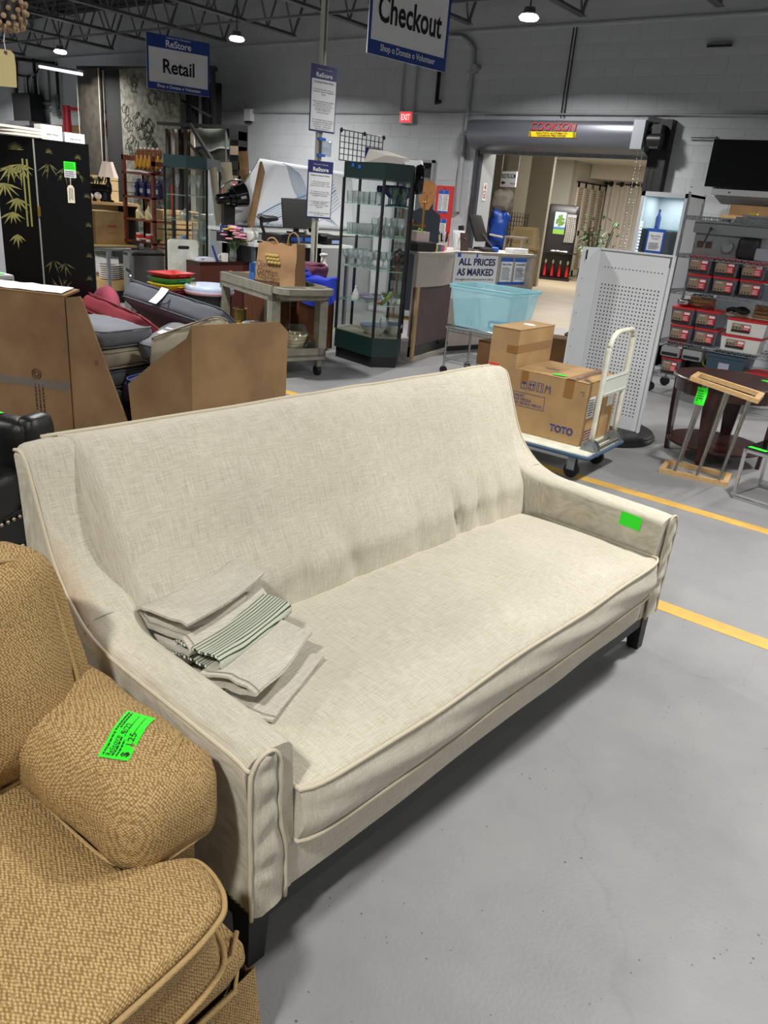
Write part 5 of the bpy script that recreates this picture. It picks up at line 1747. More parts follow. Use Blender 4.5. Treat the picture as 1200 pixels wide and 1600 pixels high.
# ================================================================ HANGING SIGNS
UP_ = (0, 0, 1)
XR = (1, 0, 0)
def hang_sign(label, loc, ang, w_, h_, word, head=0.23, foot=0.14, word_h=0.22, word_w=0.45):
 e = thing('hanging_sign', label, 'sign', loc, ang)
 M().bb(0, w_, 0, 0.012, 0, h_).o('board', m_paper, e)
 hb = M().bb(0, w_, -0.002, 0.0, h_ * (1 - head), h_).o('header_band', m_signblue, e)
 fb = M().bb(0, w_, -0.002, 0.0, 0, h_ * foot).o('footer_band', m_signblue, e)
 for ea in (0, w_ * 0.97):
  M().bb(ea, ea + w_ * 0.03, -0.002, 0, h_ * foot, h_ * (1 - head)).o('side_band', m_signblue, e)
 text('ReStore', hb, (w_ * 0.5, -0.004, h_ * (1 - head * 0.60)), XR, UP_, h_ * head * 0.55, m_paper, w_ * 0.40, bold=0.02)
 text('Habitat for Humanity', hb, (w_ * 0.5, -0.004, h_ * (1 - head * 0.17)), XR, UP_, h_ * head * 0.20, m_paper, w_ * 0.38)
 text(word, e, (w_ * 0.5, -0.004, h_ * (0.5 * (foot + 1 - head))), XR, UP_, h_ * word_h, m_ink, w_ * word_w, bold=0.02)
 text('Shop o Donate o Volunteer', fb, (w_ * 0.5, -0.004, h_ * foot * 0.52), XR, UP_, h_ * foot * 0.62, m_paper, w_ * 0.70, bold=0.015)
 wr = M()
 for x in (0.08, w_ - 0.08):
  wr.cyl((x, 0.005, h_), (x, 0.005, 4.8 - loc[2]), 0.003, n=5)
 wr.o('hanging_wires', m_galv, e)
 return e
hang_sign('blue and white sign reading Checkout hanging from the ceiling', (-5.06, 5.91, 2.80), 81.5, 1.0, 0.80, 'Checkout', word_h=0.27, word_w=0.80)
hang_sign('blue and white sign reading Retail hanging from the ceiling', (-9.39, 6.73, 2.70), 72, 0.83, 0.62, 'Retail', head=0.24, foot=0.13, word_h=0.26, word_w=0.50)
# ================================================================ POLE WITH TWO POLICY SIGNS
pol = thing('pole', 'slim cream steel pole rising from the checkout to the ceiling', 'pole', (-6.96, 7.36, 0), 78)
M().bb(-0.03, 0.03, -0.03, 0.03, 0, 4.8).o('post', mat('cream_enamel', (214, 214, 200), 0.45), pol)
M().bb(-0.012, 0.012, -0.036, -0.03, 0, 4.8).o('slotted_channel', m_steel, pol)
M().bb(-0.09, 0.09, -0.09, 0.09, 0, 0.012).o('foot_plate', m_galv, pol)
def policy(label, zb, h_, title, body, y=-0.045, w_=0.36, tag_line=None, x=0.0):
 e = thing('policy_sign', label, 'sign', (-6.96, 7.36, 0), 78)
 b = M().bb(-w_ / 2 + x, w_ / 2 + x, y - 0.008, y, zb, zb + h_).o('board', m_signdeep, e)
 M().bb(-w_ / 2 + 0.012 + x, w_ / 2 - 0.012 + x, y - 0.010, y - 0.008, zb + 0.018, zb + h_ * 0.79).o('white_panel', m_paper, b)
 text('ReStore', b, (x, y - 0.011, zb + h_ * 0.855), XR, UP_, h_ * 0.07, m_paper, w_ * 0.62, bold=0.03)
 text('Habitat for Humanity', b, (x, y - 0.011, zb + h_ * 0.935), XR, UP_, h_ * 0.022, m_paper, w_ * 0.58)
 text(title, e, (x, y - 0.011, zb + h_ * 0.745), XR, UP_, h_ * 0.034, m_navyink, w_ * 0.76, bold=0.02)
 z = zb + h_ * 0.66
 for para, n in body:
  hh = h_ * 0.038 * n
  text(para, e, (x, y - 0.011, z - hh / 2), XR, UP_, hh * 0.86, m_navyink, w_ * 0.80, spacing=1.0)
  z -= hh + h_ * 0.055
 return e
policy('upper blue and white Purchased Item Policy sign on the cream pole', 2.297, 0.685, 'Purchased Item Policy',
       [('Purchased items may be\nheld for up to 3 business\ndays.', 3), ('Items not picked up within\n3 business days will be\nplaced back on sales floor\nand you will receive\nSTORE CREDIT for\nyour purchases.', 6), ('Purchased items must\nbe picked up between\n10:00 am - 5:30 pm\nTuesday - Saturday.\nNo exceptions.', 5)])
policy('lower blue and white Return Policy sign on the cream pole', 1.35, 0.64, 'ReStore Return Policy',
       [('1. Purchase must be\nreturned within 30\ndays of purchase date', 3), ('2. Return must be\naccompanied by the\noriginal receipt', 3), ('3. Customer will receive\na STORE CREDIT\n(no credit card or cash\nrefunds)', 4), ('Store Credits are good\nfor 60 days', 2)], x=0.01)
bg = thing('clear_bag', 'small clear bag held by two strips of blue tape on the cream pole', 'bag', (-6.96, 7.36, 0), 78)
M().pillow((0.07, -0.052, 2.13), (0.15, 0.02, 0.17), 0.01, 0, 6, 0.006, 2).o('bag', glass_mat('clear_plastic', (226, 232, 238), 0.2, 0.15), bg, 60)
for z in (2.225, 2.05):
 M().bb(-0.045, 0.055, -0.068, -0.03, z - 0.014, z + 0.014).o('blue_tape', m_tapeblue, bg)
# ================================================================ DARK GLASS DISPLAY CASE
case = thing('display_case', 'tall dark green glass display case full of glassware', 'display case', (0, 0, 0))
CA = [(-5.62, 6.33), (-5.00, 6.215), (-4.835, 6.44), (-5.06, 6.78), (-5.40, 6.95), (-5.72, 6.70)]
cc = V((sum(p[0] for p in CA) / 6, sum(p[1] for p in CA) / 6, 0))
def inset(poly, k):
 return [(cc.x + (p[0] - cc.x) * k, cc.y + (p[1] - cc.y) * k) for p in poly]
M().prism(inset(CA, 0.95), 0.0, 0.11).o('plinth', m_blackgloss, case)
M().prism(CA, 0.11, 0.30).o('base', m_darkgreen, case)
M().prism(inset(CA, 0.96), 0.30, 0.305).o('base_board', mat('case_floor', (132, 126, 108), 0.6), case)
M().prism(CA, 1.80, 1.945).o('fascia', m_darkgreen, case)
for i, p in enumerate(inset(CA, 0.985)):
 M().bb(p[0] - 0.011, p[0] + 0.011, p[1] - 0.011, p[1] + 0.011, 0.305, 1.80).o('corner_post', m_black, case)
CI = inset(CA, 0.97)
for i in range(6):
 a, b = CI[i], CI[(i + 1) % 6]
 M().add([(a[0], a[1], 0.305), (b[0], b[1], 0.305), (b[0], b[1], 1.80), (a[0], a[1], 1.80)], [(0, 1, 2, 3)]).o('glass_pane', m_glass, case)
SHZ = [0.62, 0.955, 1.27, 1.56]
for z in SHZ:
 M().add([(p[0], p[1], z + 0.0075) for p in inset(CA, 0.93)], [tuple(range(6))]).o('glass_shelf', m_glassedge, case)
 f = M()
 for i in range(6):
  a, b = inset(CA, 0.935)[i], inset(CA, 0.935)[(i + 1) % 6]
  f.bar((a[0], a[1], z + 0.004), (b[0], b[1], z + 0.004), 0.007)
 f.o('shelf_edge', mat('glass_edge_green', (150, 190, 178), 0.2), case)
fz = M()
fz.slab([(-5.50, 6.302, 1.90), (-5.46, 6.295, 1.90), (-5.46, 6.295, 1.93), (-5.50, 6.302, 1.93)], -0.003)
fz.o('blue_tape', m_tapeblue, case)
M().slab([(-5.40, 6.284, 1.885), (-5.36, 6.277, 1.885), (-5.36, 6.277, 1.915), (-5.40, 6.284, 1.915)], -0.003).o('blue_tape', m_tapeblue, case)
def inside(x, y, k=0.84):
 P = inset(CA, k)
 for i in range(6):
  a, b = P[i], P[(i + 1) % 6]
  if (b[0] - a[0]) * (y - a[1]) - (b[1] - a[1]) * (x - a[0]) < 0:
   return False
 return True
def vessel(kind):
 if kind == 'tumbler':
  return [(0.0, 0.0), (0.026, 0.0), (0.028, 0.004), (0.033, 0.10), (0.031, 0.10), (0.026, 0.012), (0.0, 0.012)]
 if kind == 'goblet':
  return [(0.0, 0.0), (0.033, 0.0), (0.030, 0.006), (0.006, 0.012), (0.005, 0.06), (0.014, 0.072), (0.034, 0.10), (0.036, 0.125), (0.030, 0.155), (0.028, 0.155), (0.033, 0.12), (0.012, 0.08), (0.0, 0.075)]
 if kind == 'bigbowl':
  return [(0.0, 0.0), (0.038, 0.0), (0.034, 0.006), (0.007, 0.012), (0.006, 0.075), (0.02, 0.085), (0.048, 0.115), (0.056, 0.15), (0.050, 0.185), (0.048, 0.185), (0.053, 0.15), (0.02, 0.092), (0.0, 0.088)]
 if kind == 'flute':
  return [(0.0, 0.0), (0.034, 0.0), (0.031, 0.005), (0.005, 0.01), (0.004, 0.08), (0.012, 0.095), (0.026, 0.15), (0.027, 0.20), (0.023, 0.235), (0.021, 0.235), (0.025, 0.195), (0.01, 0.10), (0.0, 0.095)]
 if kind == 'sundae':
  return [(0.0, 0.0), (0.036, 0.0), (0.036, 0.008), (0.012, 0.02), (0.014, 0.05), (0.034, 0.075), (0.045, 0.12), (0.043, 0.15), (0.041, 0.15), (0.042, 0.12), (0.012, 0.06), (0.0, 0.055)]
ME = {}
def glassm(kind, material):
 k = (kind, material.name)
 if k not in ME:
  ME[k] = M().lathe(vessel(kind), n=14).mesh('glass_' + kind, material, 50)
 return ME[k]
def put(name, me, loc, label, cat, group=None, sc=1.0, rz=0.0):
 o = bpy.data.objects.new(name, me)
 COL.objects.link(o)
 o.location = loc
 o.scale = (sc, sc, sc)
 o.rotation_euler = (0, 0, rz)
 return tag(o, label, cat, group)
m_cobalt = mat('cobalt_glass', (14, 18, 110), 0.06, spec=0.8)
m_tealglass = glass_mat('teal_glass', (120, 190, 170), 0.16, 0.05)
rg = random.Random(11)
ORD = ['first', 'second', 'third', 'fourth', 'fifth', 'sixth', 'seventh', 'eighth', 'ninth', 'tenth']
def fill(z, kind, material, label, group, cat, pts, name, sc=1.0):
 for q in pts:
  lb = label
  if len(q) > 2:
   lb = label + ', row %s from front, %s from left' % (ORD[q[3]], ORD[q[2]])
  put(name, glassm(kind, material), (q[0], q[1], z), lb, cat, group, sc * (0.95 + rg.random() * 0.1))
def gridpts(k, step, u0, u1, v0, v1):
 """spots on a shelf: u runs along the long front, v goes back"""
 A_, B_ = V((CA[0][0], CA[0][1], 0)), V((CA[1][0], CA[1][1], 0))
 d = (B_ - A_).normalized()
 n = V((-d.y, d.x, 0))
 L = (B_ - A_).length
 out = []
 u = u0
 cu_ = {}
 while u <= u1:
  v = v0
  rw = -1
  while v <= v1:
   rw += 1
   p = A_ + d * (u * L) + n * v
   if inside(p.x, p.y, k):
    cu_[rw] = cu_.get(rw, -1) + 1
    out.append((p.x + rg.uniform(-.008, .008), p.y + rg.uniform(-.008, .008), cu_[rw], rw))
   v += step
  u += step / L
 return out
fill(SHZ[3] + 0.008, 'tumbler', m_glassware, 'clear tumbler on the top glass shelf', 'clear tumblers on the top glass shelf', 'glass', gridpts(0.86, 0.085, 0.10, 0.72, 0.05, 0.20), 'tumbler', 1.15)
fill(SHZ[3] + 0.008, 'bigbowl', m_cobalt, 'cobalt blue goblet on the top glass shelf', 'cobalt blue goblets', 'goblet', gridpts(0.86, 0.125, 0.45, 0.95, 0.27, 0.42)[:6], 'goblet')
fill(SHZ[3] + 0.008, 'sundae', m_tealglass, 'green footed glass on the top glass shelf', 'green footed glasses', 'glass', [(-4.985, 6.36, 0, 0), (-4.95, 6.46, 1, 0), (-5.04, 6.53, 0, 1)], 'footed_glass', 1.1)
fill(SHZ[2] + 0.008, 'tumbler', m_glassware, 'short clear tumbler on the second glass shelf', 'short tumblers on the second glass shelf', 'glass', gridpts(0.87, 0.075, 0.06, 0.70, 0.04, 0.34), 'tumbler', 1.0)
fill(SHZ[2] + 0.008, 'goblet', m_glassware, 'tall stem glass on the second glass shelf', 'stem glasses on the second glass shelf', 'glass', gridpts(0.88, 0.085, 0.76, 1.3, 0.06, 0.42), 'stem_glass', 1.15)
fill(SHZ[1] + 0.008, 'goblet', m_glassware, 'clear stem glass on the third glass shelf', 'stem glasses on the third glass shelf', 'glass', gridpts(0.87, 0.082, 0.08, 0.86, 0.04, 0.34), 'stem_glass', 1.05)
fill(SHZ[1] + 0.008, 'sundae', m_tealglass, 'teal glass on the third glass shelf', 'teal glasses on the third glass shelf', 'glass', [(-5.02, 6.60, 0, 0), (-5.10, 6.66, 0, 1)], 'teal_glass', 1.2)
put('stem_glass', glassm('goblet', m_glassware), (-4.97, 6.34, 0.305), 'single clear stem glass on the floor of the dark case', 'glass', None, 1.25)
bu = thing('bust', 'small dark carved head with dark hair on the third glass shelf', 'bust', (-4.95, 6.47, SHZ[1] + 0.008), -20)
mh_ = M()
mh_.ball((0, 0, 0.135), (0.042, 0.048, 0.06), 14, 10)
mh_.tube([(0, 0.005, 0.0), (0, 0.005, 0.05), (0, 0.005, 0.09)], [0.035, 0.024, 0.024], 10)
mh_.tube([(0, -0.046, 0.15), (0, -0.058, 0.128), (0, -0.044, 0.12)], [0.005, 0.011, 0.006], 8)
mh_.ball((0, -0.045, 0.108), (0.015, 0.008, 0.006), 8, 6)
mh_.o('head', mat('dark_brown_carving', (74, 46, 34), 0.45), bu, 60)
hh_ = M()
hh_.ball((0, 0.018, 0.165), (0.058, 0.052, 0.055), 12, 8)
hh_.ball((-0.055, 0.01, 0.10), (0.022, 0.026, 0.04), 8, 6)
hh_.ball((0.055, 0.01, 0.10), (0.022, 0.026, 0.04), 8, 6)
hh_.o('hair', m_black, bu, 60)
def bowl(label, loc, r, h_, material, rim=None, name='bowl', cat='bowl', group=None):
 e = thing(name, label, cat, loc, 0, group)
 M().lathe([(0, 0), (r * 0.45, 0), (r * 0.48, 0.008), (r * 0.8, h_ * 0.6), (r, h_), (r * 0.96, h_), (r * 0.75, h_ * 0.58), (r * 0.42, 0.016), (0, 0.014)], n=24).o('body', material, e, 50)
 if rim:
  M().lathe([(r * 0.955, h_ - 0.004), (r * 1.004, h_ - 0.004), (r * 1.004, h_ + 0.002), (r * 0.955, h_ + 0.002)], n=24).o('rim', rim, e, 50)
  M().lathe([(r * 0.78, h_ * 0.645), (r * 0.93, h_ * 0.93), (r * 0.925, h_ * 0.935), (r * 0.775, h_ * 0.65)], n=24).o('painted_band', rim, e, 50)
 return e
m_blueglaze = mat('blue_glaze', (80, 104, 140), 0.3)
bowl('wide pale bowl with a blue painted rim on the case floor at the front', (-5.16, 6.42, 0.305), 0.155, 0.10, m_ceramic, m_blueglaze)
bowl('second blue rimmed bowl on the case floor at the right rear', (-5.10, 6.66, 0.305), 0.12, 0.10, m_ceramic, m_blueglaze)
bowl('pale patterned dish at the left of the fourth glass shelf', (-5.44, 6.50, SHZ[0] + 0.008), 0.11, 0.05, m_ceramic, mat('violet_glaze', (110, 90, 130), 0.3), 'dish', 'dish')
bowl('white and violet patterned plate in the middle of the fourth glass shelf', (-5.20, 6.39, SHZ[0] + 0.008), 0.11, 0.05, m_ceramic, mat('violet_glaze', (110, 90, 130), 0.3), 'dish', 'dish')
for i, (x, y) in enumerate(((-5.30, 6.60), (-5.06, 6.56), (-5.16, 6.72))):
 bowl('small white cup behind the dishes on the fourth shelf, ' + ['leftmost', 'middle', 'rightmost'][i] + ' of three', (x, y, SHZ[0] + 0.008), 0.055, 0.06, m_ceramic, mat('violet_glaze', (110, 90, 130), 0.3), 'cup', 'cup', 'white cups on the fourth glass shelf')
tr_ = thing('figurine', 'small white cone figurine at the left front of the fourth shelf', 'figurine', (-5.40, 6.375, SHZ[0] + 0.008))
M().lathe([(0, 0), (0.045, 0), (0.047, 0.02), (0.03, 0.07), (0.012, 0.12), (0.0, 0.135)], n=10).o('body', m_ceramic, tr_, 40)
M().ball((0, 0, 0.13), 0.016, 8, 6).o('tip', m_ceramic, tr_, 60)
hs = thing('high_heel_shoe', 'green patterned high heel shoe ornament with a red toe', 'ornament', (-4.985, 6.37, SHZ[0] + 0.008), 60)
s = M()
s.tube(smooth_line([(-0.075, 0, 0.018), (-0.045, 0, 0.022), (-0.01, 0, 0.045), (0.03, 0, 0.095), (0.055, 0, 0.125)], 4), [0.012, 0.016, 0.020, 0.022, 0.023, 0.022, 0.020, 0.020, 0.021, 0.022, 0.023, 0.024, 0.026, 0.027, 0.028, 0.026, 0.02], 10)
s.o('upper', mat('green_leopard', (150, 160, 96), 0.4, col2=(60, 90, 40), vscale=60), hs, 60)
M().tube([(0.062, 0, 0.11), (0.055, 0, 0.05), (0.05, 0, 0.0)], [0.016, 0.008, 0.007], 8).o('heel', mat('green_leopard', (150, 160, 96), 0.4), hs, 60)
M().ball((-0.078, 0, 0.018), (0.02, 0.014, 0.015), 8, 6).o('toe', m_red, hs, 60)
for (x, y, l) in ((-5.12, 6.52, 'left'), (-5.02, 6.62, 'right')):
 e = thing('leaf_ornament', 'leafy green ornament behind the shoe on the fourth glass shelf, the ' + l + ' one', 'ornament', (x, y, SHZ[0] + 0.008))
 m = M()
 for i in range(14):
  a = i * 2.4
  m.add([(0, 0, 0.03), (0.03 * math.cos(a + .4), 0.03 * math.sin(a + .4), 0.08), (0.06 * math.cos(a), 0.06 * math.sin(a), 0.09 + 0.02 * (i % 3)), (0.03 * math.cos(a - .4), 0.03 * math.sin(a - .4), 0.08)], [(0, 1, 2, 3)])
 m.o('leaves', m_leaf, e)
 M().lathe([(0, 0), (0.03, 0), (0.035, 0.045), (0, 0.05)], n=10).o('pot', m_ceramic, e, 40)
bx = thing('carton', 'pale grey slanted carton lying on top of the dark display case', 'carton', (-5.46, 6.60, 1.945), -8)
b = M()
b.add([(-0.02, -0.13, 0.0), (0.37, -0.13, 0.0), (0.37, 0.16, 0.0), (-0.02, 0.16, 0.0), (0.02, -0.10, 0.135), (0.33, -0.16, 0.075), (0.33, 0.16, 0.075), (0.02, 0.16, 0.135)],
      [(3, 2, 1, 0), (4, 5, 6, 7), (0, 1, 5, 4), (1, 2, 6, 5), (2, 3, 7, 6), (3, 0, 4, 7)])
b.o('box_body', mat('pale_box', (196, 192, 184), 0.7), bx)
M().bb(-0.04, -0.02, -0.10, 0.1, 0.0, 0.15).o('blue_side', m_signdeep, bx)
bx = thing('carton', 'white carton lid tilted at the right end of the case top', 'carton', (-5.12, 6.70, 1.945), 30)
b = M()
b.add([(-0.10, -0.08, 0), (0.16, -0.08, 0), (0.16, 0.12, 0), (-0.10, 0.12, 0), (-0.10, -0.08, 0.02), (0.14, -0.06, 0.07), (0.14, 0.12, 0.07), (-0.10, 0.12, 0.02)],
      [(3, 2, 1, 0), (4, 5, 6, 7), (0, 1, 5, 4), (1, 2, 6, 5), (2, 3, 7, 6), (3, 0, 4, 7)])
b.o('box_body', m_paper, bx)
M().bb(-0.10, 0.14, 0.12, 0.125, 0, 0.07).o('end_flap', m_paper, bx)
q = Px(527, 296, -6.2)
gp = grid_panel('wire_grid_panel', 'short black wire grid panel standing on top of the dark display case', (-5.58, 6.20, 1.95), 90, 0.66, 0.27, 10, 5, 0.004)
for k, px in enumerate((0.0, 0.35, 0.66)):
 M().ball((px, -0.012, 0.265), (0.02, 0.014, 0.022), 8, 6).o('clip', m_black, gp, 60)
fn_ = thing('desk_fan', 'round black fan guard hanging at the right end of the dark display case', 'fan', (-4.98, 6.66, 1.80), 35)
m = M()
m.lathe([(0.13, -0.04), (0.145, 0.0), (0.13, 0.04), (0.12, 0.0)], (0.05, 0.0, 0.03), 24, Matrix.Rotation(R(90), 3, 'Y'))
m.o('guard_rim', m_blackgloss, fn_, 60)
M().lathe([(0.0, -0.03), (0.12, -0.01), (0.12, 0.01), (0, 0.03)], (0.05, 0, 0.03), 20, Matrix.Rotation(R(90), 3, 'Y')).o('blades', m_black, fn_, 60)
# ================================================================ CHECKOUT COUNTER
ctr = thing('checkout_counter', 'curved pale laminate checkout counter with a mauve recessed front', 'counter', (0, 0, 0))
CZ = 1.13
f0, f1 = V((-4.985, 6.86, 0)), V((-5.16, 7.80, 0))
def bow(t, push=0.06):
 p = f0 + (f1 - f0) * t
 d = (f1 - f0).normalized()
 n = V((d.y, -d.x, 0))
 return p + n * push * math.sin(math.pi * t)
def curved_panel(push, z0, z1, th, n=16):
 m = M()
 o = [bow(i / n, push) for i in range(n + 1)]
 d = (f1 - f0).normalized()
 nn = V((d.y, -d.x, 0))
 i_ = [p - nn * th for p in o]
 vs = [V((p.x, p.y, z)) for z in (z0, z1) for p in o + i_[::-1]]
 k = 2 * (n + 1)
 fs = [tuple(range(k))[::-1], tuple(range(k, 2 * k))] + [(i, (i + 1) % k, k + (i + 1) % k, k + i) for i in range(k)]
 return m.add(vs, fs)
curved_panel(0.06, 0.79, CZ, 0.03).o('upper_front', m_laminate, ctr, 40)
curved_panel(0.00, 0.16, 0.79, 0.03).o('recessed_front', m_brownpanel, ctr, 40)
curved_panel(0.005, 0.05, 0.16, 0.03).o('dark_kick', m_blackgloss, ctr, 40)
curved_panel(0.03, 0.0, 0.05, 0.05).o('base_strip', m_laminate, ctr, 40)
M().slab([(-4.985, 6.86, 0.03), (-5.0, 6.93, 0.03), (-5.0, 6.93, 0.79), (-4.985, 6.86, 0.79)], 0.02).o('left_jamb', mat('edge_wood', (176, 148, 108), 0.6), ctr)
M().slab([(-5.135, 7.66, 0.03), (-5.16, 7.80, 0.03), (-5.16, 7.80, 0.79), (-5.135, 7.66, 0.79)], -0.06).o('right_jamb', m_laminate, ctr)
M().cyl((-5.075, 7.70, 0.12), (-5.09, 7.70, 0.12), 0.03, n=14).o('cable_port', m_ink, ctr, 40)
g1, g2 = V((-5.16, 7.80, 0)), V((-4.86, 9.16, 0))
dd_ = (g2 - g1).normalized()
nn_ = V((dd_.y, -dd_.x, 0))
body = M()
body.prism([(g1.x, g1.y), (g2.x, g2.y), (g2.x - 0.7, g2.y + 0.16), (g1.x - 0.66, g1.y + 0.12)], 0.06, CZ - 0.02)
body.o('right_body', m_laminate, ctr)
M().prism([(g1.x, g1.y + 0.02), (g2.x - 0.02, g2.y - 0.02), (g2.x - 0.66, g2.y + 0.1), (g1.x - 0.6, g1.y + 0.1)], 0.0, 0.06).o('base_strip', m_black, ctr)
top = M()
tpz = [bow(i / 12, 0.075) for i in range(13)]
poly = [(p.x, p.y) for p in tpz] + [(g2.x + 0.02, g2.y + 0.01), (g2.x - 0.72, g2.y + 0.17), (g1.x - 0.70, g1.y + 0.12), (f0.x - 0.5, f0.y + 0.38), (f0.x - 0.04, f0.y + 0.04)]
top.prism(poly, CZ - 0.02, CZ + 0.012)
top.o('worktop', m_laminate, ctr)
def on_front(t, z, off=0.0):
 return g1 + (g2 - g1) * t + nn_ * off + V((0, 0, z))
def sheet(parent, t0, t1, z0, z1, off, material, name):
 m = M()
 m.slab([on_front(t0, z0, off), on_front(t1, z0, off), on_front(t1, z1, off), on_front(t0, z1, off)], 0.0015)
 return m.o(name, material, parent)
ban = thing('banner', 'white banner reading ALL PRICES AS MARKED taped to the counter front', 'banner', (0, 0, 0))
bo = sheet(ban, 0.0, 0.52, 0.62, 1.12, 0.004, m_paper, 'sheet')
LW = (g2 - g1).length
text('ALL PRICES', ban, on_front(0.27, 1.035, 0.008), dd_, UP_, 0.082, m_navyink, LW * 0.44, bold=0.03)
text('AS MARKED', ban, on_front(0.26, 0.92, 0.008), dd_, UP_, 0.082, m_navyink, LW * 0.44, bold=0.03)
text('(No haggling with staff and volunteers, please.)', ban, on_front(0.26, 0.835, 0.008), dd_, UP_, 0.03, m_ink, LW * 0.46, shear=0.2)
text('Help us with', ban, on_front(0.34, 0.755, 0.008), dd_, UP_, 0.05, m_ink, LW * 0.3, shear=0.2)
for t in (0.03, 0.05, 0.25):
 sheet(ban, t, t + 0.018, 1.085, 1.13, 0.006, m_tapeblue, 'blue_tape')
for (t0, lbl, ttl, z0) in ((0.57, 'Return Policy notice taped to the counter front beside the banner', 'Return Policy', 0.80), (0.745, 'white notice with blue tape at the right of the counter front', 'Donation Policy', 0.80)):
 nt_ = thing('notice', lbl, 'notice', (0, 0, 0))
 s = sheet(nt_, t0, t0 + 0.145, z0, 1.09, 0.004, m_paper, 'sheet')
 sheet(nt_, t0 - 0.005, t0 + 0.15, 1.05, 1.095, 0.006, m_tapeblue, 'blue_tape')
 sheet(nt_, t0 - 0.02, t0 + 0.155, z0 - 0.02, z0 + 0.012, 0.006, m_tapeblue, 'blue_tape')
 text(ttl, nt_, on_front(t0 + 0.072, 1.015, 0.008), dd_, UP_, 0.026, m_navyink, LW * 0.115, bold=0.02)
 lines(nt_, on_front(t0 + 0.072, 0.91, 0.008), dd_, UP_, LW * 0.11, 0.15, 9, m_greyink, seed=int(t0 * 100))
TZ = CZ + 0.012
def till(label, loc, ang, w_, h_, tilt, back=False):
 e = thing('monitor', label, 'monitor', loc, ang)
 rot = Matrix.Rotation(R(tilt), 3, 'X')
 c = V((0, 0, 0.09 + h_ / 2))
 M().pillow(c, (w_, 0.035, h_), 0.012, 0, 4, rot=rot).o('housing', m_blackplastic, e, 50)
 m = M().box(c + rot @ V((0, -0.0182, 0)), (w_ - 0.03, 0.002, h_ - 0.03), rot)
 m.o('screen', m_screen, e)
 M().tube([(0, 0.02, 0.09 + h_ * 0.3), (0, 0.10, 0.10), (0, 0.10, 0.012)], [0.03, 0.03, 0.03], 8).o('stem', m_black, e, 60)
 M().pillow((0, 0.07, 0.012), (0.24, 0.2, 0.024), 0.01, 0, 4).o('base', m_black, e, 50)
 return e
p = Pp(708, 388, V((-5.5, 8.3, TZ)), V((0, 0, 1)))
mb = thing('monitor', 'black touch monitor on the checkout counter, seen from behind', 'monitor', (-5.50, 8.78, TZ), 105)
rot = Matrix.Rotation(R(-24), 3, 'X')
M().pillow(V((0, 0, 0.25)), (0.50, 0.03, 0.33), 0.012, 0, 4, rot=rot).o('housing', m_blackplastic, mb, 50)
M().box(V((0, 0, 0.25)) + rot @ V((0, 0.016, 0)), (0.46, 0.002, 0.29), rot).o('screen', m_screen, mb)
M().slab([(0.02, -0.02, 0.22), (0.09, -0.02, 0.22), (0.22, -0.18, 0.02), (0.15, -0.18, 0.02)], 0.02).o('rear_stand', m_black, mb)
M().bb(0.05, 0.27, -0.20, 0.05, 0.0, 0.025).o('foot', m_black, mb)
M().pillow((-0.28, 0.12, 0.16), (0.16, 0.03, 0.22), 0.01, 0, 4, rot=Matrix.Rotation(R(-10), 3, 'X')).o('second_screen', m_blackplastic, mb, 50)
M().bb(-0.35, -0.20, 0.08, 0.18, 0, 0.06).o('second_foot', m_black, mb)
def card_stand(name, label, loc, ang, w_, h_, material, cat, tilt=-12):
 e = thing(name, label, cat, loc, ang)
 rot = Matrix.Rotation(R(tilt), 3, 'X')
 M().box(rot @ V((0, 0, h_ / 2)) + V((0, 0, 0.004)), (w_, 0.008, h_), rot).o('card', material, e)
 M().box(rot @ V((0, -0.005, h_ / 2)) + V((0, 0, 0.004)), (w_ * 0.8, 0.002, h_ * 0.8), rot).o('face', material if material is not m_paper else mat('pale_print', (222, 226, 228), 0.6), e)
 M().bar((0, 0.01, h_ * 0.7), (0, h_ * 0.4, 0.004), 0.012).o('easel_leg', material, e)
 return e
card_stand('sign_holder', 'white card in an upright holder on the checkout counter', (-5.34, 8.16, TZ), 80, 0.20, 0.22, m_paper, 'card holder')
card_stand('photo_frame', 'small dark red picture frame on the checkout counter', (-5.20, 8.05, TZ), 70, 0.11, 0.20, mat('dark_red_frame', (70, 34, 30), 0.4), 'frame')
ph_ = thing('pen_cup', 'cup crammed with coloured pens on the checkout counter', 'pen cup', (-5.34, 7.80, TZ))
M().lathe([(0, 0), (0.05, 0), (0.055, 0.09), (0.05, 0.09), (0.045, 0.01), (0, 0.01)], n=12).o('cup', m_ceramic, ph_, 40)
for i in range(9):
 a = i * 0.7
 M().cyl((0.025 * math.cos(a), 0.025 * math.sin(a), 0.015), (0.06 * math.cos(a), 0.06 * math.sin(a), 0.16 + 0.02 * (i % 3)), 0.006, n=6).o('pen', [m_signblue, m_yellow, m_ink, m_paper, m_ink][i % 5], ph_, 60)
for i, (c, x, l) in enumerate(((m_yellow, 0, 'yellow'), (m_blueplastic, 0.075, 'blue'), (mat('pink_plastic', (226, 96, 110), 0.5), 0.155, 'pink'))):
 e = thing('plastic_tub', l + ' plastic tub in the row at the left of the counter', 'tub', (-5.16 - x * 0.1, 7.34 + x, TZ), 80)
 M().pillow((0, 0, 0.035), (0.075, 0.11, 0.07), 0.012, 0, 4).o('tub', c, e, 50)
 M().bb(-0.036, 0.036, -0.05, 0.05, 0.07, 0.076).o('lid', m_paper if i == 2 else c, e)
e = thing('card_terminal', 'flat black cash drawer at the left end of the checkout counter', 'cash drawer', (-5.17, 7.10, TZ), 80)
M().pillow((0.02, 0.0, 0.05), (0.30, 0.20, 0.10), 0.012, 0, 4).o('drawer', m_blackplastic, e, 50)
M().bb(-0.12, 0.16, -0.105, -0.10, 0.02, 0.08).o('drawer_front', m_black, e)
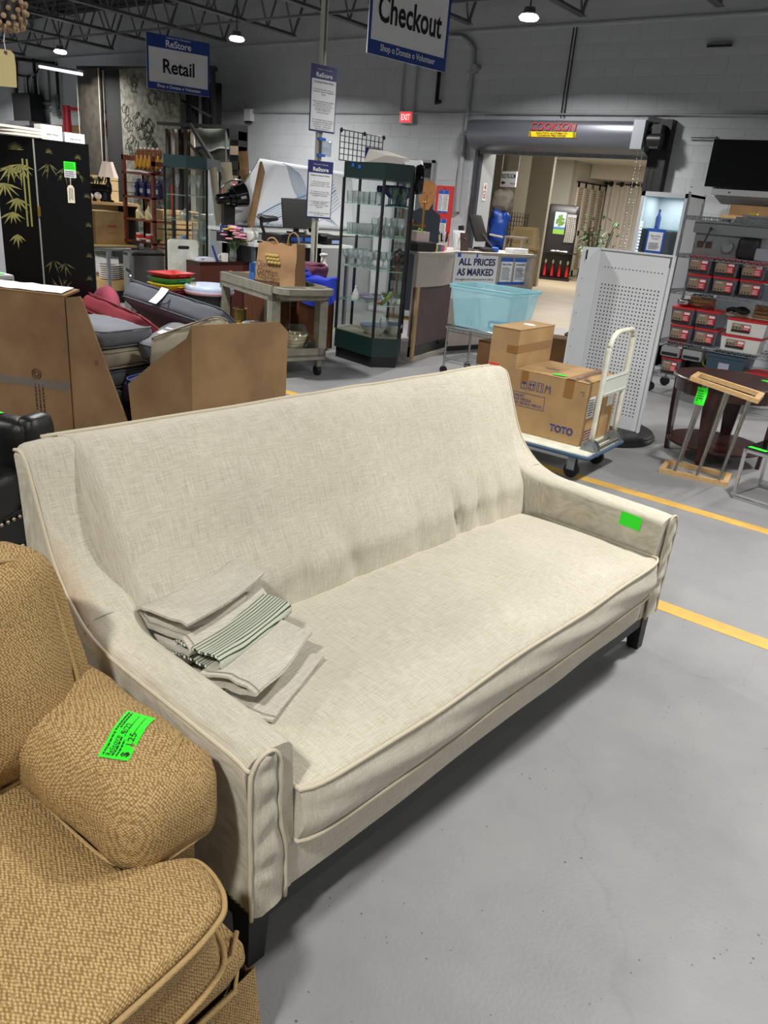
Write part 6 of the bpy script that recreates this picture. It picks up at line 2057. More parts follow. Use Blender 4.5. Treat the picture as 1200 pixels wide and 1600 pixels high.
e = thing('pink_box', 'pale pink gift box with green ribbon on the black cash drawer', 'box', (-5.20, 7.10, TZ + 0.10), 80)
M().bb(-0.09, 0.10, -0.08, 0.08, 0, 0.10).o('box', mat('pale_pink_card', (222, 198, 196), 0.7), e)
M().bb(-0.09, 0.10, -0.01, 0.01, 0.10, 0.104).bb(-0.01, 0.01, -0.08, 0.08, 0.10, 0.104).tube([(0, 0, 0.104), (0.03, 0.02, 0.13), (0.06, 0.0, 0.11)], 0.005).o('ribbon', mat('lime_ribbon', (150, 190, 60), 0.5), e)
e = thing('keyboard', 'black and blue clutter of scanner and cables before the monitor', 'scanner', (-5.18, 8.50, TZ), 80)
M().pillow((0, 0, 0.02), (0.2, 0.1, 0.04), 0.015, 0, 4).o('body', m_blackplastic, e, 50)
M().pillow((0.14, -0.02, 0.03), (0.10, 0.06, 0.06), 0.02, 0, 4).o('grip', m_tapeblue, e, 50)
M().tube(smooth_line([(-0.1, 0, 0.01), (-0.2, 0.05, 0.012), (-0.25, -0.04, 0.012), (-0.32, 0.02, 0.012)], 4), 0.006).o('cable', m_black, e, 60)
e = thing('tissue_box', 'low white box at the right end of the checkout counter', 'box', (-5.04, 9.0, TZ), 80)
M().pillow((0, 0, 0.03), (0.30, 0.14, 0.06), 0.012, 0, 4).o('box', m_paper, e, 50)
M().bb(-0.05, 0.05, -0.02, 0.02, 0.06, 0.064).o('opening', m_greyink, e)
q = Py(655, 330, 9.9)
e = thing('brass_stand', 'brass towel stand with ball finials behind the counter', 'stand', (-7.12, 9.55, 0), 15)
g = M()
for x in (-0.17, 0.17):
 g.cyl((x, 0, 0.0), (x, 0, 1.62), 0.016, n=8)
g.o('uprights', m_brass, e, 60)
for x in (-0.17, 0.17):
 M().ball((x, 0, 1.64), 0.03, 10, 8).o('finial', m_brass, e, 60)
M().cyl((-0.22, 0, 1.33), (0.22, 0, 1.33), 0.014, n=8).o('top_rail', m_brass, e, 60)
M().cyl((0.0, 0, 0.3), (0.0, 0, 1.33), 0.012, n=8).o('middle_rod', m_brass, e, 60)
M().bb(-0.25, 0.25, -0.12, 0.12, 0.0, 0.02).o('foot', m_brass, e)
q = Py(667, 310, 10.4)
e = thing('wooden_figure', 'brown wooden cut-out figure with a shield-shaped face and dark shirt', 'figure', (q.x, 10.4, 0), 12)
m_faceb = mat('brown_wood_face', (166, 114, 66), 0.6, var=0.08)
k = [(-0.13, 1.66), (-0.135, 1.78), (-0.10, 1.90), (-0.03, 1.96), (0.06, 1.96), (0.13, 1.90), (0.14, 1.78), (0.12, 1.66), (0.05, 1.54), (-0.04, 1.54)]
m = M()
m.add([(a, -0.012, b) for a, b in k] + [(a, 0.012, b) for a, b in k], [tuple(range(10)), tuple(range(10, 20))[::-1]] + [(i, (i + 1) % 10, 10 + (i + 1) % 10, 10 + i) for i in range(10)])
m.o('face', m_faceb, e)
fx = M()
for x in (-0.045, 0.055):
 fx.bb(x - 0.02, x + 0.02, -0.014, -0.012, 1.775, 1.787)
fx.bb(-0.03, 0.04, -0.014, -0.012, 1.635, 1.645)
fx.bb(0.0, 0.012, -0.014, -0.012, 1.69, 1.76)
fx.o('painted_features', mat('brown_ink', (110, 70, 40), 0.7), e)
b = M()
kk = [(-0.10, 1.56), (0.10, 1.56), (0.24, 1.48), (0.26, 0.9), (0.20, 0.0), (-0.20, 0.0), (-0.26, 0.9), (-0.24, 1.48)]
b.add([(a, -0.01, z) for a, z in kk] + [(a, 0.03, z) for a, z in kk], [tuple(range(8)), tuple(range(8, 16))[::-1]] + [(i, (i + 1) % 8, 8 + (i + 1) % 8, 8 + i) for i in range(8)])
b.o('dark_shirt', mat('dark_blue_shirt', (30, 38, 48), 0.8), e)
M().tube([(-0.22, -0.03, 1.40), (-0.26, -0.05, 1.15), (-0.2, -0.08, 0.98)], [0.05, 0.045, 0.035], 8).o('arm', m_faceb, e, 60)
# ================================================================ WIRE CART WITH THE AQUA TOTE
wc = thing('wire_cart', 'chrome wire utility cart before the counter, under the aqua tub', 'cart', (-4.42, 6.70, 0), 0)
for (x, y) in ((0, 0), (0.74, 0), (0, 0.46), (0.74, 0.46)):
 M().tube(smooth_line([(x, y, 0.06), (x, y, 0.46), (x * 0.98 + 0.008, y, 0.50)], 3), 0.012, 8).o('post', m_chrome, wc, 60)
 M().cyl((x, y - 0.012, 0.04), (x, y + 0.012, 0.04), 0.04, n=14).o('caster', m_rubber, wc, 40)
for z, nm in ((0.13, 'lower_shelf'), (0.44, 'upper_shelf')):
 g = M()
 for (a, b) in (((0, 0), (0.74, 0)), ((0.74, 0), (0.74, 0.46)), ((0.74, 0.46), (0, 0.46)), ((0, 0.46), (0, 0))):
  for dz in (0, 0.03):
   g.bar((a[0], a[1], z + dz), (b[0], b[1], z + dz), 0.007)
  for i in range(24):
   t0, t1 = i / 24, (i + 0.5) / 24
   g.bar((a[0] + (b[0] - a[0]) * t0, a[1] + (b[1] - a[1]) * t0, z), (a[0] + (b[0] - a[0]) * t1, a[1] + (b[1] - a[1]) * t1, z + 0.03), 0.004)
 for i in range(30):
  x = 0.74 * (i + 0.5) / 30
  g.bar((x, 0, z + 0.03), (x, 0.46, z + 0.03), 0.004)
 g.o(nm, m_chrome, wc, kind='stuff')
M().tube(smooth_line([(0, 0, 0.46), (0.0, -0.02, 0.50), (0.20, -0.05, 0.505), (0.55, -0.05, 0.505), (0.72, -0.02, 0.49), (0.74, 0, 0.44)], 5), 0.012, 8).o('curved_rail', m_chrome, wc, 60)
m_aqua = mat('aqua_plastic', (176, 232, 244), 0.3, spec=0.5, alpha=0.5)
tt = thing('storage_tub', 'large translucent aqua plastic tub standing on the wire cart', 'tub', (-4.43, 6.66, 0.478), 0)
TWX, TWY, TH = 0.74, 0.55, 0.42
m = M()
lay = [(0.06, 0.0), (0.055, 0.01), (0.0, TH), (-0.012, TH), (-0.012, TH - 0.03), (-0.006, TH - 0.03)]
inn = [(0.004, TH), (0.058, 0.014)]
rings = [[(x, y, z) for (x, y) in rrect(i_, TWX - i_, i_, TWY - i_, 0.05)] for (i_, z) in lay]
n = len(rings[0])
vs = [p for r_ in rings for p in r_]
fs = [(a * n + j, a * n + (j + 1) % n, (a + 1) * n + (j + 1) % n, (a + 1) * n + j) for a in range(len(rings) - 1) for j in range(n)]
fs.append(tuple(range(n))[::-1])
m.add(vs, fs)
m.o('tub', m_aqua, tt, 50)
M().tube([(x, y, TH) for (x, y) in rrect(-0.012, TWX + 0.012, -0.012, TWY + 0.012, 0.06)], 0.008, 6, closed=True).o('rim', mat('aqua_rim', (150, 218, 230), 0.35), tt, 60)
e = thing('small_box', 'small blue box lying inside the aqua tub', 'box', (-4.12, 6.98, 0.495), 10)
M().bb(0, 0.18, 0, 0.12, 0, 0.07).o('box', m_blueplastic, e)
M().bb(0.02, 0.16, -0.001, 0, 0.015, 0.055).o('label', m_paper, e)
e = thing('carton', 'small brown carton on the lower shelf of the wire cart', 'carton', (-4.06, 6.74, 0.165), 0)
M().bb(0, 0.34, 0, 0.3, 0, 0.24).o('box_body', m_carddark, e)
M().bb(0.0, 0.34, 0.13, 0.17, 0.24, 0.242).o('packing_tape', m_tape, e)
# ================================================================ DESKS AND THINGS BEHIND THE CHECKOUT
def slabbox(m, x0, x1, y0, y1, z0, z1):
 return m.bb(x0, x1, y0, y1, z0, z1)
dk = thing('desk', 'oak veneer desk with an open shelf side beside the grey cart', 'desk', (-5.86, 5.05, 0), 90)
m = M()
m.bb(0.98, 1.51, 0, 0.018, 0.02, 0.735)
m.bb(1.49, 1.51, 0, 0.7, 0.02, 0.735)
m.bb(0.96, 0.98, 0, 0.7, 0.02, 0.735)
m.o('side_panel', m_wood_mid, dk)
M().bb(0.82, 1.52, -0.01, 0.72, 0.735, 0.765).o('desktop', m_wood_mid, dk)
M().bb(0.84, 0.96, 0.66, 0.68, 0.05, 0.735).o('back_panel', mat('dark_oak', (52, 30, 20), 0.6), dk)
for z in (0.12, 0.30, 0.50):
 M().bb(0.84, 0.96, 0.05, 0.66, z, z + 0.018).o('shelf', mat('dark_oak', (52, 30, 20), 0.6), dk)
M().bb(0.82, 0.84, 0, 0.7, 0.02, 0.735).o('end_panel', m_wood_mid, dk)
for x in (0.85, 1.46):
 M().cyl((x, 0.06, 0.0), (x, 0.06, 0.02), 0.02, n=8).cyl((x, 0.6, 0.0), (x, 0.6, 0.02), 0.02, n=8).o('feet', m_black, dk)
bcn = thing('sales_bench', 'white topped bench behind the oak desk carrying the till equipment', 'bench', (-7.05, 6.45, 0), 90)
M().bb(0, 1.75, 0, 0.62, 0.995, 1.03).o('bench_top', m_white, bcn)
M().bb(0.02, 1.73, 0.55, 0.58, 0.35, 0.99).o('back_board', mat('dark_board', (38, 38, 42), 0.7), bcn)
for x in (0.02, 1.69):
 for y in (0.03, 0.55):
  M().bb(x, x + 0.04, y, y + 0.04, 0, 0.995).o('leg', m_greymetal, bcn)
M().bb(0.03, 1.72, 0.03, 0.6, 0.34, 0.36).o('lower_shelf', m_greymetal, bcn)
def onb(name, label, cat, x, y, z=1.03, rz=90, group=None):
 """x along the bench (world y from 6.45), y depth behind its front edge"""
 return thing(name, label, cat, (-7.05 - y, 6.45 + x, z), rz, group)
pr_ = onb('label_printer', 'black receipt printer with two blue strips on the white bench', 'printer', 0.86, 0.30)
M().pillow((0, 0, 0.055), (0.62, 0.36, 0.11), 0.02, 0, 4).o('body', m_blackplastic, pr_, 50)
M().bb(-0.14, 0.05, -0.185, -0.18, 0.03, 0.075).o('blue_strip', m_tapeblue, pr_)
M().bb(0.10, 0.26, -0.185, -0.18, 0.03, 0.075).o('blue_strip', m_tapeblue, pr_)
lp = onb('monitor', 'black flat monitor back standing on the receipt printer', 'monitor', 0.98, 0.28, 1.14)
M().pillow((0, 0.0, 0.235), (0.54, 0.03, 0.35), 0.012, 0, 4, rot=Matrix.Rotation(R(-8), 3, 'X')).o('housing', mat('charcoal_plastic', (44, 46, 44), 0.45), lp, 50)
M().bb(-0.10, 0.10, -0.05, 0.09, 0.0, 0.02).bar((0, 0.02, 0.01), (0, 0.02, 0.15), 0.05).o('stand', m_black, lp)
M().bb(0.10, 0.15, -0.022, -0.018, 0.045, 0.07).o('sticker', m_paper, lp)
sc = onb('barcode_scanner', 'black barcode scanner head on a bent stand by the paper bag', 'scanner', 0.30, 0.15)
M().tube(smooth_line([(0.0, 0, 0.0), (0.0, 0, 0.10), (-0.05, 0, 0.2), (-0.06, 0, 0.27)], 4), 0.018, 8).o('neck', m_black, sc, 60)
M().tube([(-0.10, 0, 0.30), (-0.02, 0, 0.27), (0.16, 0, 0.28), (0.2, 0, 0.28)], [0.03, 0.045, 0.03, 0.022], 10).o('head', m_blackplastic, sc, 60)
M().lathe([(0, 0), (0.09, 0), (0.08, 0.02), (0, 0.025)], n=14).o('base', m_black, sc, 40)
cr = onb('card_reader', 'small black card reader with a pale blue label on the bench end', 'card reader', 1.40, 0.16)
M().pillow((0, 0, 0.06), (0.30, 0.3, 0.12), 0.03, 0, 5, rot=Matrix.Rotation(R(6), 3, 'X')).o('body', m_blackplastic, cr, 50)
M().bb(-0.06, 0.12, -0.157, -0.152, 0.02, 0.06).o('label', mat('pale_blue_print', (150, 176, 214), 0.5), cr)
tg = onb('tape_dispenser', 'white round tape dispenser at the right of the bench', 'tape dispenser', 1.30, 0.36)
M().lathe([(0.065, -0.025), (0.105, -0.025), (0.105, 0.025), (0.065, 0.025), (0.065, -0.025)], (0, 0, 0.18), 22, Matrix.Rotation(R(90), 3, 'X')).o('roll', m_ceramic, tg, 50)
M().bb(-0.12, 0.12, -0.04, 0.04, 0, 0.08).o('base', m_ceramic, tg)
ct = onb('crumpled_bag', 'crumpled white plastic bag beside the scanner stand', 'bag', 0.18, 0.30)
M().pillow((0, 0, 0.07), (0.22, 0.2, 0.14), 0.06, 0, 8, 0.03, 5).o('film', m_ceramic, ct, 40)
bx = onb('marker_rack', 'rack of many blue capped markers on the white bench', 'marker rack', -0.12, 0.25)
M().bb(-0.16, 0.16, -0.08, 0.08, 0.0, 0.10).o('tray', m_blackplastic, bx)
for i in range(10):
 for j in range(2):
  M().cyl((-0.135 + i * 0.03, -0.03 + j * 0.06, 0.08), (-0.135 + i * 0.03, -0.03 + j * 0.06, 0.17), 0.011, n=6).o('marker', m_signblue, bx, 60)
lg = thing('ledge', 'narrow white ledge with offcuts below the leaning tubes', 'ledge', (-7.9, 6.3, 0), 90)
M().bb(0.5, 3.4, 0, 0.4, 1.10, 1.14).o('ledge_top', m_white, lg)
M().bb(0.52, 3.38, 0.02, 0.38, 0.0, 1.10).o('ledge_body', m_greyplain, lg)
gb = thing('waste_bin', 'grey plastic waste bin standing behind the flowers', 'bin', (-7.75, 6.85, 0))
M().lathe([(0, 0), (0.13, 0), (0.19, 1.02), (0.185, 1.03), (0.17, 1.03), (0.12, 0.02), (0, 0.02)], n=20).o('body', mat('mid_grey_plastic', (96, 98, 106), 0.5), gb, 50)
cl = random.Random(3)
cloths = [('dark green folded shirt on the far pile on the oak desk', (44, 80, 74), 1.0, 0.20, 0.0, 0.30), ('maroon folded shirt in front on the pile on the oak desk', (104, 52, 74), 1.28, 0.16, 0.0, 0.34),
          ('pink folded cloth behind the maroon shirt', (196, 140, 140), 1.16, 0.42, 0.0, 0.28), ('black folded sweater at the right of the oak desk', (28, 30, 36), 1.30, 0.46, 0.0, 0.30),
          ('royal blue shirt bunched between green and maroon piles', (38, 56, 170), 1.08, 0.14, 0.0, 0.18), ('teal shirt lying behind the paper bag', (70, 130, 130), 0.95, 0.46, 0.0, 0.20)]
for i, (l, c, x, y, z, w_) in enumerate(cloths):
 e = thing('folded_shirt', l, 'shirt', (-5.86 - y, 5.05 + x, 0.765), 90 + cl.uniform(-15, 15), 'clothes piled on the oak desk')
 hgt = 0.14 if i in (0, 1, 3) else 0.09
 M().pillow((0, 0, hgt / 2), (w_, 0.26, hgt), 0.045, 0.01, 10, 0.022, i * 3.0).o('cloth', mat('cloth_%d' % i, c, 0.9, bump=0.2, bscale=120), e, 70)
 M().pillow((0.02, -0.01, hgt + 0.012), (w_ * 0.7, 0.18, 0.03), 0.014, 0.004, 8, 0.012, i * 5.0).o('upper_fold', mat('cloth_%d' % i, tuple(min(255, q + 14) for q in c), 0.9), e, 70)
bt = thing('blue_cloth', 'bright blue vest draped over the front edge of the oak desk', 'vest', (-5.85, 5.05, 0), 90)
def drape(u, t):
 x = 0.90 + 0.60 * u
 if t < 0.45:
  k = t / 0.45
  return V((x, 0.26 - 0.29 * k, 0.80 + 0.02 * math.sin(u * 9 + k * 4)))
 k = (t - 0.45) / 0.55
 L = 0.27 * (0.75 + 0.35 * math.sin(u * 2.6 + 0.4))
 return V((x + 0.03 * k, -0.035 - 0.025 * math.sin(u * 11) * k - 0.02 * k, 0.80 - L * k + 0.02 * math.sin(u * 9) * (1 - k)))
M().grid(drape, 30, 20).o('cloth', mat('royal_blue_vest', (34, 62, 206), 0.7, bump=0.1, bscale=60), bt, 180)
pb_ = M()
pb_.grid(lambda u, t: drape(0.32 + 0.3 * u, 0.12 + 0.2 * t) + V((0, -0.002, 0.004)), 8, 5)
pb_.o('white_print', m_paper, bt, 180)
sp = thing('spray_bottle', 'white spray bottle standing beside the display case', 'bottle', (-5.98, 6.50, 0.765), 90)
M().lathe([(0, 0), (0.04, 0), (0.042, 0.1), (0.035, 0.15), (0.014, 0.18), (0.014, 0.20), (0, 0.20)], n=14).o('bottle', m_ceramic, sp, 50)
M().tube([(-0.07, 0, 0.255), (-0.04, 0, 0.25), (0.03, 0, 0.25)], [0.012, 0.022, 0.016], 8).bar((-0.03, 0, 0.24), (-0.05, 0, 0.19), 0.012).cyl((0, 0, 0.19), (0, 0, 0.25), 0.016, n=8).o('trigger_head', m_ceramic, sp, 50)
# ================================================================ MATTRESS, TUBES AND BOARDS LEANING BY THE WALL
mt_ = thing('mattress', 'white mattress with swirling quilted lines leaning on edge behind the till', 'mattress', (0, 0, 0))
q0, q1, q2, q3 = V((-8.3, 7.0, 1.145)), V((-8.3, 9.55, 1.145)), V((-8.75, 9.9, 1.98)), V((-8.75, 8.08, 2.02))
m_matt = mat('quilted_white', (222, 226, 232), 0.75, bump=0.05, bscale=40)
def mpt(u, t, off=0.0):
 a = q0 + (q1 - q0) * u
 b = q3 + (q2 - q3) * u
 p = a + (b - a) * t
 e = min(u, 1 - u, t, 1 - t)
 return p + V((0.24 * min(1, e * 14) ** 0.5 + off, 0, 0))
mm = M()
mm.grid(lambda u, t: mpt(u, t), 40, 26)
mm.grid(lambda u, t: (lambda p: V((p.x - 0.24 * min(1, min(u, 1 - u, t, 1 - t) * 14) ** 0.5 - 0.02, p.y, p.z)))(mpt(u, t)), 40, 26)
mm.o('cover', m_matt, mt_, 180)
sw = M()
sw2 = M()
for k in range(11):
 pts = []
 for i in range(26):
  s = i / 25
  u = 0.06 + 0.62 * s + 0.012 * k
  t = 0.06 + 0.85 * (0.5 - 0.5 * math.cos(s * 3.0)) * (1 - 0.02 * k) - 0.03 * k + 0.14 * math.sin(s * 6.2)
  if 0.03 < u < 0.97 and 0.03 < t < 0.97:
   pts.append(mpt(u, t, 0.003))
 if len(pts) > 3:
  (sw2 if k in (0, 5) else sw).tube(pts, 0.010 if k in (0, 5) else 0.006, 5)
for k in range(10):
 pts = []
 for i in range(22):
  s = i / 21
  u = 0.10 + 0.5 * s + 0.02 * k
  t = 0.95 - 0.8 * s ** 1.3 - 0.015 * k + 0.07 * math.sin(s * 7 + 1)
  if 0.03 < u < 0.97 and 0.03 < t < 0.97:
   pts.append(mpt(u, t, 0.003))
 if len(pts) > 3:
  sw.tube(pts, 0.006, 5)
sw.o('quilting_lines', mat('quilt_grey', (172, 186, 206), 0.8), mt_, 180, kind='stuff')
sw2.o('quilting_bands', mat('quilt_blue', (118, 146, 182), 0.8), mt_, 180)
def leaner(name, label, cat, base, top, w_, d_, material, roundr=None, group=None):
 e = thing(name, label, cat, (0, 0, 0), 0, group)
 if roundr:
  M().cyl(base, top, roundr, n=14).o('tube', material, e, 50)
  M().cyl(V(top) - (V(top) - V(base)).normalized() * 0.002, V(top) + (V(top) - V(base)).normalized() * 0.003, roundr * 0.8, n=14).o('open_end', m_carddark, e, 50)
 else:
  M().bar(base, top, w_, d_).o('sheet', material, e)
 return e
leaner('cardboard_tube', 'tall brown cardboard tube leaning left of the mattress', 'tube', (-8.62, 7.95, 0), (-8.78, 7.80, 2.08), 0, 0, m_card, 0.065)
leaner('carpet_roll', 'thick cream carpet roll leaning beside the brown tube', 'roll', (-8.68, 7.66, 0), (-8.8, 7.52, 1.92), 0, 0, mat('cream_carpet', (190, 182, 160), 0.9), 0.075)
leaner('carpet_roll', 'slim pale carpet roll leaning left of the thick one', 'roll', (-8.62, 7.45, 0), (-8.78, 7.28, 1.84), 0, 0, mat('cream_carpet2', (170, 160, 140), 0.9), 0.05)
leaner('board', 'bright blue board standing below the brown tube', 'board', (-8.3, 7.45, 0), (-8.36, 7.46, 1.46), 0.03, 0.17, m_signblue)
leaner('board', 'brown cardboard sheet leaning against the mattress edge', 'board', (-7.98, 7.22, 1.14), (-8.28, 7.70, 1.90), 0.03, 0.20, m_card)
leaner('board', 'pale plank standing left of the bright blue board', 'board', (-8.32, 7.2, 0), (-8.36, 7.18, 1.42), 0.03, 0.10, m_wood_light)
# ================================================================ SPOT HEATER ON ITS POST
ht = thing('spot_heater', 'black drum spot heater with a chrome handle on a dark post', 'heater', (-8.0, 6.9, 0), 65)
M().bb(-0.07, 0.07, 0.0, 0.14, 0, 1.42).o('post', m_black, ht)
dr = Matrix.Rotation(R(-14), 3, 'Y')
c0 = V((0.0, -0.05, 1.50))
ax = dr @ V((1, 0, 0))
b = M()
b.tube([c0 - ax * 0.02, c0 + ax * 0.03, c0 + ax * 0.035, c0 + ax * 0.19, c0 + ax * 0.20], [0.095, 0.10, 0.125, 0.14, 0.13], 24)
b.o('drum', m_blackgloss, ht, 40)
M().tube([c0 - ax * 0.19, c0 - ax * 0.17, c0 - ax * 0.02], [0.045, 0.062, 0.062], 18).o('motor_housing', m_blackgloss, ht, 40)
M().tube(smooth_line([c0 - ax * 0.12 + V((0, 0, 0.05)), c0 - ax * 0.11 + V((0, 0, 0.14)), c0 + ax * 0.03 + V((0, 0, 0.19)), c0 + ax * 0.19 + V((0, 0, 0.15))], 4), 0.009, 8).o('handle', m_chrome, ht, 60)
M().box(c0 + ax * 0.13 + V((0, -0.134, -0.02)), (0.07, 0.008, 0.03), dr).o('maker_plate', m_greyplain, ht)
# ================================================================ GREY UTILITY CART, PAPER BAG, BLUE STOOL
gc = thing('utility_cart', 'grey plastic two tier utility cart with a moulded handle', 'cart', (-5.14, 4.93, 0), 163)
GL, GW, GZ = 1.16, 0.58, 0.83
m = M()
for (a, b, c, d) in ((0, GL, -0.02, 0.0), (0, GL, -GW, -GW + 0.02), (0, 0.02, -GW, 0), (GL - 0.02, GL, -GW, 0)):
 m.bb(a, b, c, d, GZ - 0.13, GZ)
m.bb(0, GL, -GW, 0, GZ - 0.10, GZ - 0.08)
m.o('upper_tray', m_greyplastic, gc)
m = M()
for (a, b, c, d) in ((0, GL, -0.02, 0.0), (0, GL, -GW, -GW + 0.02), (0, 0.02, -GW, 0), (GL - 0.02, GL, -GW, 0)):
 m.bb(a, b, c, d, 0.16, 0.27)
m.bb(0, GL, -GW, 0, 0.19, 0.21)
m.o('lower_tray', m_greyplastic, gc)
h = M()
hs_ = [(0.0, 0.0, GZ - 0.10), (-0.10, -0.03, GZ - 0.05), (-0.16, -0.10, GZ - 0.015), (-0.17, -0.29, GZ - 0.01), (-0.16, -0.48, GZ - 0.015), (-0.10, -0.55, GZ - 0.05), (0.0, -GW, GZ - 0.10)]
h.prism([(0.02, 0.0), (-0.10, -0.01), (-0.17, -0.08), (-0.18, -0.29), (-0.17, -0.50), (-0.10, -0.57), (0.02, -GW)], GZ - 0.055, GZ - 0.005)
h.prism([(0.02, -0.03), (-0.08, -0.05), (-0.12, -0.12), (-0.12, -0.46), (-0.08, -0.53), (0.02, -0.55)], GZ - 0.10, GZ - 0.055)
h.o('handle', m_greyplastic, gc)
k = M()
k.prism(rrect(-0.09, -0.01, -0.30, -0.08, 0.03), GZ - 0.005, GZ - 0.003)
k.o('cup_holder', mat('darker_grey', (92, 92, 84), 0.7), gc)
k = M()
k.prism(rrect(-0.09, -0.01, -0.50, -0.36, 0.03), GZ - 0.005, GZ - 0.003)
k.o('cup_holder', mat('darker_grey', (92, 92, 84), 0.7), gc)
for (x, y) in ((0.0, -0.085), (0.0, -GW), (GL - 0.06, -0.085), (GL - 0.06, -GW)):
 M().bb(x, x + (0.10 if x == 0 else 0.06), y, y + 0.085, 0.20, GZ - 0.10).o('corner_post', m_greyplastic, gc)
for (x, y) in ((0.06, -0.05), (0.06, -GW + 0.05), (GL - 0.06, -0.05), (GL - 0.06, -GW + 0.05)):
 cs_ = M().bb(x - 0.03, x + 0.03, y - 0.02, y + 0.02, 0.08, 0.165).o('caster', m_greyplastic, gc)
 M().cyl((x, y - 0.02, 0.05), (x, y + 0.02, 0.05), 0.05, n=14).o('wheel', m_rubber, cs_, 40)
def oncart(x, y, z=GZ - 0.08):
 a = R(163)
 return (-5.14 + math.cos(a) * x - math.sin(a) * y, 4.93 + math.sin(a) * x + math.cos(a) * y, z)
m_kraft = mat('kraft_paper', (150, 116, 80), 0.8, var=0.06, bump=0.25, bscale=14)
pb = thing('paper_bag', 'brown paper takeaway bag with twisted handles on the grey cart', 'bag', oncart(0.36, -0.26), 15)
BW, BD, BH = 0.43, 0.22, 0.42
def bagpt(u, t):
 per = [(-BW / 2, -BD / 2), (BW / 2, -BD / 2), (BW / 2, BD / 2), (-BW / 2, BD / 2)]
 s = (u % 1.0) * 4
 i = int(s) % 4
 k = s - int(s)
 a, b = per[i], per[(i + 1) % 4]
 f = 1.0 - 0.05 * t
 x = (a[0] + (b[0] - a[0]) * k) * f
 y = (a[1] + (b[1] - a[1]) * k) * (1.0 - 0.35 * t)
 nz = noise.noise_vector(V((x * 6, y * 6, t * 3))) * 0.016
 z = BH * t + (0.012 * math.sin(x * 40) if t > 0.98 else 0)
 if i in (1, 3):
  x += -0.02 * math.sin(math.pi * k) * t * (1 if i == 1 else -1)
 return V((x + nz.x, y + nz.y, max(0, z)))
m = M().grid(bagpt, 48, 14, cu=True)
m.bb(-BW / 2 + 0.01, BW / 2 - 0.01, -BD / 2 + 0.01, BD / 2 - 0.01, 0.0, 0.006)
m.o('bag', m_kraft, pb, 50)
M().tube(smooth_line([(0.04, 0.05, BH - 0.04), (0.05, 0.05, BH + 0.06), (0.10, 0.05, BH + 0.10), (0.15, 0.05, BH + 0.06), (0.16, 0.05, BH - 0.04)], 4), 0.008, 6).o('handle', m_kraft, pb, 60)
M().tube(smooth_line([(-0.12, -0.05, BH - 0.03), (-0.10, -0.06, BH + 0.03), (-0.04, -0.06, BH + 0.04), (0.02, -0.06, BH - 0.02)], 4), 0.008, 6).o('handle', m_kraft, pb, 60)
yv = -BD / 2 - 0.004
m_bagyellow = mat('bag_yellow_print', (164, 138, 72), 0.8)
g = M()
for i in range(12):
 g.ball((-0.09 + 0.034 * (i % 4) + 0.012 * (i // 4), yv + 0.016, 0.31 - 0.030 * (i // 4)), (0.021, 0.012, 0.019), 10, 5)
g.o('grape_print', m_bagyellow, pb, 60)
m_bagbrown = mat('bag_brown_ink', (70, 42, 30), 0.8)
text('Olive', pb, (-0.125, yv - 0.006, 0.235), XR, UP_, 0.06, m_bagbrown, 0.12, shear=0.15)
text('Garden', pb, (-0.07, yv - 0.006, 0.165), XR, UP_, 0.065, m_bagbrown, 0.22, shear=0.15)
bb_ = M().bb(-0.215, 0.06, yv - 0.006, yv, 0.035, 0.085).o('brown_band', m_bagbrown, pb)
text('TOGO & DELIVERY', bb_, (-0.07, yv - 0.008, 0.06), XR, UP_, 0.025, m_kraft, 0.22)
bs = thing('step_stool', 'blue plastic step stool beside the paper bag on the grey cart', 'stool', oncart(0.72, -0.33), 15)
m = M()
m.prism(rrect(-0.15, 0.15, -0.10, 0.10, 0.03), 0.19, 0.21)
m.o('step', m_blueplastic, bs)
for (a, b, c, d) in ((-0.16, -0.14, -0.11, 0.11), (0.14, 0.16, -0.11, 0.11)):
 g = M()
 g.add([(a, c, 0), (a, c + 0.06, 0), (a, c + 0.07, 0.12), (a, d - 0.07, 0.12), (a, d - 0.06, 0), (a, d, 0), (a * 0.93, d - 0.01, 0.20), (a * 0.93, c + 0.01, 0.20),
           (b, c, 0), (b, c + 0.06, 0), (b, c + 0.07, 0.12), (b, d - 0.07, 0.12), (b, d - 0.06, 0), (b, d, 0), (b * 0.93, d - 0.01, 0.20), (b * 0.93, c + 0.01, 0.20)],
          [(0, 1, 2, 3, 4, 5, 6, 7), (15, 14, 13, 12, 11, 10, 9, 8)] + [(i, (i + 1) % 8, 8 + (i + 1) % 8, 8 + i) for i in range(8)])
 g.o('side_leg', m_blueplastic, bs)
g = M()
for s in (-0.115, 0.10):
 g.bb(-0.15, 0.15, s, s + 0.015, 0.12, 0.20)
 g.bb(-0.16, -0.10, s, s + 0.015, 0, 0.2)
 g.bb(0.10, 0.16, s, s + 0.015, 0, 0.2)
g.o('front_frame', m_blueplastic, bs)
e = thing('carton', 'small dark carton end lying on the far end of the grey cart', 'carton', oncart(0.98, -0.30), 15)
M().bb(-0.12, 0.12, -0.1, 0.1, 0, 0.09).o('box_body', mat('grey_box', (110, 104, 92), 0.7), e)
M().bb(-0.11, 0.11, -0.09, 0.09, 0.09, 0.093).o('lid', m_card, e)
e = thing('brass_pot', 'brass pot standing on a can on the lower tray of the grey cart', 'pot', oncart(0.98, -0.14, 0.36), 0)
M().lathe([(0, 0), (0.07, 0), (0.07, 0.015), (0.06, 0.02), (0.062, 0.13), (0.068, 0.135), (0.06, 0.135), (0.055, 0.03), (0, 0.03)], n=20).o('body', mat('old_brass', (140, 118, 64), 0.35, 0.8), e, 40)
e = thing('tin_can', 'maroon round tin with a yellow rim on the lower tray', 'tin', oncart(0.98, -0.14, 0.21), 0)
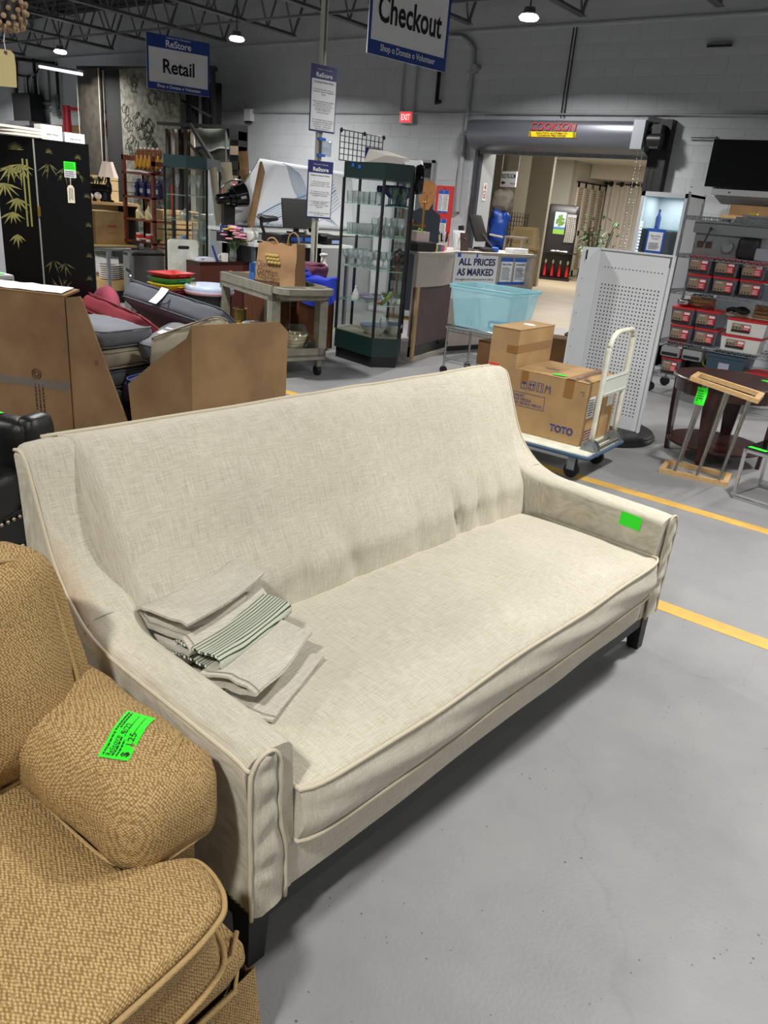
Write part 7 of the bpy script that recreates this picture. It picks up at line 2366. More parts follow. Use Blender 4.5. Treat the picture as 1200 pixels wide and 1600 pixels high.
M().cyl((0, 0, 0), (0, 0, 0.14), 0.095, n=22).o('body', mat('maroon_tin', (86, 34, 36), 0.4), e, 40)
M().lathe([(0.085, 0.135), (0.099, 0.135), (0.099, 0.15), (0.085, 0.15)], n=22).o('rim', m_yellow, e, 40)
M().bb(-0.04, 0.04, -0.099, -0.09, 0.04, 0.09).o('label', m_yellow, e)
e = thing('wrapped_parcel', 'grey parcel wrapped in clear film on the lower tray', 'parcel', oncart(0.70, -0.18, 0.21), 20)
M().pillow((0, 0, 0.10), (0.30, 0.18, 0.20), 0.07, 0, 9, 0.02, 4).o('film', mat('grey_film', (110, 124, 132), 0.25), e, 50)
e = thing('plastic_bag', 'small white plastic bag in the middle of the lower tray', 'bag', oncart(0.44, -0.2, 0.21), 20)
M().pillow((0, 0, 0.075), (0.2, 0.18, 0.15), 0.07, 0, 8, 0.03, 6).o('film', m_ceramic, e, 50)
e = thing('plastic_bag', 'bulging clear bag of rope at the handle end of the lower tray', 'bag', oncart(0.16, -0.30, 0.21), 20)
M().pillow((0, 0, 0.13), (0.26, 0.36, 0.26), 0.11, 0, 10, 0.035, 8).o('film', glass_mat('bag_film', (236, 236, 232), 0.12, 0.2), e, 50)
g = M()
for i in range(5):
 g.tube([(0.09 * math.cos(a) + 0.01 * i, 0.12 * math.sin(a), 0.05 + 0.03 * i) for a in [k * 0.42 for k in range(15)]], 0.014, 6, closed=True)
g.o('rope', mat('cream_rope', (206, 196, 160), 0.8), e, 60)
e = thing('white_tray', 'low white dish on the lower tray before the grey parcel', 'dish', oncart(0.66, -0.06, 0.21), 15)
M().pillow((0, 0, 0.02), (0.30, 0.08, 0.04), 0.015, 0, 4).o('body', m_ceramic, e, 50)
# ================================================================ SMALL BROWN DESK, FLOWERS, BINS, TRAYS
e = thing('side_desk', 'dark red wood desk end behind the blue stool', 'desk', (-7.15, 5.75, 0), 90)
M().bb(0, 0.75, 0, 0.5, 0.78, 0.82).o('desktop', m_wood_dark, e)
M().bb(0.02, 0.73, 0.0, 0.02, 0.02, 0.78).bb(0.0, 0.02, 0, 0.5, 0.0, 0.78).bb(0.73, 0.75, 0, 0.5, 0.0, 0.78).o('panels', mat('red_brown_panel', (84, 40, 30), 0.5), e)
v = thing('flower_vase', 'bouquet of pink, white and yellow flowers in a glass vase', 'flowers', (-7.22, 6.28, 0.82))
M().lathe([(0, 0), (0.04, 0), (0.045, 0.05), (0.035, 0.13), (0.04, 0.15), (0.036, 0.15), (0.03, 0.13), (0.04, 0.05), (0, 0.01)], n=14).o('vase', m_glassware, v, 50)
fr_ = random.Random(8)
stems = M()
cols = {'pink_blossom': mat('pink_petals', (226, 160, 180), 0.7), 'white_blossom': mat('white_petals', (240, 238, 236), 0.7), 'yellow_blossom': mat('yellow_petals', (236, 208, 60), 0.7)}
for i in range(44):
 a, r_ = fr_.random() * 6.28, fr_.random() ** 0.6 * 0.145
 p = V((r_ * math.cos(a), r_ * math.sin(a), 0.24 + 0.13 * (1 - (r_ / 0.15) ** 2) + fr_.uniform(-.02, .02)))
 k = 'yellow_blossom' if (i % 9 == 0) else ('white_blossom' if i % 3 == 0 else 'pink_blossom')
 f = M()
 for j in range(6):
  b = j * 1.047 + i
  f.ball((p.x + 0.022 * math.cos(b), p.y + 0.022 * math.sin(b), p.z), (0.024, 0.024, 0.012), 6, 4)
 f.ball((p.x, p.y, p.z + 0.004), 0.009, 6, 4)
 f.o(k, cols[k], v, 60)
 stems.tube([(0, 0, 0.03), (p.x * 0.4, p.y * 0.4, 0.15), p], 0.003, 5)
 stems.add([(p.x * .7, p.y * .7, p.z - .06), (p.x * .7 + .03, p.y * .7 + .01, p.z - .05), (p.x * .9 + .03, p.y * .9 + .03, p.z - .03), (p.x * .8, p.y * .8 + .02, p.z - .04)], [(0, 1, 2, 3)])
stems.o('stems_and_leaves', m_leaf, v, kind='stuff')
e = thing('mug', 'white handle ring of a mug at the corner of the red wood desk', 'mug', (-7.2, 6.14, 0.82), 60)
M().lathe([(0, 0), (0.04, 0), (0.042, 0.09), (0.038, 0.09), (0.036, 0.01), (0, 0.01)], n=16).o('cup', m_ceramic, e, 50)
M().tube([(-0.04 - 0.03 * math.sin(a), 0, 0.045 + 0.03 * math.cos(a)) for a in [k * 0.45 for k in range(8)]], 0.007, 6).o('handle', m_ceramic, e, 60)
e = thing('blue_pen', 'blue pen leaning beside the flowers', 'pen', (-7.18, 6.02, 0.82))
M().cyl((0, 0, 0), (-0.02, -0.06, 0.17), 0.012, n=8).o('barrel', m_signblue, e, 60)
M().cyl((0.0, 0.0, 0), (0.004, 0.012, 0.004), 0.016, n=8).o('cap', m_signblue, e, 60)
e = thing('paper_pile', 'loose white papers on the red wood desk', 'papers', (-7.35, 5.95, 0.82), 80)
M().bb(-0.15, 0.12, -0.1, 0.1, 0, 0.02).o('sheet', m_paper, e)
M().box((0.02, 0.01, 0.024), (0.25, 0.18, 0.006), Matrix.Rotation(0.3, 3, 'Z')).o('sheet', mat('pale_blue_paper', (200, 210, 226), 0.8), e)
e = thing('trash_bin', 'black bin lined with a pale blue and pink bag left of the grey cart', 'bin', (-6.45, 5.30, 0))
M().lathe([(0, 0), (0.20, 0), (0.235, 0.66), (0.22, 0.66), (0.19, 0.02), (0, 0.02)], n=24).o('body', mat('very_dark_green', (14, 24, 22), 0.5), e, 50)
M().lathe([(0.238, 0.60), (0.25, 0.64), (0.243, 0.668), (0.228, 0.675), (0.20, 0.65), (0.17, 0.60), (0.10, 0.55), (0.0, 0.53)], n=26).o('bin_liner', mat('pale_blue_film', (190, 204, 226), 0.35, bump=0.5, bscale=30), e, 60)
M().lathe([(0.238, 0.585), (0.254, 0.60), (0.254, 0.615), (0.245, 0.615)], n=26).o('pink_liner_edge', mat('pink_film', (216, 170, 182), 0.4), e, 60)
tcol = [(m_greenplastic, 'dark green', 0.0), (m_red, 'red', 0.055), (m_burgundy, 'maroon', 0.11), (m_yellow, 'yellow', 0.16), (m_greenplastic, 'green', 0.215), (m_red, 'bright red', 0.265)]
ts = thing('tray_table', 'low black stand carrying the coloured plastic trays', 'stand', (-6.75, 5.08, 0))
M().bb(-0.2, 0.2, -0.2, 0.2, 0, 0.43).o('body', m_black, ts)
M().bb(-0.22, 0.22, -0.22, 0.22, 0.43, 0.445).o('top', m_black, ts)
for i, (mt2, c, z) in enumerate(tcol):
 wd = 0.46 if i == 0 else 0.36
 e = thing('storage_tray', c + ' plastic tray, ' + ['lowest', 'second', 'third', 'fourth', 'fifth', 'uppermost'][i] + ' in the stack by the black bin', 'tray', (-6.75, 5.06 - (0.06 if i == 0 else 0), 0.445 + z), 88 + i * 2, 'coloured plastic trays')
 lay = [(0.03, 0.0), (0.0, 0.05), (-0.012, 0.05), (-0.012, 0.055), (0.004, 0.055), (0.034, 0.006)]
 rings = [[(x, y, z2) for (x, y) in rrect(-wd / 2 + k, wd / 2 - k, -0.15 + k, 0.15 - k, 0.03, 3)] for (k, z2) in lay]
 n = len(rings[0])
 m = M().add([p for r_ in rings for p in r_], [(a * n + j, a * n + (j + 1) % n, (a + 1) * n + (j + 1) % n, (a + 1) * n + j) for a in range(5) for j in range(n)] + [tuple(range(n))[::-1], tuple(range(5 * n, 6 * n))])
 m.o('tray_body', mt2, e, 40)
 M().box((0, -0.152 if True else 0, 0.036), (0.1, 0.006, 0.018)).o('card_slot', mt2, e)
e = thing('cutting_board', 'white folding board with a carry slot standing before the pale glass case', 'board', (-7.4, 5.72, 0), 80)
m = M()
ol_ = rrect(-0.18, 0.18, 0.55, 1.03, 0.04)
m.add([(x, 0, z) for x, z in ol_] + [(x, 0.03, z) for x, z in ol_], [tuple(range(len(ol_))), tuple(range(len(ol_), 2 * len(ol_)))[::-1]] + [(i, (i + 1) % len(ol_), len(ol_) + (i + 1) % len(ol_), len(ol_) + i) for i in range(len(ol_))])
m.o('board', m_offwhite, e)
sl_ = rrect(-0.07, 0.07, 0.93, 0.965, 0.017)
M().add([(x, -0.002, z) for x, z in sl_], [tuple(range(len(sl_)))]).o('carry_slot', m_ink, e)
M().bb(-0.17, 0.17, 0, 0.03, 0, 0.56).o('stand', m_offwhite, e)
e = thing('broom', 'orange broom handle leaning behind the grey cart', 'broom', (-6.5, 5.62, 0))
M().cyl((0, 0, 0.04), (-0.05, 0.05, 0.8), 0.013, n=8).o('handle', mat('orange_wood', (190, 106, 42), 0.5), e, 60)
M().bb(-0.03, 0.03, -0.15, 0.15, 0, 0.05).o('brush', m_black, e)
# ================================================================ BIG CUT-DOWN CARTON OF CUSHIONS BEHIND THE SOFA
cbn = thing('cardboard_bin', 'tall brown carton cut open in a V at the front, filled with cushions', 'carton', (0, 0, 0))
A0, A1 = V((-5.25, 1.80, 0)), V((-4.17, 2.40, 0))
B1, C1 = V((-3.155, 2.48, 0)), V((-3.05, 3.05, 0))
D1 = V((-4.9, 3.75, 0))
zt = V((0, 0, 0.955))
th = 0.008
M().slab([A0, A1, A1 + zt, A0 + zt], th).o('left_panel', m_card, cbn)
nB = (B1 - A1).cross(V((0, 0, 1))).normalized()
def onB(px, py, off=0.0):
 return Pp(px, py, A1 + nB * off, nB)
M().slab([A1, onB(222, 725), onB(195, 650), onB(160, 556), onB(128, 470), onB(124, 463), A1 + zt], -th).o('front_flap_left', m_card, cbn)
vb = onB(214, 730)
M().slab([V((vb.x, vb.y, 0)), B1, V((B1.x, B1.y, 0.952)), onB(291, 529), onB(245, 562), onB(200, 600), vb], -th).o('front_flap_right', m_card, cbn)
kk = (C1 - B1)
M().slab([B1, C1, C1 + V((0, 0, 0.90)), B1 + kk * 0.90 + V((0, 0, 0.955)), B1 + V((0, 0, 0.953))], -th).o('right_panel', m_card, cbn)
M().slab([C1, D1, D1 + V((0, 0, 0.62)), C1 + V((0, 0, 0.62))], -th).o('rear_panel', m_carddark, cbn)
M().slab([D1, A0 + V((-0.2, 1.0, 0)), A0 + V((-0.2, 1.0, 0.6)), D1 + V((0, 0, 0.6))], -th).o('rear_panel', m_carddark, cbn)
lt = M()
dA = (A1 - A0).normalized()
nA = V((-dA.y, dA.x, 0))
lt.slab([A0 + zt, A1 + zt, A1 + zt + nA * 0.16 + V((0, 0, 0.02)), A0 + zt + nA * 0.22 + V((0, 0, 0.02))], 0.012)
lt.o('top_fold', m_card, cbn)
lw_ = M()
lw_.grid(lambda u, t: A0 + zt + dA * (0.55 + 0.66 * u) + nA * (0.012 + 0.13 * t) + V((0, 0, 0.020 + 0.02 * t + 0.006 * noise.noise(V((u * 9, t * 4, 0))))), 24, 4)
lw_.o('white_liner', m_paper, cbn, 60)
tp = M()
tp.slab([A1 + V((0, 0, 0.42)) - dA * 0.5 - nA * 0.009, A1 + V((0, 0, 0.42)) - nA * 0.009, A1 + V((0, 0, 0.47)) - nA * 0.009, A1 + V((0, 0, 0.47)) - dA * 0.5 - nA * 0.009], 0.0006)
tp.o('clear_tape', glass_mat('clear_tape', (240, 236, 228), 0.12, 0.2), cbn)
mk = M()
c = A1 - dA * 0.21 - nA * 0.0095 + V((0, 0, 0.50))
mk.tube([c + dA * 0.028 * math.cos(a) + V((0, 0, 0.028 * math.sin(a))) for a in [k * 0.39 for k in range(16)]], 0.003, 4, closed=True)
mk.tube([c + dA * 0.015 * math.cos(a) + V((0, 0, 0.015 * math.sin(a))) for a in [k * 0.63 for k in range(10)]], 0.003, 4, closed=True)
mk.o('printed_stamp', mat('faded_ink', (92, 62, 40), 0.8), cbn)
lines(cbn, A1 - dA * 0.20 - nA * 0.0095 + V((0, 0, 0.34)), (0, 0, -1), dA, 0.20, 0.07, 3, mat('faded_ink2', (70, 48, 34), 0.8), seed=4)
M().slab([onB(148, 563, 0.002), onB(152, 563, 0.002), onB(152, 571, 0.002), onB(148, 571, 0.002)], 0.001).o('hand_hole', m_carddark, cbn)
pb0 = M().prism([(A0.x, A0.y), (A1.x, A1.y), (B1.x, B1.y), (C1.x, C1.y), (D1.x, D1.y)], 0.0, 0.02)
pb0.o('bottom', m_carddark, cbn)
def cushion_at(label, c, size, ex, ey, ez, material, name='cushion', tag_px=None, r=0.05, cord=None, puff=0.02, ticket_white=None, tuft=None):
 """boxed seat cushion; tilt given by Euler degrees"""
 e = thing(name, label, 'cushion', c)
 rot = Matrix.Rotation(R(ez), 3, 'Z') @ Matrix.Rotation(R(ey), 3, 'Y') @ Matrix.Rotation(R(ex), 3, 'X')
 M().pillow((0, 0, 0), size, r, puff, 10, 0.010, c[0] * 3, rot).o('cover', material, e, 70)
 hx, hy, hz = size[0] / 2, size[1] / 2, size[2] / 2
 p = M()
 rr = min(0.06, hx * 0.4)
 for s in (-1, 1):
  p.tube([rot @ V((x, y, s * (hz - r * 0.25))) for (x, y) in rrect(-hx + 0.006, hx - 0.006, -hy + 0.006, hy - 0.006, rr, 4)], 0.006, 6, closed=True)
 p.o('piping', cord or material, e, 180)
 if ticket_white:
  x, y, zf, ww, hh = ticket_white
  if zf == 'top':
   M().grid(lambda u, t: rot @ V((x + ww * (u - .5), y + hh * (t - .5), hz + puff * 0.6 + 0.004 + 0.004 * math.sin(t * 6))), 4, 8).o('paper_label', m_paper, e, 180, label='white paper care label')
  else:
   M().grid(lambda u, t: rot @ V((x + ww * (u - .5), -hy - 0.008 - 0.03 * t * t, hz - hh * t)), 4, 8).o('paper_label', m_paper, e, 180, label='white paper care label')
 if tuft:
  M().tube([rot @ V((0.0, -hy - 0.01, 0.02)), rot @ V((0.03, -hy - 0.03, -0.03)), rot @ V((-0.03, -hy - 0.03, -0.05))], 0.006, 6).o('tie_cord', cord or material, e, 60)
 return e
sx, sy = -4.40, 2.93
stack = [('navy cushion lowest of the neat stack beside the cut carton edge', m_slate2), ('dark grey cushion second from the bottom of the neat stack', m_slate2), ('dark grey cushion in the middle of the neat stack under the taupe one', m_slate2),
         ('taupe boxed cushion under the top of the neat stack', m_taupe), ('slate grey cushion on top of the neat stack with a white paper label', m_slate)]
for i, (l, mt3) in enumerate(stack):
 cushion_at(l, (sx - 0.40 + 0.01 * (i % 2), sy + 0.10, 0.09 + i * 0.134), (0.50, 0.46, 0.13), 0, 2, 8, mt3, ticket_white=(0.09, 0, 'front', 0.07, 0.14) if i == 4 else None)
cushion_at('navy blue cushion low in the carton behind the right flap', (-4.02, 3.05, 0.36), (0.52, 0.48, 0.14), 0, 8, 20, m_navy)
cushion_at('slate cushion at the bottom of the carton at the right', (-3.75, 3.10, 0.12), (0.6, 0.55, 0.2), 0, 0, 10, m_slate2)
cushion_at('taupe boxed cushion leaning up against the right flap', (-4.02, 3.14, 0.56), (0.62, 0.14, 0.42), -24, -22, 12, m_taupe, tuft=True)
cushion_at('dark red cushion tilted behind the neat stack', (-4.98, 3.36, 0.60), (0.74, 0.46, 0.15), -36, 5, -4, m_burgundy)
cushion_at('slate grey cushion with a white label squeezed under the big dark one', (-4.42, 3.42, 0.55), (0.50, 0.46, 0.14), 12, 4, 20, m_slate, ticket_white=(-0.14, 0.0, 'top', 0.08, 0.12))
cushion_at('large dark grey cushion lying on top of the pile with a white label', (-4.86, 3.78, 0.655), (1.02, 0.46, 0.17), -38, 5, 4, m_slate2, ticket_white=(-0.10, 0, 'front', 0.08, 0.15), tuft=True)
e = thing('round_cushion', 'round faded burgundy cushion at the back left of the pile', 'cushion', (-5.88, 3.72, 0.52))
M().lathe([(0.0, -0.07), (0.18, -0.065), (0.235, -0.045), (0.26, 0.0), (0.235, 0.045), (0.18, 0.065), (0.0, 0.07)], n=36, axis=Matrix.Rotation(R(78), 3, 'X') @ Matrix.Rotation(R(-12), 3, 'Y')).o('cover', m_burgundy2, e, 180)
st_ = thing('pallet_box', 'plain dark carton under the rear cushions of the pile', 'carton', (-5.25, 3.72, 0), 0)
M().bb(-0.75, 0.75, -0.2, 0.5, 0, 0.30).o('box_body', m_carddark, st_)
M().bb(-0.75, 0.75, 0.12, 0.18, 0.30, 0.302).o('packing_tape', m_tape, st_)
# ================================================================ BLACK LEATHER CHAIR ARM AT THE LEFT EDGE
lc = thing('leather_armchair', 'black leather armchair with nailhead trim behind the tan chair', 'armchair', (-2.93, 1.52, 0), 112)
M().pillow((-0.02, 0.40, 0.40), (0.13, 0.80, 0.56), 0.055, 0.0, 10, 0.006, 3).o('arm', m_leather, lc, 70)
M().pillow((0.02, 0.02, 0.40), (0.16, 0.10, 0.58), 0.045, 0.0, 8, 0.004, 9).o('arm_front', m_leather, lc, 70)
M().pillow((-0.38, 0.36, 0.40), (0.62, 0.72, 0.20), 0.06, 0.02, 10, 0.006, 5).o('seat_cushion', m_leather, lc, 70)
M().bb(-0.76, 0.04, 0.02, 0.76, 0.14, 0.32).o('frame', m_leather, lc)
M().pillow((-0.38, 0.76, 0.50), (0.80, 0.14, 0.60), 0.06, 0.0, 8, 0.006, 6).o('back', m_leather, lc, 70)
nh = M()
for i in range(22):
 nh.ball((-0.70 + i * 0.034, 0.013, 0.295), 0.010, 8, 5)
 nh.ball((-0.70 + i * 0.034, 0.013, 0.165), 0.010, 8, 5)
nh.o('nailheads', mat('antique_nickel', (190, 180, 160), 0.3, 1.0), lc, 60, kind='stuff')
for (x, y) in ((-0.70, 0.06), (0.0, 0.06), (-0.70, 0.7), (0.0, 0.7)):
 M().tube([(x, y, 0.0), (x, y, 0.15)], [0.02, 0.03], 8).o('leg', m_black, lc, 50)
ticket(lc, (-0.02, 0.20, 0.683), (0.2, 1, 0), (-1, 0.2, 0), 0.11, 0.05, tag_rows, bend=0.0)
# ================================================================ BLACK LACQUER SCREEN, WASHER, SAFE BOX
m_lacq = mat('black_lacquer', (7, 8, 8), 0.28, spec=0.25)
m_gold = mat('faded_gold_paint', (84, 82, 48), 0.5)
scn = thing('folding_screen', 'black lacquer cabinet panels painted with gold bamboo', 'folding screen', (-6.1, 3.33, 0), 90)
M().bb(0.005, 0.46, -0.02, 0.02, 0.0, 1.83).o('panel', m_lacq, scn)
M().add([(-0.005, -0.02, 0), (-0.005, 0.02, 0), (-0.30, 0.13, 0), (-0.30, 0.09, 0), (-0.005, -0.02, 1.83), (-0.005, 0.02, 1.83), (-0.30, 0.13, 1.83), (-0.30, 0.09, 1.83)],
  [(3, 2, 1, 0), (4, 5, 6, 7), (0, 1, 5, 4), (1, 2, 6, 5), (2, 3, 7, 6), (3, 0, 4, 7)]).o('panel', m_lacq, scn)
M().bb(-0.006, 0.006, -0.024, -0.016, 0.0, 1.83).o('worn_edge', mat('worn_grey_edge', (130, 132, 124), 0.5), scn)
M().bb(-0.012, 0.012, -0.03, -0.02, 1.28, 1.35).o('hinge', m_brass, scn)
rl_ = random.Random(5)
def leafblade(m, p, ang, L, w_, n0=V((0, -0.0215, 0)), ux=V((1, 0, 0))):
 d = ux * math.cos(ang) + V((0, 0, math.sin(ang)))
 s = ux * -math.sin(ang) + V((0, 0, math.cos(ang)))
 p = V(p)
 m.add([p, p + d * L * 0.4 + s * w_, p + d * L, p + d * L * 0.4 - s * w_], [(0, 1, 2, 3)])
g = M()
for (x, z, n, spread, L) in ((0.10, 1.66, 6, 2.4, 0.11), (0.24, 1.64, 6, 2.4, 0.13), (0.33, 1.64, 5, 2.2, 0.11), (0.09, 0.95, 4, 2.6, 0.1), (0.20, 0.93, 5, 2.6, 0.12), (0.15, 0.72, 7, 2.0, 0.12)):
 for i in range(n):
  up = z < 0.8
  a = (math.pi / 2 if up else -math.pi / 2) + (i - (n - 1) / 2) * spread / n
  leafblade(g, (x + rl_.uniform(-.02, .02), -0.0215, z), a, L * rl_.uniform(.7, 1.1), 0.006)
for (x, z) in ((0.12, 1.74), (0.36, 1.72), (0.42, 1.44), (0.42, 1.22), (0.41, 0.98), (0.40, 0.8)):
 for i in range(9):
  leafblade(g, (x, -0.0215, z), i * 0.45 - 0.3, 0.035, 0.0025)
g.o('gold_painting', m_gold, scn, kind='stuff')
ux = V((-0.295, 0.11, 0)).normalized()
g2_ = M()
nrm = V((-ux.y, ux.x, 0)) * 1.0
for (s, z, n, L) in ((0.10, 1.64, 7, 0.15), (0.17, 1.62, 6, 0.14), (0.22, 1.50, 7, 0.13), (0.14, 1.40, 6, 0.12), (0.18, 1.30, 6, 0.12), (0.16, 1.14, 5, 0.10)):
 for i in range(n):
  a = -math.pi / 2 + (i - (n - 1) / 2) * 0.42
  p = V((-0.005, -0.0215, 0)) + ux * s + V((0, 0, z))
  d = ux * math.cos(a) + V((0, 0, math.sin(a)))
  q = ux * -math.sin(a) + V((0, 0, math.cos(a)))
  off = V((0, -0.0015, 0))
  L2 = L * rl_.uniform(.7, 1.1)
  g2_.add([p + off, p + off + d * L2 * 0.4 + q * 0.008, p + off + d * L2, p + off + d * L2 * 0.4 - q * 0.008], [(0, 1, 2, 3)])
for s in (0.045, 0.075):
 p = V((-0.005, -0.023, 0)) + ux * s
 g2_.add([p + V((0, 0, 1.2)), p + ux * 0.012 + V((0, 0, 1.2)), p + ux * 0.012 + V((0, 0, 1.68)), p + V((0, 0, 1.68))], [(0, 1, 2, 3)])
for i in range(9):
 a = i * 0.36 + 0.1
 p = V((-0.005, -0.023, 1.735)) + ux * 0.12
 d = ux * math.cos(a) + V((0, 0, math.sin(a)))
 q = ux * -math.sin(a) + V((0, 0, math.cos(a)))
 g2_.add([p, p + d * 0.03 + q * 0.003, p + d * 0.06, p + d * 0.03 - q * 0.003], [(0, 1, 2, 3)])
g2_.o('gold_painting', mat('bright_gold_paint', (138, 134, 74), 0.5), scn, kind='stuff')
pt1 = M().bb(0.235, 0.335, -0.024, -0.021, 1.63, 1.69).o('price_tag', m_green, scn, label='fluorescent green price ticket')
lines(pt1, (0.285, -0.0245, 1.66), XR, UP_, 0.085, 0.045, 4, m_ink, seed=9)
pt2 = M().bb(0.235, 0.335, -0.024, -0.021, 1.575, 1.63).o('paper_label', mat('grey_white_label', (190, 192, 192), 0.7), scn)
lines(pt2, (0.285, -0.0245, 1.603), XR, UP_, 0.085, 0.045, 3, m_ink, seed=10)
m = M()
m.add([(0.25, -0.025, 1.39), (0.31, -0.025, 1.39), (0.31, -0.025, 1.50), (0.295, -0.025, 1.52), (0.265, -0.025, 1.52), (0.25, -0.025, 1.50)], [(0, 1, 2, 3, 4, 5)])
pt3 = m.o('hang_tag', mat('manila_tag', (214, 206, 184), 0.7), scn)
lines(pt3, (0.28, -0.026, 1.45), (0, 0, -1), XR, 0.10, 0.04, 3, m_ink, seed=12)
M().cyl((0.28, -0.025, 1.51), (0.285, -0.024, 1.58), 0.002, n=5).o('string', m_paper, scn)
ppr = thing('shelf_board', 'stack of pale boards lying on top of the black lacquer panels', 'boards', (-6.12, 3.06, 1.832), 90)
for i in range(3):
 M().box((0.17, 0.10, 0.012 + 0.022 * i), (0.40 - 0.02 * i, 0.30, 0.018), Matrix.Rotation(0.05 * i, 3, 'Z')).o('board', mat('pale_board', (216, 208, 196), 0.6), ppr)
for (x, w_, h_, lbl, tx) in ((0.10, 0.17, 0.105, 'white card box reading Small Items standing on the black panels, the left one', 'Small Armour'), (0.29, 0.17, 0.07, 'white card box on the black panels, the right one', 'Small Armour')):
 e = thing('card_box', lbl.replace(' reading Small Items', ''), 'box', (-6.13, 3.33 + x, 1.83), 90)
 M().bb(0, w_, 0.0, 0.10, 0, h_).o('box', m_paper, e)
 text(tx, e, (w_ * 0.55, -0.001, h_ * 0.4), XR, UP_, 0.016, m_ink, w_ * 0.6)
ws = thing('washing_machine', 'pale grey washing machine at the left edge beside the black panels', 'washing machine', (-5.72, 2.22, 0), 90)
M().pillow((0.32, 0.33, 0.93), (0.66, 0.64, 1.86), 0.03, 0, 6).o('body', mat('appliance_white', (188, 190, 198), 0.35), ws, 50)
M().cyl((0.58, 0.002, 1.36), (0.58, -0.03, 1.36), 0.035, n=18).o('dial', mat('appliance_dial', (150, 152, 160), 0.4), ws, 40)
M().bb(0.02, 0.62, -0.004, 0.0, 1.28, 1.29).bb(0.02, 0.62, -0.004, 0.0, 1.45, 1.46).o('panel_lines', m_greyplain, ws)
M().bb(0.05, 0.58, -0.006, 0, 0.1, 1.2).o('door', mat('appliance_door', (170, 172, 180), 0.35), ws)
e = thing('cash_box', 'small pale grey box with a black printed label and green ticket at the left edge', 'box', (-4.93, 2.22, 0.90), 90)
M().pillow((0.13, 0.1, 0.045), (0.32, 0.2, 0.09), 0.012, 0, 5).o('box', mat('pale_grey_box', (196, 198, 200), 0.5), e, 50)
lb_ = M().bb(0.13, 0.27, -0.003, 0.0, 0.03, 0.06).o('label', m_ink, e)
text('HOOVER', lb_, (0.20, -0.004, 0.045), XR, UP_, 0.018, m_paper, 0.11) if False else lines(lb_, (0.20, -0.004, 0.045), XR, UP_, 0.11, 0.018, 1, m_paper, seed=3)
M().bb(0.14, 0.24, 0.02, 0.08, 0.0905, 0.092).o('price_tag', m_green, e)
e2 = thing('crate', 'plain brown crate holding up the small pale grey box', 'crate', (-4.93, 2.22, 0), 90)
M().bb(-0.05, 0.30, 0.0, 0.22, 0, 0.90).o('body', m_carddark, e2)
M().bb(-0.05, 0.30, -0.004, 0.0, 0.4, 0.45).o('batten', m_card, e2)
# ================================================================ CHROME RACK, STEEL BIN
cr = thing('chrome_rack', 'low chrome rail rack standing before the pedestal of plates', 'rack', (-8.0, 4.97, 0), 90)
for x in (0.0, 0.185, 0.46):
 M().bar((x, 0, 0), (x, 0, 0.88), 0.03).o('post', m_galv, cr)
M().cyl((0, 0, 0.87), (0.46, 0, 0.87), 0.022, n=10).o('top_rail', m_chrome, cr, 60)
M().bb(-0.02, 0.48, -0.15, 0.15, 0.0, 0.03).o('base', m_black, cr)
M().bar((0.44, -0.02, 0.62), (0.35, -0.06, 0.66), 0.035).ball((0.42, -0.05, 0.58), 0.03, 8, 6).o('clamp', m_chrome, cr)
tc = thing('steel_bin', 'tall brushed steel waste bin with a black lid', 'bin', (-8.8, 6.0, 0), 90)
M().prism(rrect(0, 0.52, 0, 0.22, 0.05), 0.02, 0.72).o('body', m_steel, tc, 40)
M().prism(rrect(-0.005, 0.525, -0.005, 0.225, 0.05), 0.715, 0.745).o('black_band', m_black, tc, 40)
M().prism(rrect(0.005, 0.515, 0.005, 0.215, 0.05), 0.745, 0.765).o('lid', m_steel, tc, 40)
M().prism(rrect(0.0, 0.52, 0, 0.22, 0.05), 0.0, 0.02).o('base', m_black, tc, 40)
# ================================================================ RED SLATTED SHELF UNIT AND ITS GOODS
rs_ = thing('shelf_unit', 'tall red brown wooden shelf unit holding ornaments and packs', 'shelf unit', (-10.72, 7.2, 0), 0)
RW, RD = 0.74, 0.34
for (x, y) in ((0, 0), (RW - 0.045, 0.0), (0, RD), (RW - 0.045, RD)):
 M().bb(x, x + 0.045, y, y + 0.045, 0, 1.93 if y < 0.1 else 1.85).o('post', m_wood_red, rs_)
RZ = [0.42, 0.74, 1.05, 1.36, 1.68]
for z in RZ:
 M().bb(0.0, RW, 0.0, RD + 0.04, z, z + 0.025).o('shelf_board', m_wood_red, rs_)
M().bb(0.0, 0.66, 0, 0.03, 1.86, 1.93).o('top_rail', m_wood_red, rs_) if False else M().bb(0.0, 0.04, 0, RD, 1.86, 1.93).o('top_rail', m_wood_red, rs_)
M().bb(RW - 0.03, RW, 0.0, RD, 1.80, 1.86).o('side_rail', m_wood_red, rs_)
M().bb(0.0, 0.16, RD, RD + 0.02, 0.1, 1.9).o('back_slat', m_wood_red, rs_)
def onrs(name, label, cat, x, y, z, group=None, rz=0):
 return thing(name, label, cat, (-10.72 + x * 0.86, 7.2 + y, z), rz, group)
m_blister = mat('navy_toy', (38, 44, 84), 0.35, var=0.3, vscale=30)
m_cardred = mat('red_blue_card', (188, 66, 76), 0.6, col2=(90, 130, 200), vscale=6)
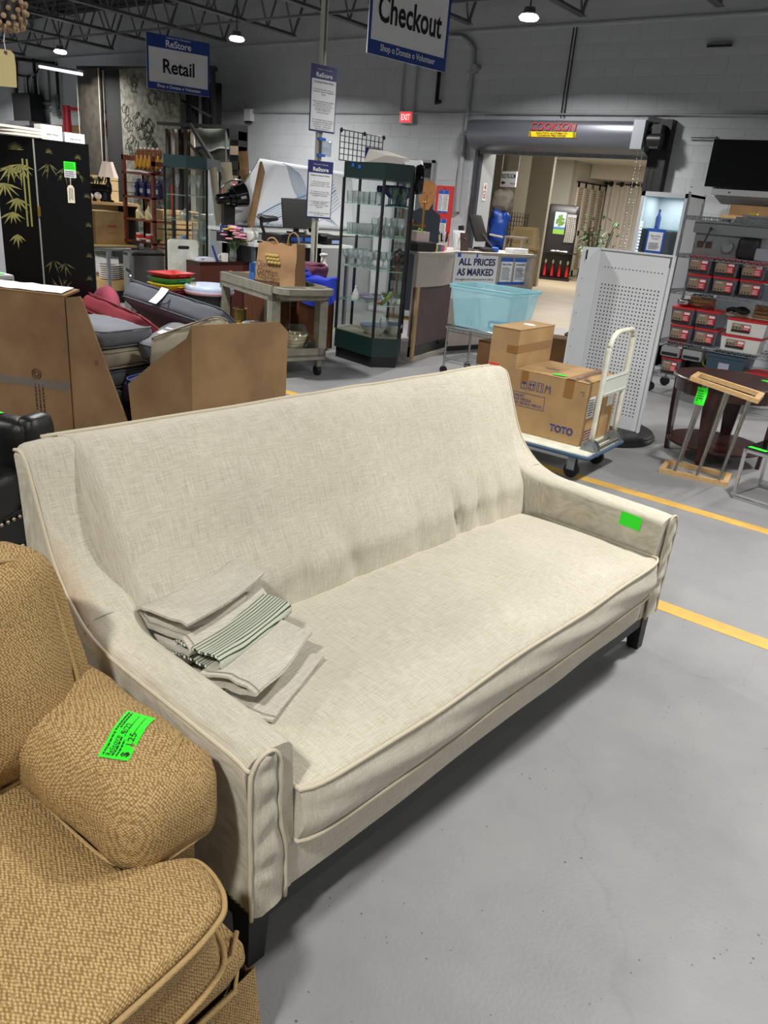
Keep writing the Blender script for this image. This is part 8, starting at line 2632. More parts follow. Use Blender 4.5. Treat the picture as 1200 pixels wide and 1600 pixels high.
for i in range(7):
 e = onrs('toy_pack', 'dark blue figure pack on the upper shelf of the red unit, number %s' % ['one', 'two', 'three', 'four', 'five', 'six', 'seven'][i], 'toy pack', 0.14 + i * 0.105, 0.16 + 0.04 * (i % 2), 1.385, 'blister packs on the upper shelf')
 M().bb(-0.05, 0.05, 0.04, 0.045, 0.0, 0.24).o('backing_card', m_cardred, e)
 M().ball((0, 0, 0.17), (0.036, 0.035, 0.03), 10, 6).lathe([(0.036, 0), (0.042, 0.02), (0.034, 0.10), (0.04, 0.15), (0.03, 0.16)], n=10).o('figure', m_blister, e, 50)
 M().bb(-0.02, 0.02, -0.041, -0.035, 0.05, 0.11).o('front_sticker', mat('silver_sticker', (150, 156, 170), 0.4), e)
for i in range(6):
 e = onrs('toy_pack', 'dark blue figure pack on the lowest shelf of the red unit, number %s' % ['one', 'two', 'three', 'four', 'five', 'six'][i], 'toy pack', 0.13 + i * 0.125, 0.15, 0.445, 'figure packs on the lowest shelf')
 M().ball((0, 0, 0.16), (0.042, 0.04, 0.034), 10, 6).lathe([(0.04, 0), (0.05, 0.02), (0.04, 0.09), (0.045, 0.14), (0.03, 0.16)], n=10).o('figure', m_blister, e, 50)
 M().bb(-0.025, 0.025, -0.046, -0.04, 0.05, 0.11).o('front_sticker', mat('silver_sticker', (150, 156, 170), 0.4), e)
 M().bb(-0.045, 0.045, 0.04, 0.045, 0.12, 0.23).o('backing_card', mat('pale_card', (190, 196, 214), 0.6), e)
for i in range(6):
 e = onrs('rooster_figurine', 'gold brown bird figurine on top of the red unit, number %s from left' % ['one', 'two', 'three', 'four', 'five', 'six'][i], 'figurine', 0.17 + i * 0.115, 0.17, 1.705, 'gold figurines on top of the red unit')
 M().tube(smooth_line([(-0.03, 0, 0.06), (-0.01, 0, 0.10), (0.015, 0, 0.17), (0.01, 0, 0.25)], 4), [0.02, 0.028, 0.036, 0.042, 0.045, 0.045, 0.043, 0.04, 0.036, 0.033, 0.03, 0.026, 0.022], 10).o('gold_body', mat('gold_glaze', (196, 142, 40), 0.35), e, 60)
 M().ball((0.02, 0, 0.27), (0.04, 0.035, 0.04), 10, 6).ball((0.045, 0.0, 0.31), (0.03, 0.02, 0.025), 8, 5).tube([(0.03, 0, 0.2), (0.06, 0, 0.24), (0.055, 0, 0.30)], 0.022, 8).o('brown_plumage', mat('brown_glaze', (92, 52, 28), 0.35, col2=(150, 100, 60), vscale=40), e, 60)
 M().ball((-0.01, 0, 0.03), (0.05, 0.045, 0.035), 10, 6).o('foot', mat('brown_foot', (74, 50, 34), 0.4), e, 60)
 M().ball((0.0, -0.015, 0.325), 0.016, 8, 5).o('white_crest', m_ceramic, e, 60)
M().bb(0, 0, 0, 0, 0, 0) if False else None
for i, (x, l) in enumerate(((0.22, 'left'), (0.48, 'right'))):
 e = onrs('perfume_bottle', 'amber glass bottle with a long white label on the middle shelf, the %s one' % l, 'bottle', x, 0.15, 1.075)
 M().lathe([(0, 0), (0.06, 0), (0.062, 0.10), (0.03, 0.15), (0.014, 0.17), (0.014, 0.22), (0.02, 0.24), (0, 0.25)], n=12).o('bottle', mat('amber_clear', (206, 192, 130), 0.15), e, 50)
 M().slab([(0.03, -0.062, 0.13), (0.16, -0.062, 0.01), (0.16, -0.03, 0.01), (0.03, -0.03, 0.13)], 0.012).o('pale_wing', m_ceramic, e)
for i, (x, l) in enumerate(((0.18, 'left'), (0.46, 'right'))):
 e = onrs('mug', 'white and red patterned mug on the lower shelf of the red unit, the %s one' % l, 'mug', x, 0.16, 0.765)
 M().lathe([(0, 0), (0.05, 0), (0.058, 0.04), (0.052, 0.10), (0.06, 0.11), (0.054, 0.11), (0.045, 0.02), (0, 0.02)], n=16).o('cup', m_ceramic, e, 50)
 M().lathe([(0.0595, 0.035), (0.061, 0.05), (0.057, 0.085), (0.055, 0.085)], n=16).o('red_band', m_red, e, 50)
 M().tube([(-0.05 - 0.035 * math.sin(a), 0, 0.055 + 0.035 * math.cos(a)) for a in [k * 0.45 for k in range(8)]], 0.008, 6).o('handle', m_red, e, 60)
e = onrs('glass_bowl', 'green glass bowl at the right of the lower shelf', 'bowl', 0.66, 0.15, 0.765)
M().lathe([(0, 0), (0.04, 0), (0.09, 0.05), (0.085, 0.055), (0.03, 0.01), (0, 0.01)], n=16).o('bowl', m_greenplastic, e, 50)
e = onrs('saucer', 'white saucer between the two patterned mugs', 'saucer', 0.33, 0.14, 0.765)
M().lathe([(0, 0), (0.03, 0), (0.07, 0.03), (0.065, 0.035), (0.02, 0.01), (0, 0.01)], n=16).o('dish', m_ceramic, e, 50)
e = onrs('tissue_nest', 'white crumpled tissue lining the top shelf under the figurines', 'tissue', 0.34, 0.14, 1.705)
M().pillow((0, -0.06, 0.012), (0.60, 0.10, 0.03), 0.012, 0, 8, 0.02, 4).o('tissue', m_ceramic, e, 50)
# ================================================================ PALE GLASS CASE WITH TEAL TOP
pc = thing('display_case', 'tall glass display case with a teal top behind the steel bin', 'display case', (-9.0, 6.66, 0), 90)
PC = [(0.11, 0.15), (0.205, -0.20), (0.58, -0.15), (1.06, 0.15), (1.09, 0.55), (0.59, 0.60)]
M().prism(PC, 1.80, 1.945).o('fascia', m_tealgreen, pc)
M().prism(PC, 0.0, 0.28).o('base', m_tealgreen, pc)
pcc = (0.605, 0.20)
pin = lambda k: [(pcc[0] + (p[0] - pcc[0]) * k, pcc[1] + (p[1] - pcc[1]) * k) for p in PC]
for p in pin(0.98):
 M().bb(p[0] - 0.011, p[0] + 0.011, p[1] - 0.011, p[1] + 0.011, 0.28, 1.80).o('corner_post', m_black, pc)
for i in range(6):
 a, b = pin(0.97)[i], pin(0.97)[(i + 1) % 6]
 M().add([(a[0], a[1], 0.28), (b[0], b[1], 0.28), (b[0], b[1], 1.80), (a[0], a[1], 1.80)], [(0, 1, 2, 3)]).o('glass_pane', m_glass, pc)
PZS = [0.55, 0.87, 1.15, 1.46]
for z in PZS:
 M().add([(p[0], p[1], z + 0.007) for p in pin(0.93)], [tuple(range(6))]).o('glass_shelf', m_glassedge, pc)
 f = M()
 for i in range(6):
  a, b = pin(0.935)[i], pin(0.935)[(i + 1) % 6]
  f.bar((a[0], a[1], z + 0.004), (b[0], b[1], z + 0.004), 0.006)
 f.o('shelf_edge', mat('glass_edge_grey', (176, 200, 194), 0.2), pc)
def inpc(x, y, z):
 return (-9.0 - y + 0.08, 6.66 + x + 0.1, z + 0.008)
n_ = 0
for (x, y) in ((0.22, 0.22), (0.42, 0.16), (0.46, 0.30), (0.52, 0.16), (0.60, 0.26), (0.66, 0.16), (0.74, 0.24)):
 n_ += 1
 put('champagne_flute', glassm('flute', m_glassware), inpc(x, y, PZS[3]), 'clear champagne flute on the top shelf of the teal-topped case, %s from left' % ORD[n_ - 1], 'glass', 'champagne flutes', 1.1)
e = thing('silver_dish', 'silver serving dish with handles on the second shelf of the teal-topped case', 'dish', inpc(0.62, 0.20, PZS[2]), 90)
M().pillow((0, 0, 0.045), (0.26, 0.14, 0.08), 0.03, 0, 6).tube([(-0.15, 0, 0.06), (-0.18, 0, 0.08), (-0.15, 0, 0.09)], 0.008).tube([(0.15, 0, 0.06), (0.18, 0, 0.09), (0.14, 0, 0.08)], 0.008).o('dish', mat('pewter', (190, 190, 182), 0.3, 0.6), e, 50)
e = thing('silver_tureen', 'rounded pewter tureen at the left of the second shelf', 'tureen', inpc(0.36, 0.24, PZS[2]))
M().lathe([(0, 0), (0.06, 0), (0.09, 0.05), (0.08, 0.09), (0.02, 0.12), (0.02, 0.135), (0, 0.14)], n=18).o('body', mat('pewter', (200, 198, 186), 0.3, 0.4), e, 50)
e = thing('glass_pitcher', 'large clear glass jug on the third shelf of the teal-topped case', 'jug', inpc(0.70, 0.28, PZS[1]))
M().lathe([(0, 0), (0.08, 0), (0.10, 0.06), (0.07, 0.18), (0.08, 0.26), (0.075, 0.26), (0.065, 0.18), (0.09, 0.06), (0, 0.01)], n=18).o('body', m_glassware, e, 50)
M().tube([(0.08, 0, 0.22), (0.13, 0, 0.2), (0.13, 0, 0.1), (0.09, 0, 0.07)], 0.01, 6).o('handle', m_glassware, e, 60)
e = thing('blue_white_pot', 'small blue and white pot on the third shelf of the teal-topped case', 'pot', inpc(0.32, 0.22, PZS[1]))
M().lathe([(0, 0), (0.04, 0), (0.06, 0.04), (0.05, 0.075), (0, 0.085)], n=14).o('body', mat('delft', (190, 204, 222), 0.3, col2=(60, 90, 150), vscale=30), e, 50)
e = thing('tall_vase', 'clear tall vase on the third shelf beside the jug', 'vase', inpc(0.58, 0.30, PZS[1]))
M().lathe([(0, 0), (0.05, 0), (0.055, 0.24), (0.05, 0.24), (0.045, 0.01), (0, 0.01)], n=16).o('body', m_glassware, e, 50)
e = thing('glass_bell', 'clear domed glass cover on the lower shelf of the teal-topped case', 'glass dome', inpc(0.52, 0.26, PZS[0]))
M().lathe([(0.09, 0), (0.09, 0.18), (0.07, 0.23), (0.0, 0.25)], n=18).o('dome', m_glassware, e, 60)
e = thing('shallow_dish', 'pale shallow dish on the lower shelf of the teal-topped case', 'dish', inpc(0.34, 0.22, PZS[0]))
M().lathe([(0, 0), (0.05, 0), (0.10, 0.03), (0.09, 0.03), (0, 0.01)], n=16).o('dish', m_ceramic, e, 50)
# ================================================================ TABLE WITH LAMP, FRAGILE CARTON, PLATES
tbk = thing('rack_table', 'pale wooden trestle table with a lamp far behind the black panels', 'table', (-11.0, 6.55, 0), 90)
M().bb(0, 1.15, 0, 0.6, 1.22, 1.26).o('top', m_wood_light, tbk)
M().bb(0.05, 1.1, 0.5, 0.52, 0.6, 1.62).o('back_board', mat('pale_ply', (206, 180, 136), 0.6), tbk)
for x in (0.03, 1.08):
 M().bb(x, x + 0.05, 0.05, 0.55, 0, 1.22).o('trestle', m_black, tbk)
for z in (1.42, 1.56):
 M().bar((0.0, 0.02, z), (1.1, 0.02, z), 0.008).o('wire_rail', m_black, tbk)
lmp = thing('table_lamp', 'table lamp with a pale pink shade on a turned black base', 'lamp', (-11.12, 7.23, 1.26))
M().lathe([(0, 0), (0.075, 0), (0.075, 0.02), (0.03, 0.04), (0.028, 0.10), (0.05, 0.16), (0.045, 0.24), (0.02, 0.30), (0.03, 0.33), (0.012, 0.36), (0.012, 0.42), (0, 0.42)], n=16).o('base', m_blackgloss, lmp, 50)
M().lathe([(0.15, 0.345), (0.085, 0.52), (0.08, 0.56), (0.078, 0.56), (0.145, 0.345)], n=8).o('lamp_shade', mat('pale_pink_shade', (232, 212, 200), 0.8), lmp, 20)
M().cyl((0, 0, 0.56), (0, 0, 0.60), 0.006, n=6).o('finial', m_brass, lmp)
for (x, r_, l) in ((6.95, 0.055, 'right'), (6.83, 0.045, 'left')):
 e = thing('globe_ornament', 'white round globe ornament on the trestle table, the %s one' % l, 'ornament', (-11.12, x + 0.12 - 0.03, 1.26))
 M().ball((0, 0, r_ + 0.02), r_, 14, 10).o('globe', m_ceramic, e, 60)
 M().cyl((0, 0, 0), (0, 0, 0.03), 0.03, n=10).o('foot', m_wood_light, e, 50)
e = thing('black_planter', 'black tray planter of small green and red plants on the back rail', 'planter', (-11.25, 6.85, 1.26), 90)
M().bb(-0.05, 0.45, -0.06, 0.06, 0.16, 0.24).bb(0.0, 0.4, -0.05, 0.05, 0, 0.16).o('trough', m_black, e)
g = M()
for i in range(30):
 a, x = rl_.random() * 6.28, -0.03 + 0.44 * rl_.random()
 g.add([(x, 0, 0.22), (x + 0.03 * math.cos(a), 0.03 * math.sin(a), 0.30), (x + 0.06 * math.cos(a), 0.06 * math.sin(a), 0.33 + 0.06 * rl_.random()), (x + 0.02 * math.cos(a + 1), 0.03 * math.sin(a + 1), 0.31)], [(0, 1, 2, 3)])
g.o('plants', mat('mixed_foliage', (110, 50, 46), 0.6, col2=(80, 130, 80), vscale=14), e)
e = thing('parrot_ornament', 'green curled bird ornament at the left of the back planter', 'ornament', (-11.10, 6.72, 1.26))
M().tube(smooth_line([(0, 0, 0), (0.0, 0.0, 0.2), (0.01, 0.01, 0.35), (-0.02, 0.03, 0.42), (-0.04, 0.06, 0.40)], 4), 0.022, 8).o('body', mat('pale_green_glaze', (130, 176, 140), 0.4), e, 60)
e = thing('wooden_chest', 'open wooden chest behind the white globes on the trestle table', 'chest', (-11.3, 6.80, 1.26), 90)
M().bb(0, 0.36, 0, 0.18, 0, 0.17).o('body', m_wood_light, e)
M().bb(0, 0.36, 0.18, 0.2, 0.12, 0.24).o('lid', m_wood_light, e)
fc = thing('carton', 'brown carton printed FRAGILE on the pedestal behind the chrome rack', 'carton', (-10.05, 6.10, 0.74), 90)
M().bb(0, 0.65, 0, 0.45, 0, 0.43).o('box_body', m_card2, fc)
text('FRAGILE', fc, (0.46, -0.002, 0.24), XR, UP_, 0.035, m_redink, 0.13, bold=0.03)
text('GLASS - WITH CARE', fc, (0.46, -0.002, 0.15), XR, UP_, 0.018, m_redink, 0.17)
M().bb(0.16, 0.20, -0.002, 0, 0.0, 0.43).o('crushed_edge', m_card, fc)
M().bb(0.02, 0.06, -0.003, 0, 0.14, 0.30).o('shipping_label', m_paper, fc)
ped = thing('pedestal', 'round pale pedestal stand carrying plates under the FRAGILE carton', 'pedestal', (-10.2, 6.50, 0))
M().lathe([(0, 0), (0.5, 0), (0.5, 0.16), (0, 0.16)], n=28).o('black_base', m_black, ped, 40)
M().lathe([(0.0, 0.16), (0.5, 0.16), (0.5, 0.30), (0, 0.30)], n=28).o('pale_drum', m_wood_light, ped, 40)
for (x, y) in ((-0.35, -0.3), (-0.35, 0.3)):
 M().bb(x - 0.02, x + 0.02, y - 0.02, y + 0.02, 0.3, 0.735).o('upright', m_wood_light, ped)
M().bb(-0.48, 0.30, -0.42, 0.35, 0.715, 0.74).o('upper_board', m_wood_light, ped)
for (k, y, r_, mt4) in (('left', 6.36, 0.14, m_ceramic), ('middle', 6.60, 0.10, mat('cream_china', (206, 200, 184), 0.3)), ('right', 6.78, 0.12, mat('grey_china', (170, 168, 152), 0.3))):
 for i in range(7):
  o = put('plate', M().lathe([(0, 0), (r_ * 0.6, 0), (r_, 0.02), (r_, 0.028), (r_ * 0.6, 0.012), (0, 0.012)], n=20).mesh('plate', mt4, 40), (-9.86, y, 0.30 + i * 0.028), 'plate in the %s pedestal stack, %s from the bottom' % (k, ['first', 'second', 'third', 'fourth', 'fifth', 'sixth', 'seventh'][i]), 'plate', 'stacked plates on the pedestal')
# ================================================================ RUG RACKS AT THE BACK
m_rugdark = mat('dark_patterned_rug', (56, 50, 38), 0.95, col2=(30, 27, 22), vscale=7, detail=8)
m_rugpale = mat('pale_patterned_rug', (122, 120, 108), 0.95, col2=(80, 80, 72), vscale=9, detail=9)
m_rugblack = mat('black_rug', (14, 14, 15), 0.95)
m_rugteal = mat('teal_grey_rug', (132, 136, 124), 0.95, col2=(96, 108, 100), vscale=4, detail=6)
def rug(label, x0, x1, y, zt_, mt5, border=None, yaw=0, pattern=None, motif=False):
 e = thing('hanging_rug', label, 'rug', (x0, y, 0), yaw, 'rugs hanging on the tall rack')
 w_ = x1 - x0
 M().grid(lambda u, t: V((w_ * u, 0.02 * math.sin(u * 5 + t * 3), 0.05 + (zt_ - 0.05) * t)), 16, 10).grid(lambda u, t: V((w_ * u, 0.03 + 0.02 * math.sin(u * 5 + t * 3), 0.05 + (zt_ - 0.05) * t)), 16, 10).o('pile', mt5, e, 180)
 if border:
  for (a, b) in ((0.0, 0.02), (w_ - 0.02, w_)):
   M().bb(a, b, -0.03, -0.02, 0.05, zt_).o('woven_edge', border, e)
 if motif:
  g = M()
  rr_ = random.Random(3)
  for i in range(44):
   cx, cz = 0.15 + (w_ - 0.3) * rr_.random(), 0.4 + (zt_ - 0.6) * rr_.random()
   r0 = 0.05 + 0.09 * rr_.random()
   g.tube([(cx + r0 * math.cos(a) * (1 + 0.25 * math.sin(a * 5)), -0.03, cz + r0 * math.sin(a) * (1 + 0.25 * math.sin(a * 5))) for a in [k * 0.35 for k in range(18)]], 0.008, 4, closed=True)
  g.o('woven_motif', mat('rug_motif', (70, 70, 64), 0.95), e, kind='stuff')
 return e
RY = 9.9
rug('dark brown patterned rug at the left end of the tall rack', -16.15, -15.35, RY, 3.58, m_rugdark, mat('rug_edge', (150, 146, 134), 0.9))
rug('black rug with a pale striped border next to the brown rug', -15.34, -14.55, RY + 0.08, 3.55, m_rugblack, mat('rug_stripe', (96, 92, 84), 0.9))
rug('large pale floral rug on the tall rack behind the red unit', -14.55, -12.75, RY - 0.1, 3.52, m_rugpale, None, motif=True)
rug('plain black rug at the right end of the tall rack', -12.75, -12.45, RY + 0.05, 3.40, m_rugblack)
rug('dark underlay hanging between the tall rack and the low rack', -12.5, -12.0, RY + 0.2, 3.3, m_rugblack)
rk = thing('rug_rack', 'tall black steel rack from which the large rugs hang', 'rack', (-16.3, RY + 0.12, 0), 0)
M().bar((0, 0, 3.62), (4.3, 0, 3.50), 0.07).o('top_beam', m_black, rk)
for x in (0.05, 4.2):
 M().bar((x, 0.2, 0), (x, 0.0, 3.55), 0.07).o('upright', m_black, rk)
M().bar((1.9, -0.05, 3.5), (4.3, -0.12, 2.75), 0.035).o('swing_arm', m_black, rk)
k2 = thing('low_rug_rack', 'lower black rack with a teal grey rug and diagonal brace', 'rack', (-12.35, 9.3, 0), 0)
M().bar((-0.35, 0, 2.56), (1.75, 0, 2.52), 0.05).o('top_beam', m_black, k2)
M().bar((1.62, 0, 0), (1.62, 0, 2.55), 0.06).o('upright', m_black, k2)
M().bar((1.48, 0, 0), (1.48, 0, 2.55), 0.03).o('upright', m_greymetal, k2)
M().bar((0.62, -0.06, 2.55), (1.62, -0.06, 1.60), 0.05).o('diagonal_brace', m_black, k2)
M().bar((0.52, -0.06, 2.3), (1.1, -0.06, 1.9), 0.03).o('lower_brace', m_black, k2)
for i in range(5):
 M().bb(1.68, 1.86, -0.1, 0.1, 1.45 + i * 0.22, 1.58 + i * 0.22).o('folded_sample', [m_black, mat('tan_sample', (120, 104, 84), 0.9)][i % 2], k2)
M().bb(1.68, 1.86, -0.08, 0.12, 0.02, 2.56).o('sample_tower', m_black, k2)
M().ball((1.82, -0.12, 1.62), (0.06, 0.05, 0.05), 10, 6).o('pink_ball', mat('hot_pink', (236, 70, 120), 0.5), k2, 60)
M().bb(1.42, 1.52, -0.2, -0.1, 1.1, 1.58).o('orange_bag', mat('orange_red', (220, 70, 40), 0.6), k2)
e = thing('hanging_rug', 'teal grey abstract rug hanging at the right of the low rack', 'rug', (-11.72, 9.34, 0), 0)
M().grid(lambda u, t: V((1.1 * u, 0.02 * math.sin(u * 5), 0.2 + 2.3 * t)), 14, 10).o('pile', m_rugteal, e, 180)
g = M()
g.tube(smooth_line([(0.0, -0.02, 2.16), (0.2, -0.02, 2.22), (0.4, -0.02, 2.14), (0.7, -0.02, 2.2), (1.1, -0.02, 2.18)], 5), 0.035, 6)
g.tube(smooth_line([(0.1, -0.02, 2.12), (0.25, -0.02, 1.95), (0.45, -0.02, 1.8), (0.6, -0.02, 1.7)], 5), 0.02, 6)
g.o('dark_strokes', mat('rug_dark', (60, 66, 62), 0.95), e, 60)
M().bb(-0.10, 0.0, -0.03, 0.03, 0.2, 2.5).o('pale_edge', mat('rug_pale_edge', (190, 184, 172), 0.9), e)
for i, (x, c, l) in enumerate(((-12.60, (70, 66, 62), 'grey'), (-12.42, (150, 146, 138), 'pale'), (-12.24, (30, 26, 24), 'black brown'), (-12.06, (96, 76, 58), 'tan'), (-11.92, (26, 26, 28), 'black'))):
 e = thing('hanging_rug', l + ' rug seen edge-on in the low rack, number ' + ['one', 'two', 'three', 'four', 'five'][i] + ' from the left', 'rug', (x, 9.35, 0), 0, 'rugs seen edge-on in the low rack')
 M().grid(lambda u, t: V((0.15 * u, 0.03 * math.sin(u * 7 + t), 0.2 + 2.28 * t)), 8, 6).o('pile', mat('rug_%d' % i, c, 0.95), e, 180)
for i in range(4):
 e = thing('wooden_crate', 'pale slatted crate in the stack seen through the glass case, ' + ['lowest', 'second', 'third', 'topmost'][i], 'crate', (-11.2, 8.25, 0.30 * i), 90)
 for j in range(4):
  M().bb(0, 0.72, -0.02, 0.0, 0.01 + j * 0.07, 0.065 + j * 0.07).o('slat', m_wood_light, e)
 M().bb(0, 0.72, 0.0, 0.3, 0.0, 0.285).o('body', mat('crate_body', (176, 146, 100), 0.7), e)
e = thing('green_sign', 'tall green board standing behind the glass case', 'board', (-10.7, 9.15, 0), 90)
M().bb(0, 0.30, 0, 0.03, 0, 1.42).o('board', mat('leaf_green_board', (70, 150, 70), 0.6), e)
M().bb(0.05, 0.24, -0.003, 0, 1.15, 1.38).o('white_sheet', m_paper, e)
e = thing('white_carton', 'white appliance carton standing behind the glass case', 'carton', (-10.75, 9.5, 0), 90)
M().bb(0, 0.45, 0, 0.4, 0, 1.90).o('box_body', m_paper, e)
M().bb(0.08, 0.30, -0.002, 0, 1.55, 1.72).o('printed_panel', mat('brown_print', (150, 110, 100), 0.7), e)
lines(e, (0.2, -0.003, 1.2), XR, UP_, 0.28, 0.14, 2, m_greyink, seed=2)
# ================================================================ SERVICES ON THE BACK WALL AT THE LEFT
yb_ = 10.96
for (lbl, pts, r_, mt6) in (
  ('dark pipe running along the wall high at the left', [Py(22, 92, yb_), Py(88, 100, yb_)], 0.035, m_black),
  ('dark drop pipe right of the electrical box', [Py(52, 92, yb_), Py(58, 160, yb_), Py(60, 195, yb_)], 0.03, m_black),
  ('dark drop pipe at the left of the yellow tag', [Py(25, 92, yb_), Py(26, 185, yb_)], 0.03, m_black),
  ('dark vertical pipe meeting the grey boxes on the wall', [Py(88, 105, yb_), Py(92, 172, yb_)], 0.03, m_black),
  ('thin grey pipe beside the dark vertical pipe', [Py(94, 110, yb_), Py(96, 172, yb_)], 0.016, m_conduit),
  ('thin dark pipe in the middle of the left wall', [Py(75, 110, yb_), Py(78, 160, yb_)], 0.02, m_greymetal),
  ('dark crossbar pipe between the two drops', [Py(26, 117, yb_), Py(40, 120, yb_), Py(54, 117, yb_)], 0.02, m_black),
  ('fat white vertical pipe at the far left', [Py(20, 130, yb_), Py(22, 192, yb_), Py(24, 300, yb_)], 0.06, m_conduit),
  ('level grey duct bar linking the wall boxes', [Py(60, 161, yb_), Py(90, 162, yb_)], 0.05, m_galv),
  ('lower level grey bar under the wall boxes', [Py(62, 172, yb_), Py(96, 172, yb_)], 0.03, m_galv)):
 pipe(lbl, pts, r_, mt6)
for (px, py, l) in ((63, 163, 'left'), (87, 163, 'right')):
 p = Py(px, py, 10.93)
 e = thing('junction_box', 'grey junction box on the left wall, the %s one' % l, 'junction box', p)
 M().bb(-0.1, 0.1, -0.05, 0.06, -0.25, 0.2).o('box', m_galv, e)
 M().bb(-0.08, 0.08, -0.06, -0.05, -0.2, 0.15).o('cover', m_greymetal, e)
p = Py(42, 165, 10.75)
e = thing('unit_heater', 'black unit heater on a grey bracket high on the left wall', 'heater', p)
M().bb(-0.38, 0.42, -0.15, 0.2, -0.35, 0.25).o('housing', m_black, e)
M().prism([(-0.5, -0.3), (0.6, -0.3), (0.6, 0.22), (-0.5, 0.22)], -0.45, -0.36).o('shelf', m_galv, e)
M().bar((-0.4, 0.18, -0.4), (-0.2, 0.18, -1.3), 0.08).o('bracket', m_galv, e)
M().bb(0.0, 0.5, 0.0, 0.2, -1.4, -0.45).o('grey_box', m_greymetal, e)
for i in range(5):
 M().tube(smooth_line([(-0.2 + 0.15 * i, 0.1, 0.25), (-0.1 + 0.15 * i, 0.05, 0.6), (0.1 + 0.12 * i, 0.15, 0.5 + 0.1 * i)], 4), 0.02, 5).o('cable', m_black if i % 2 else m_conduit, e, 60)
p = Py(105, 195, 10.4)
e = thing('red_post', 'thick red steel post with a rail before the left wall', 'post', (p.x, 10.4, 0))
M().cyl((0, 0, 0), (0, 0, Py(103, 165, 10.4).z), 0.09, n=14).o('post', mat('red_enamel', (160, 26, 40), 0.45), e, 40)
M().bar((0, 0, Py(103, 169, 10.4).z), (1.2, 0.2, Py(103, 169, 10.4).z - 0.05), 0.06).o('rail', mat('red_enamel', (160, 26, 40), 0.45), e)
M().bar((0.25, 0.05, 1.7), (1.3, 0.2, 2.75), 0.05).o('brace', mat('red_enamel', (160, 26, 40), 0.45), e)
e = thing('timber_rail', 'brown timber rail low on the back wall at the left', 'rail', (-21, WY - 0.06, 0))
zz = Py(90, 203, WY).z
M().bb(0, 6.0, 0, 0.05, zz - 0.1, zz + 0.1).o('board', m_card, e)
p0, p1 = Py(62, 104, 9.6), Py(128, 116, 9.6)
e = thing('tube_light', 'lit fluorescent tube fitting hanging at the left beside the rugs', 'ceiling light', (0, 0, 0))
M().cyl(p0, p1, 0.028, n=10).o('tube', mat('tube_glow', (240, 245, 255), 0.4, emit=(225, 235, 255), es=1.6), e, 60)
M().bar(p0 + V((0, 0, 0.05)), p1 + V((0, 0, 0.05)), 0.07, 0.04).o('housing', m_galv, e)
M().cyl(p0 + (p1 - p0) * 0.4, V(((p0 + (p1 - p0) * 0.4).x, 9.6, 4.6)), 0.006, n=5).o('drop_wire', m_galv, e)
e = thing('smoke_detector', 'small white junction box on the wall conduit right of the Retail sign', 'detector', Py(390, 180, WY - 0.03))
M().bb(-0.09, 0.09, -0.06, 0.03, -0.1, 0.1).o('box', m_paper, e)
M().bb(-0.05, 0.05, -0.05, 0.02, -0.13, -0.1).o('lens', m_ink, e)
for (px, l) in ((325, 'left'), (331, 'right')):
 q = Py(px, 175, 10.95)
 pipe('grey conduit dropping behind the low rug rack, the %s one' % l, [(q.x, 10.95, 3.6), (q.x, 10.95, 1.0)], 0.018)
# ================================================================ BEADED HANGING AND ITS MANILA TAG (top left corner)
bd = thing('beaded_pendant', 'hanging cluster of wooden beads in the top left corner', 'pendant', (0, 0, 0))
m_bead = mat('wooden_bead', (178, 150, 118), 0.6, var=0.15, vscale=30)
rb_ = random.Random(12)
c0 = CO + ray(4, 8) * (2.0 / FPX)
rbx = V((math.cos(YAW), math.sin(YAW), 0))
fwx = V((-math.sin(YAW), math.cos(YAW), 0))
i = 0
for ring, (rr, dz) in enumerate(((0.045, -0.045), (0.052, -0.03), (0.056, -0.012), (0.056, 0.008), (0.05, 0.026), (0.03, -0.052))):
 n = 14
 for k in range(n):
  a = 2 * math.pi * (k + 0.5 * (ring % 2)) / n
  p = c0 + rbx * rr * math.cos(a) + fwx * rr * math.sin(a) + V((0, 0, dz))
  M().ball(p, 0.0062 + 0.001 * rb_.random(), 8, 6).o('bead', m_bead, bd, 60)
M().tube([c0 + V((0, 0, -0.05)), c0 + V((0, 0, 0.3)), V((c0.x, c0.y, 4.06))], 0.006, 6).o('cord', m_black, bd, 60)
M().cyl(c0 + V((0, 0, -0.03)), c0 + V((0, 0, 0.05)), 0.03, n=12).o('core', m_black, bd, 40)
tg_ = thing('hang_tag', 'cream manila price tag hanging on a string below the wooden beads', 'tag', (0, 0, 0))
t0 = CO + ray(9, 78) * (2.0 / FPX)
ol3 = [(-0.06, -0.085), (0.021, -0.085), (0.023, -0.035), (0.021, -0.008), (0.012, 0.0), (-0.06, 0.003)]
M().slab([t0 + rbx * a + V((0, 0, b)) - fwx * 0.0 for a, b in ol3], 0.001).o('card', mat('manila', (226, 208, 150), 0.7), tg_)
M().cyl(t0 + V((0, 0, -0.006)) - fwx * 0.004, t0 + V((0, 0, -0.006)) - fwx * -0.002, 0.0042, n=12).o('grommet', mat('grommet_brown', (120, 86, 78), 0.6), tg_, 40)
M().tube([t0 + V((0, 0, -0.006)), t0 + V((0, 0, 0.02)) - rbx * 0.003, c0 + V((0, 0, -0.055))], 0.0012, 5).o('string', m_paper, tg_)
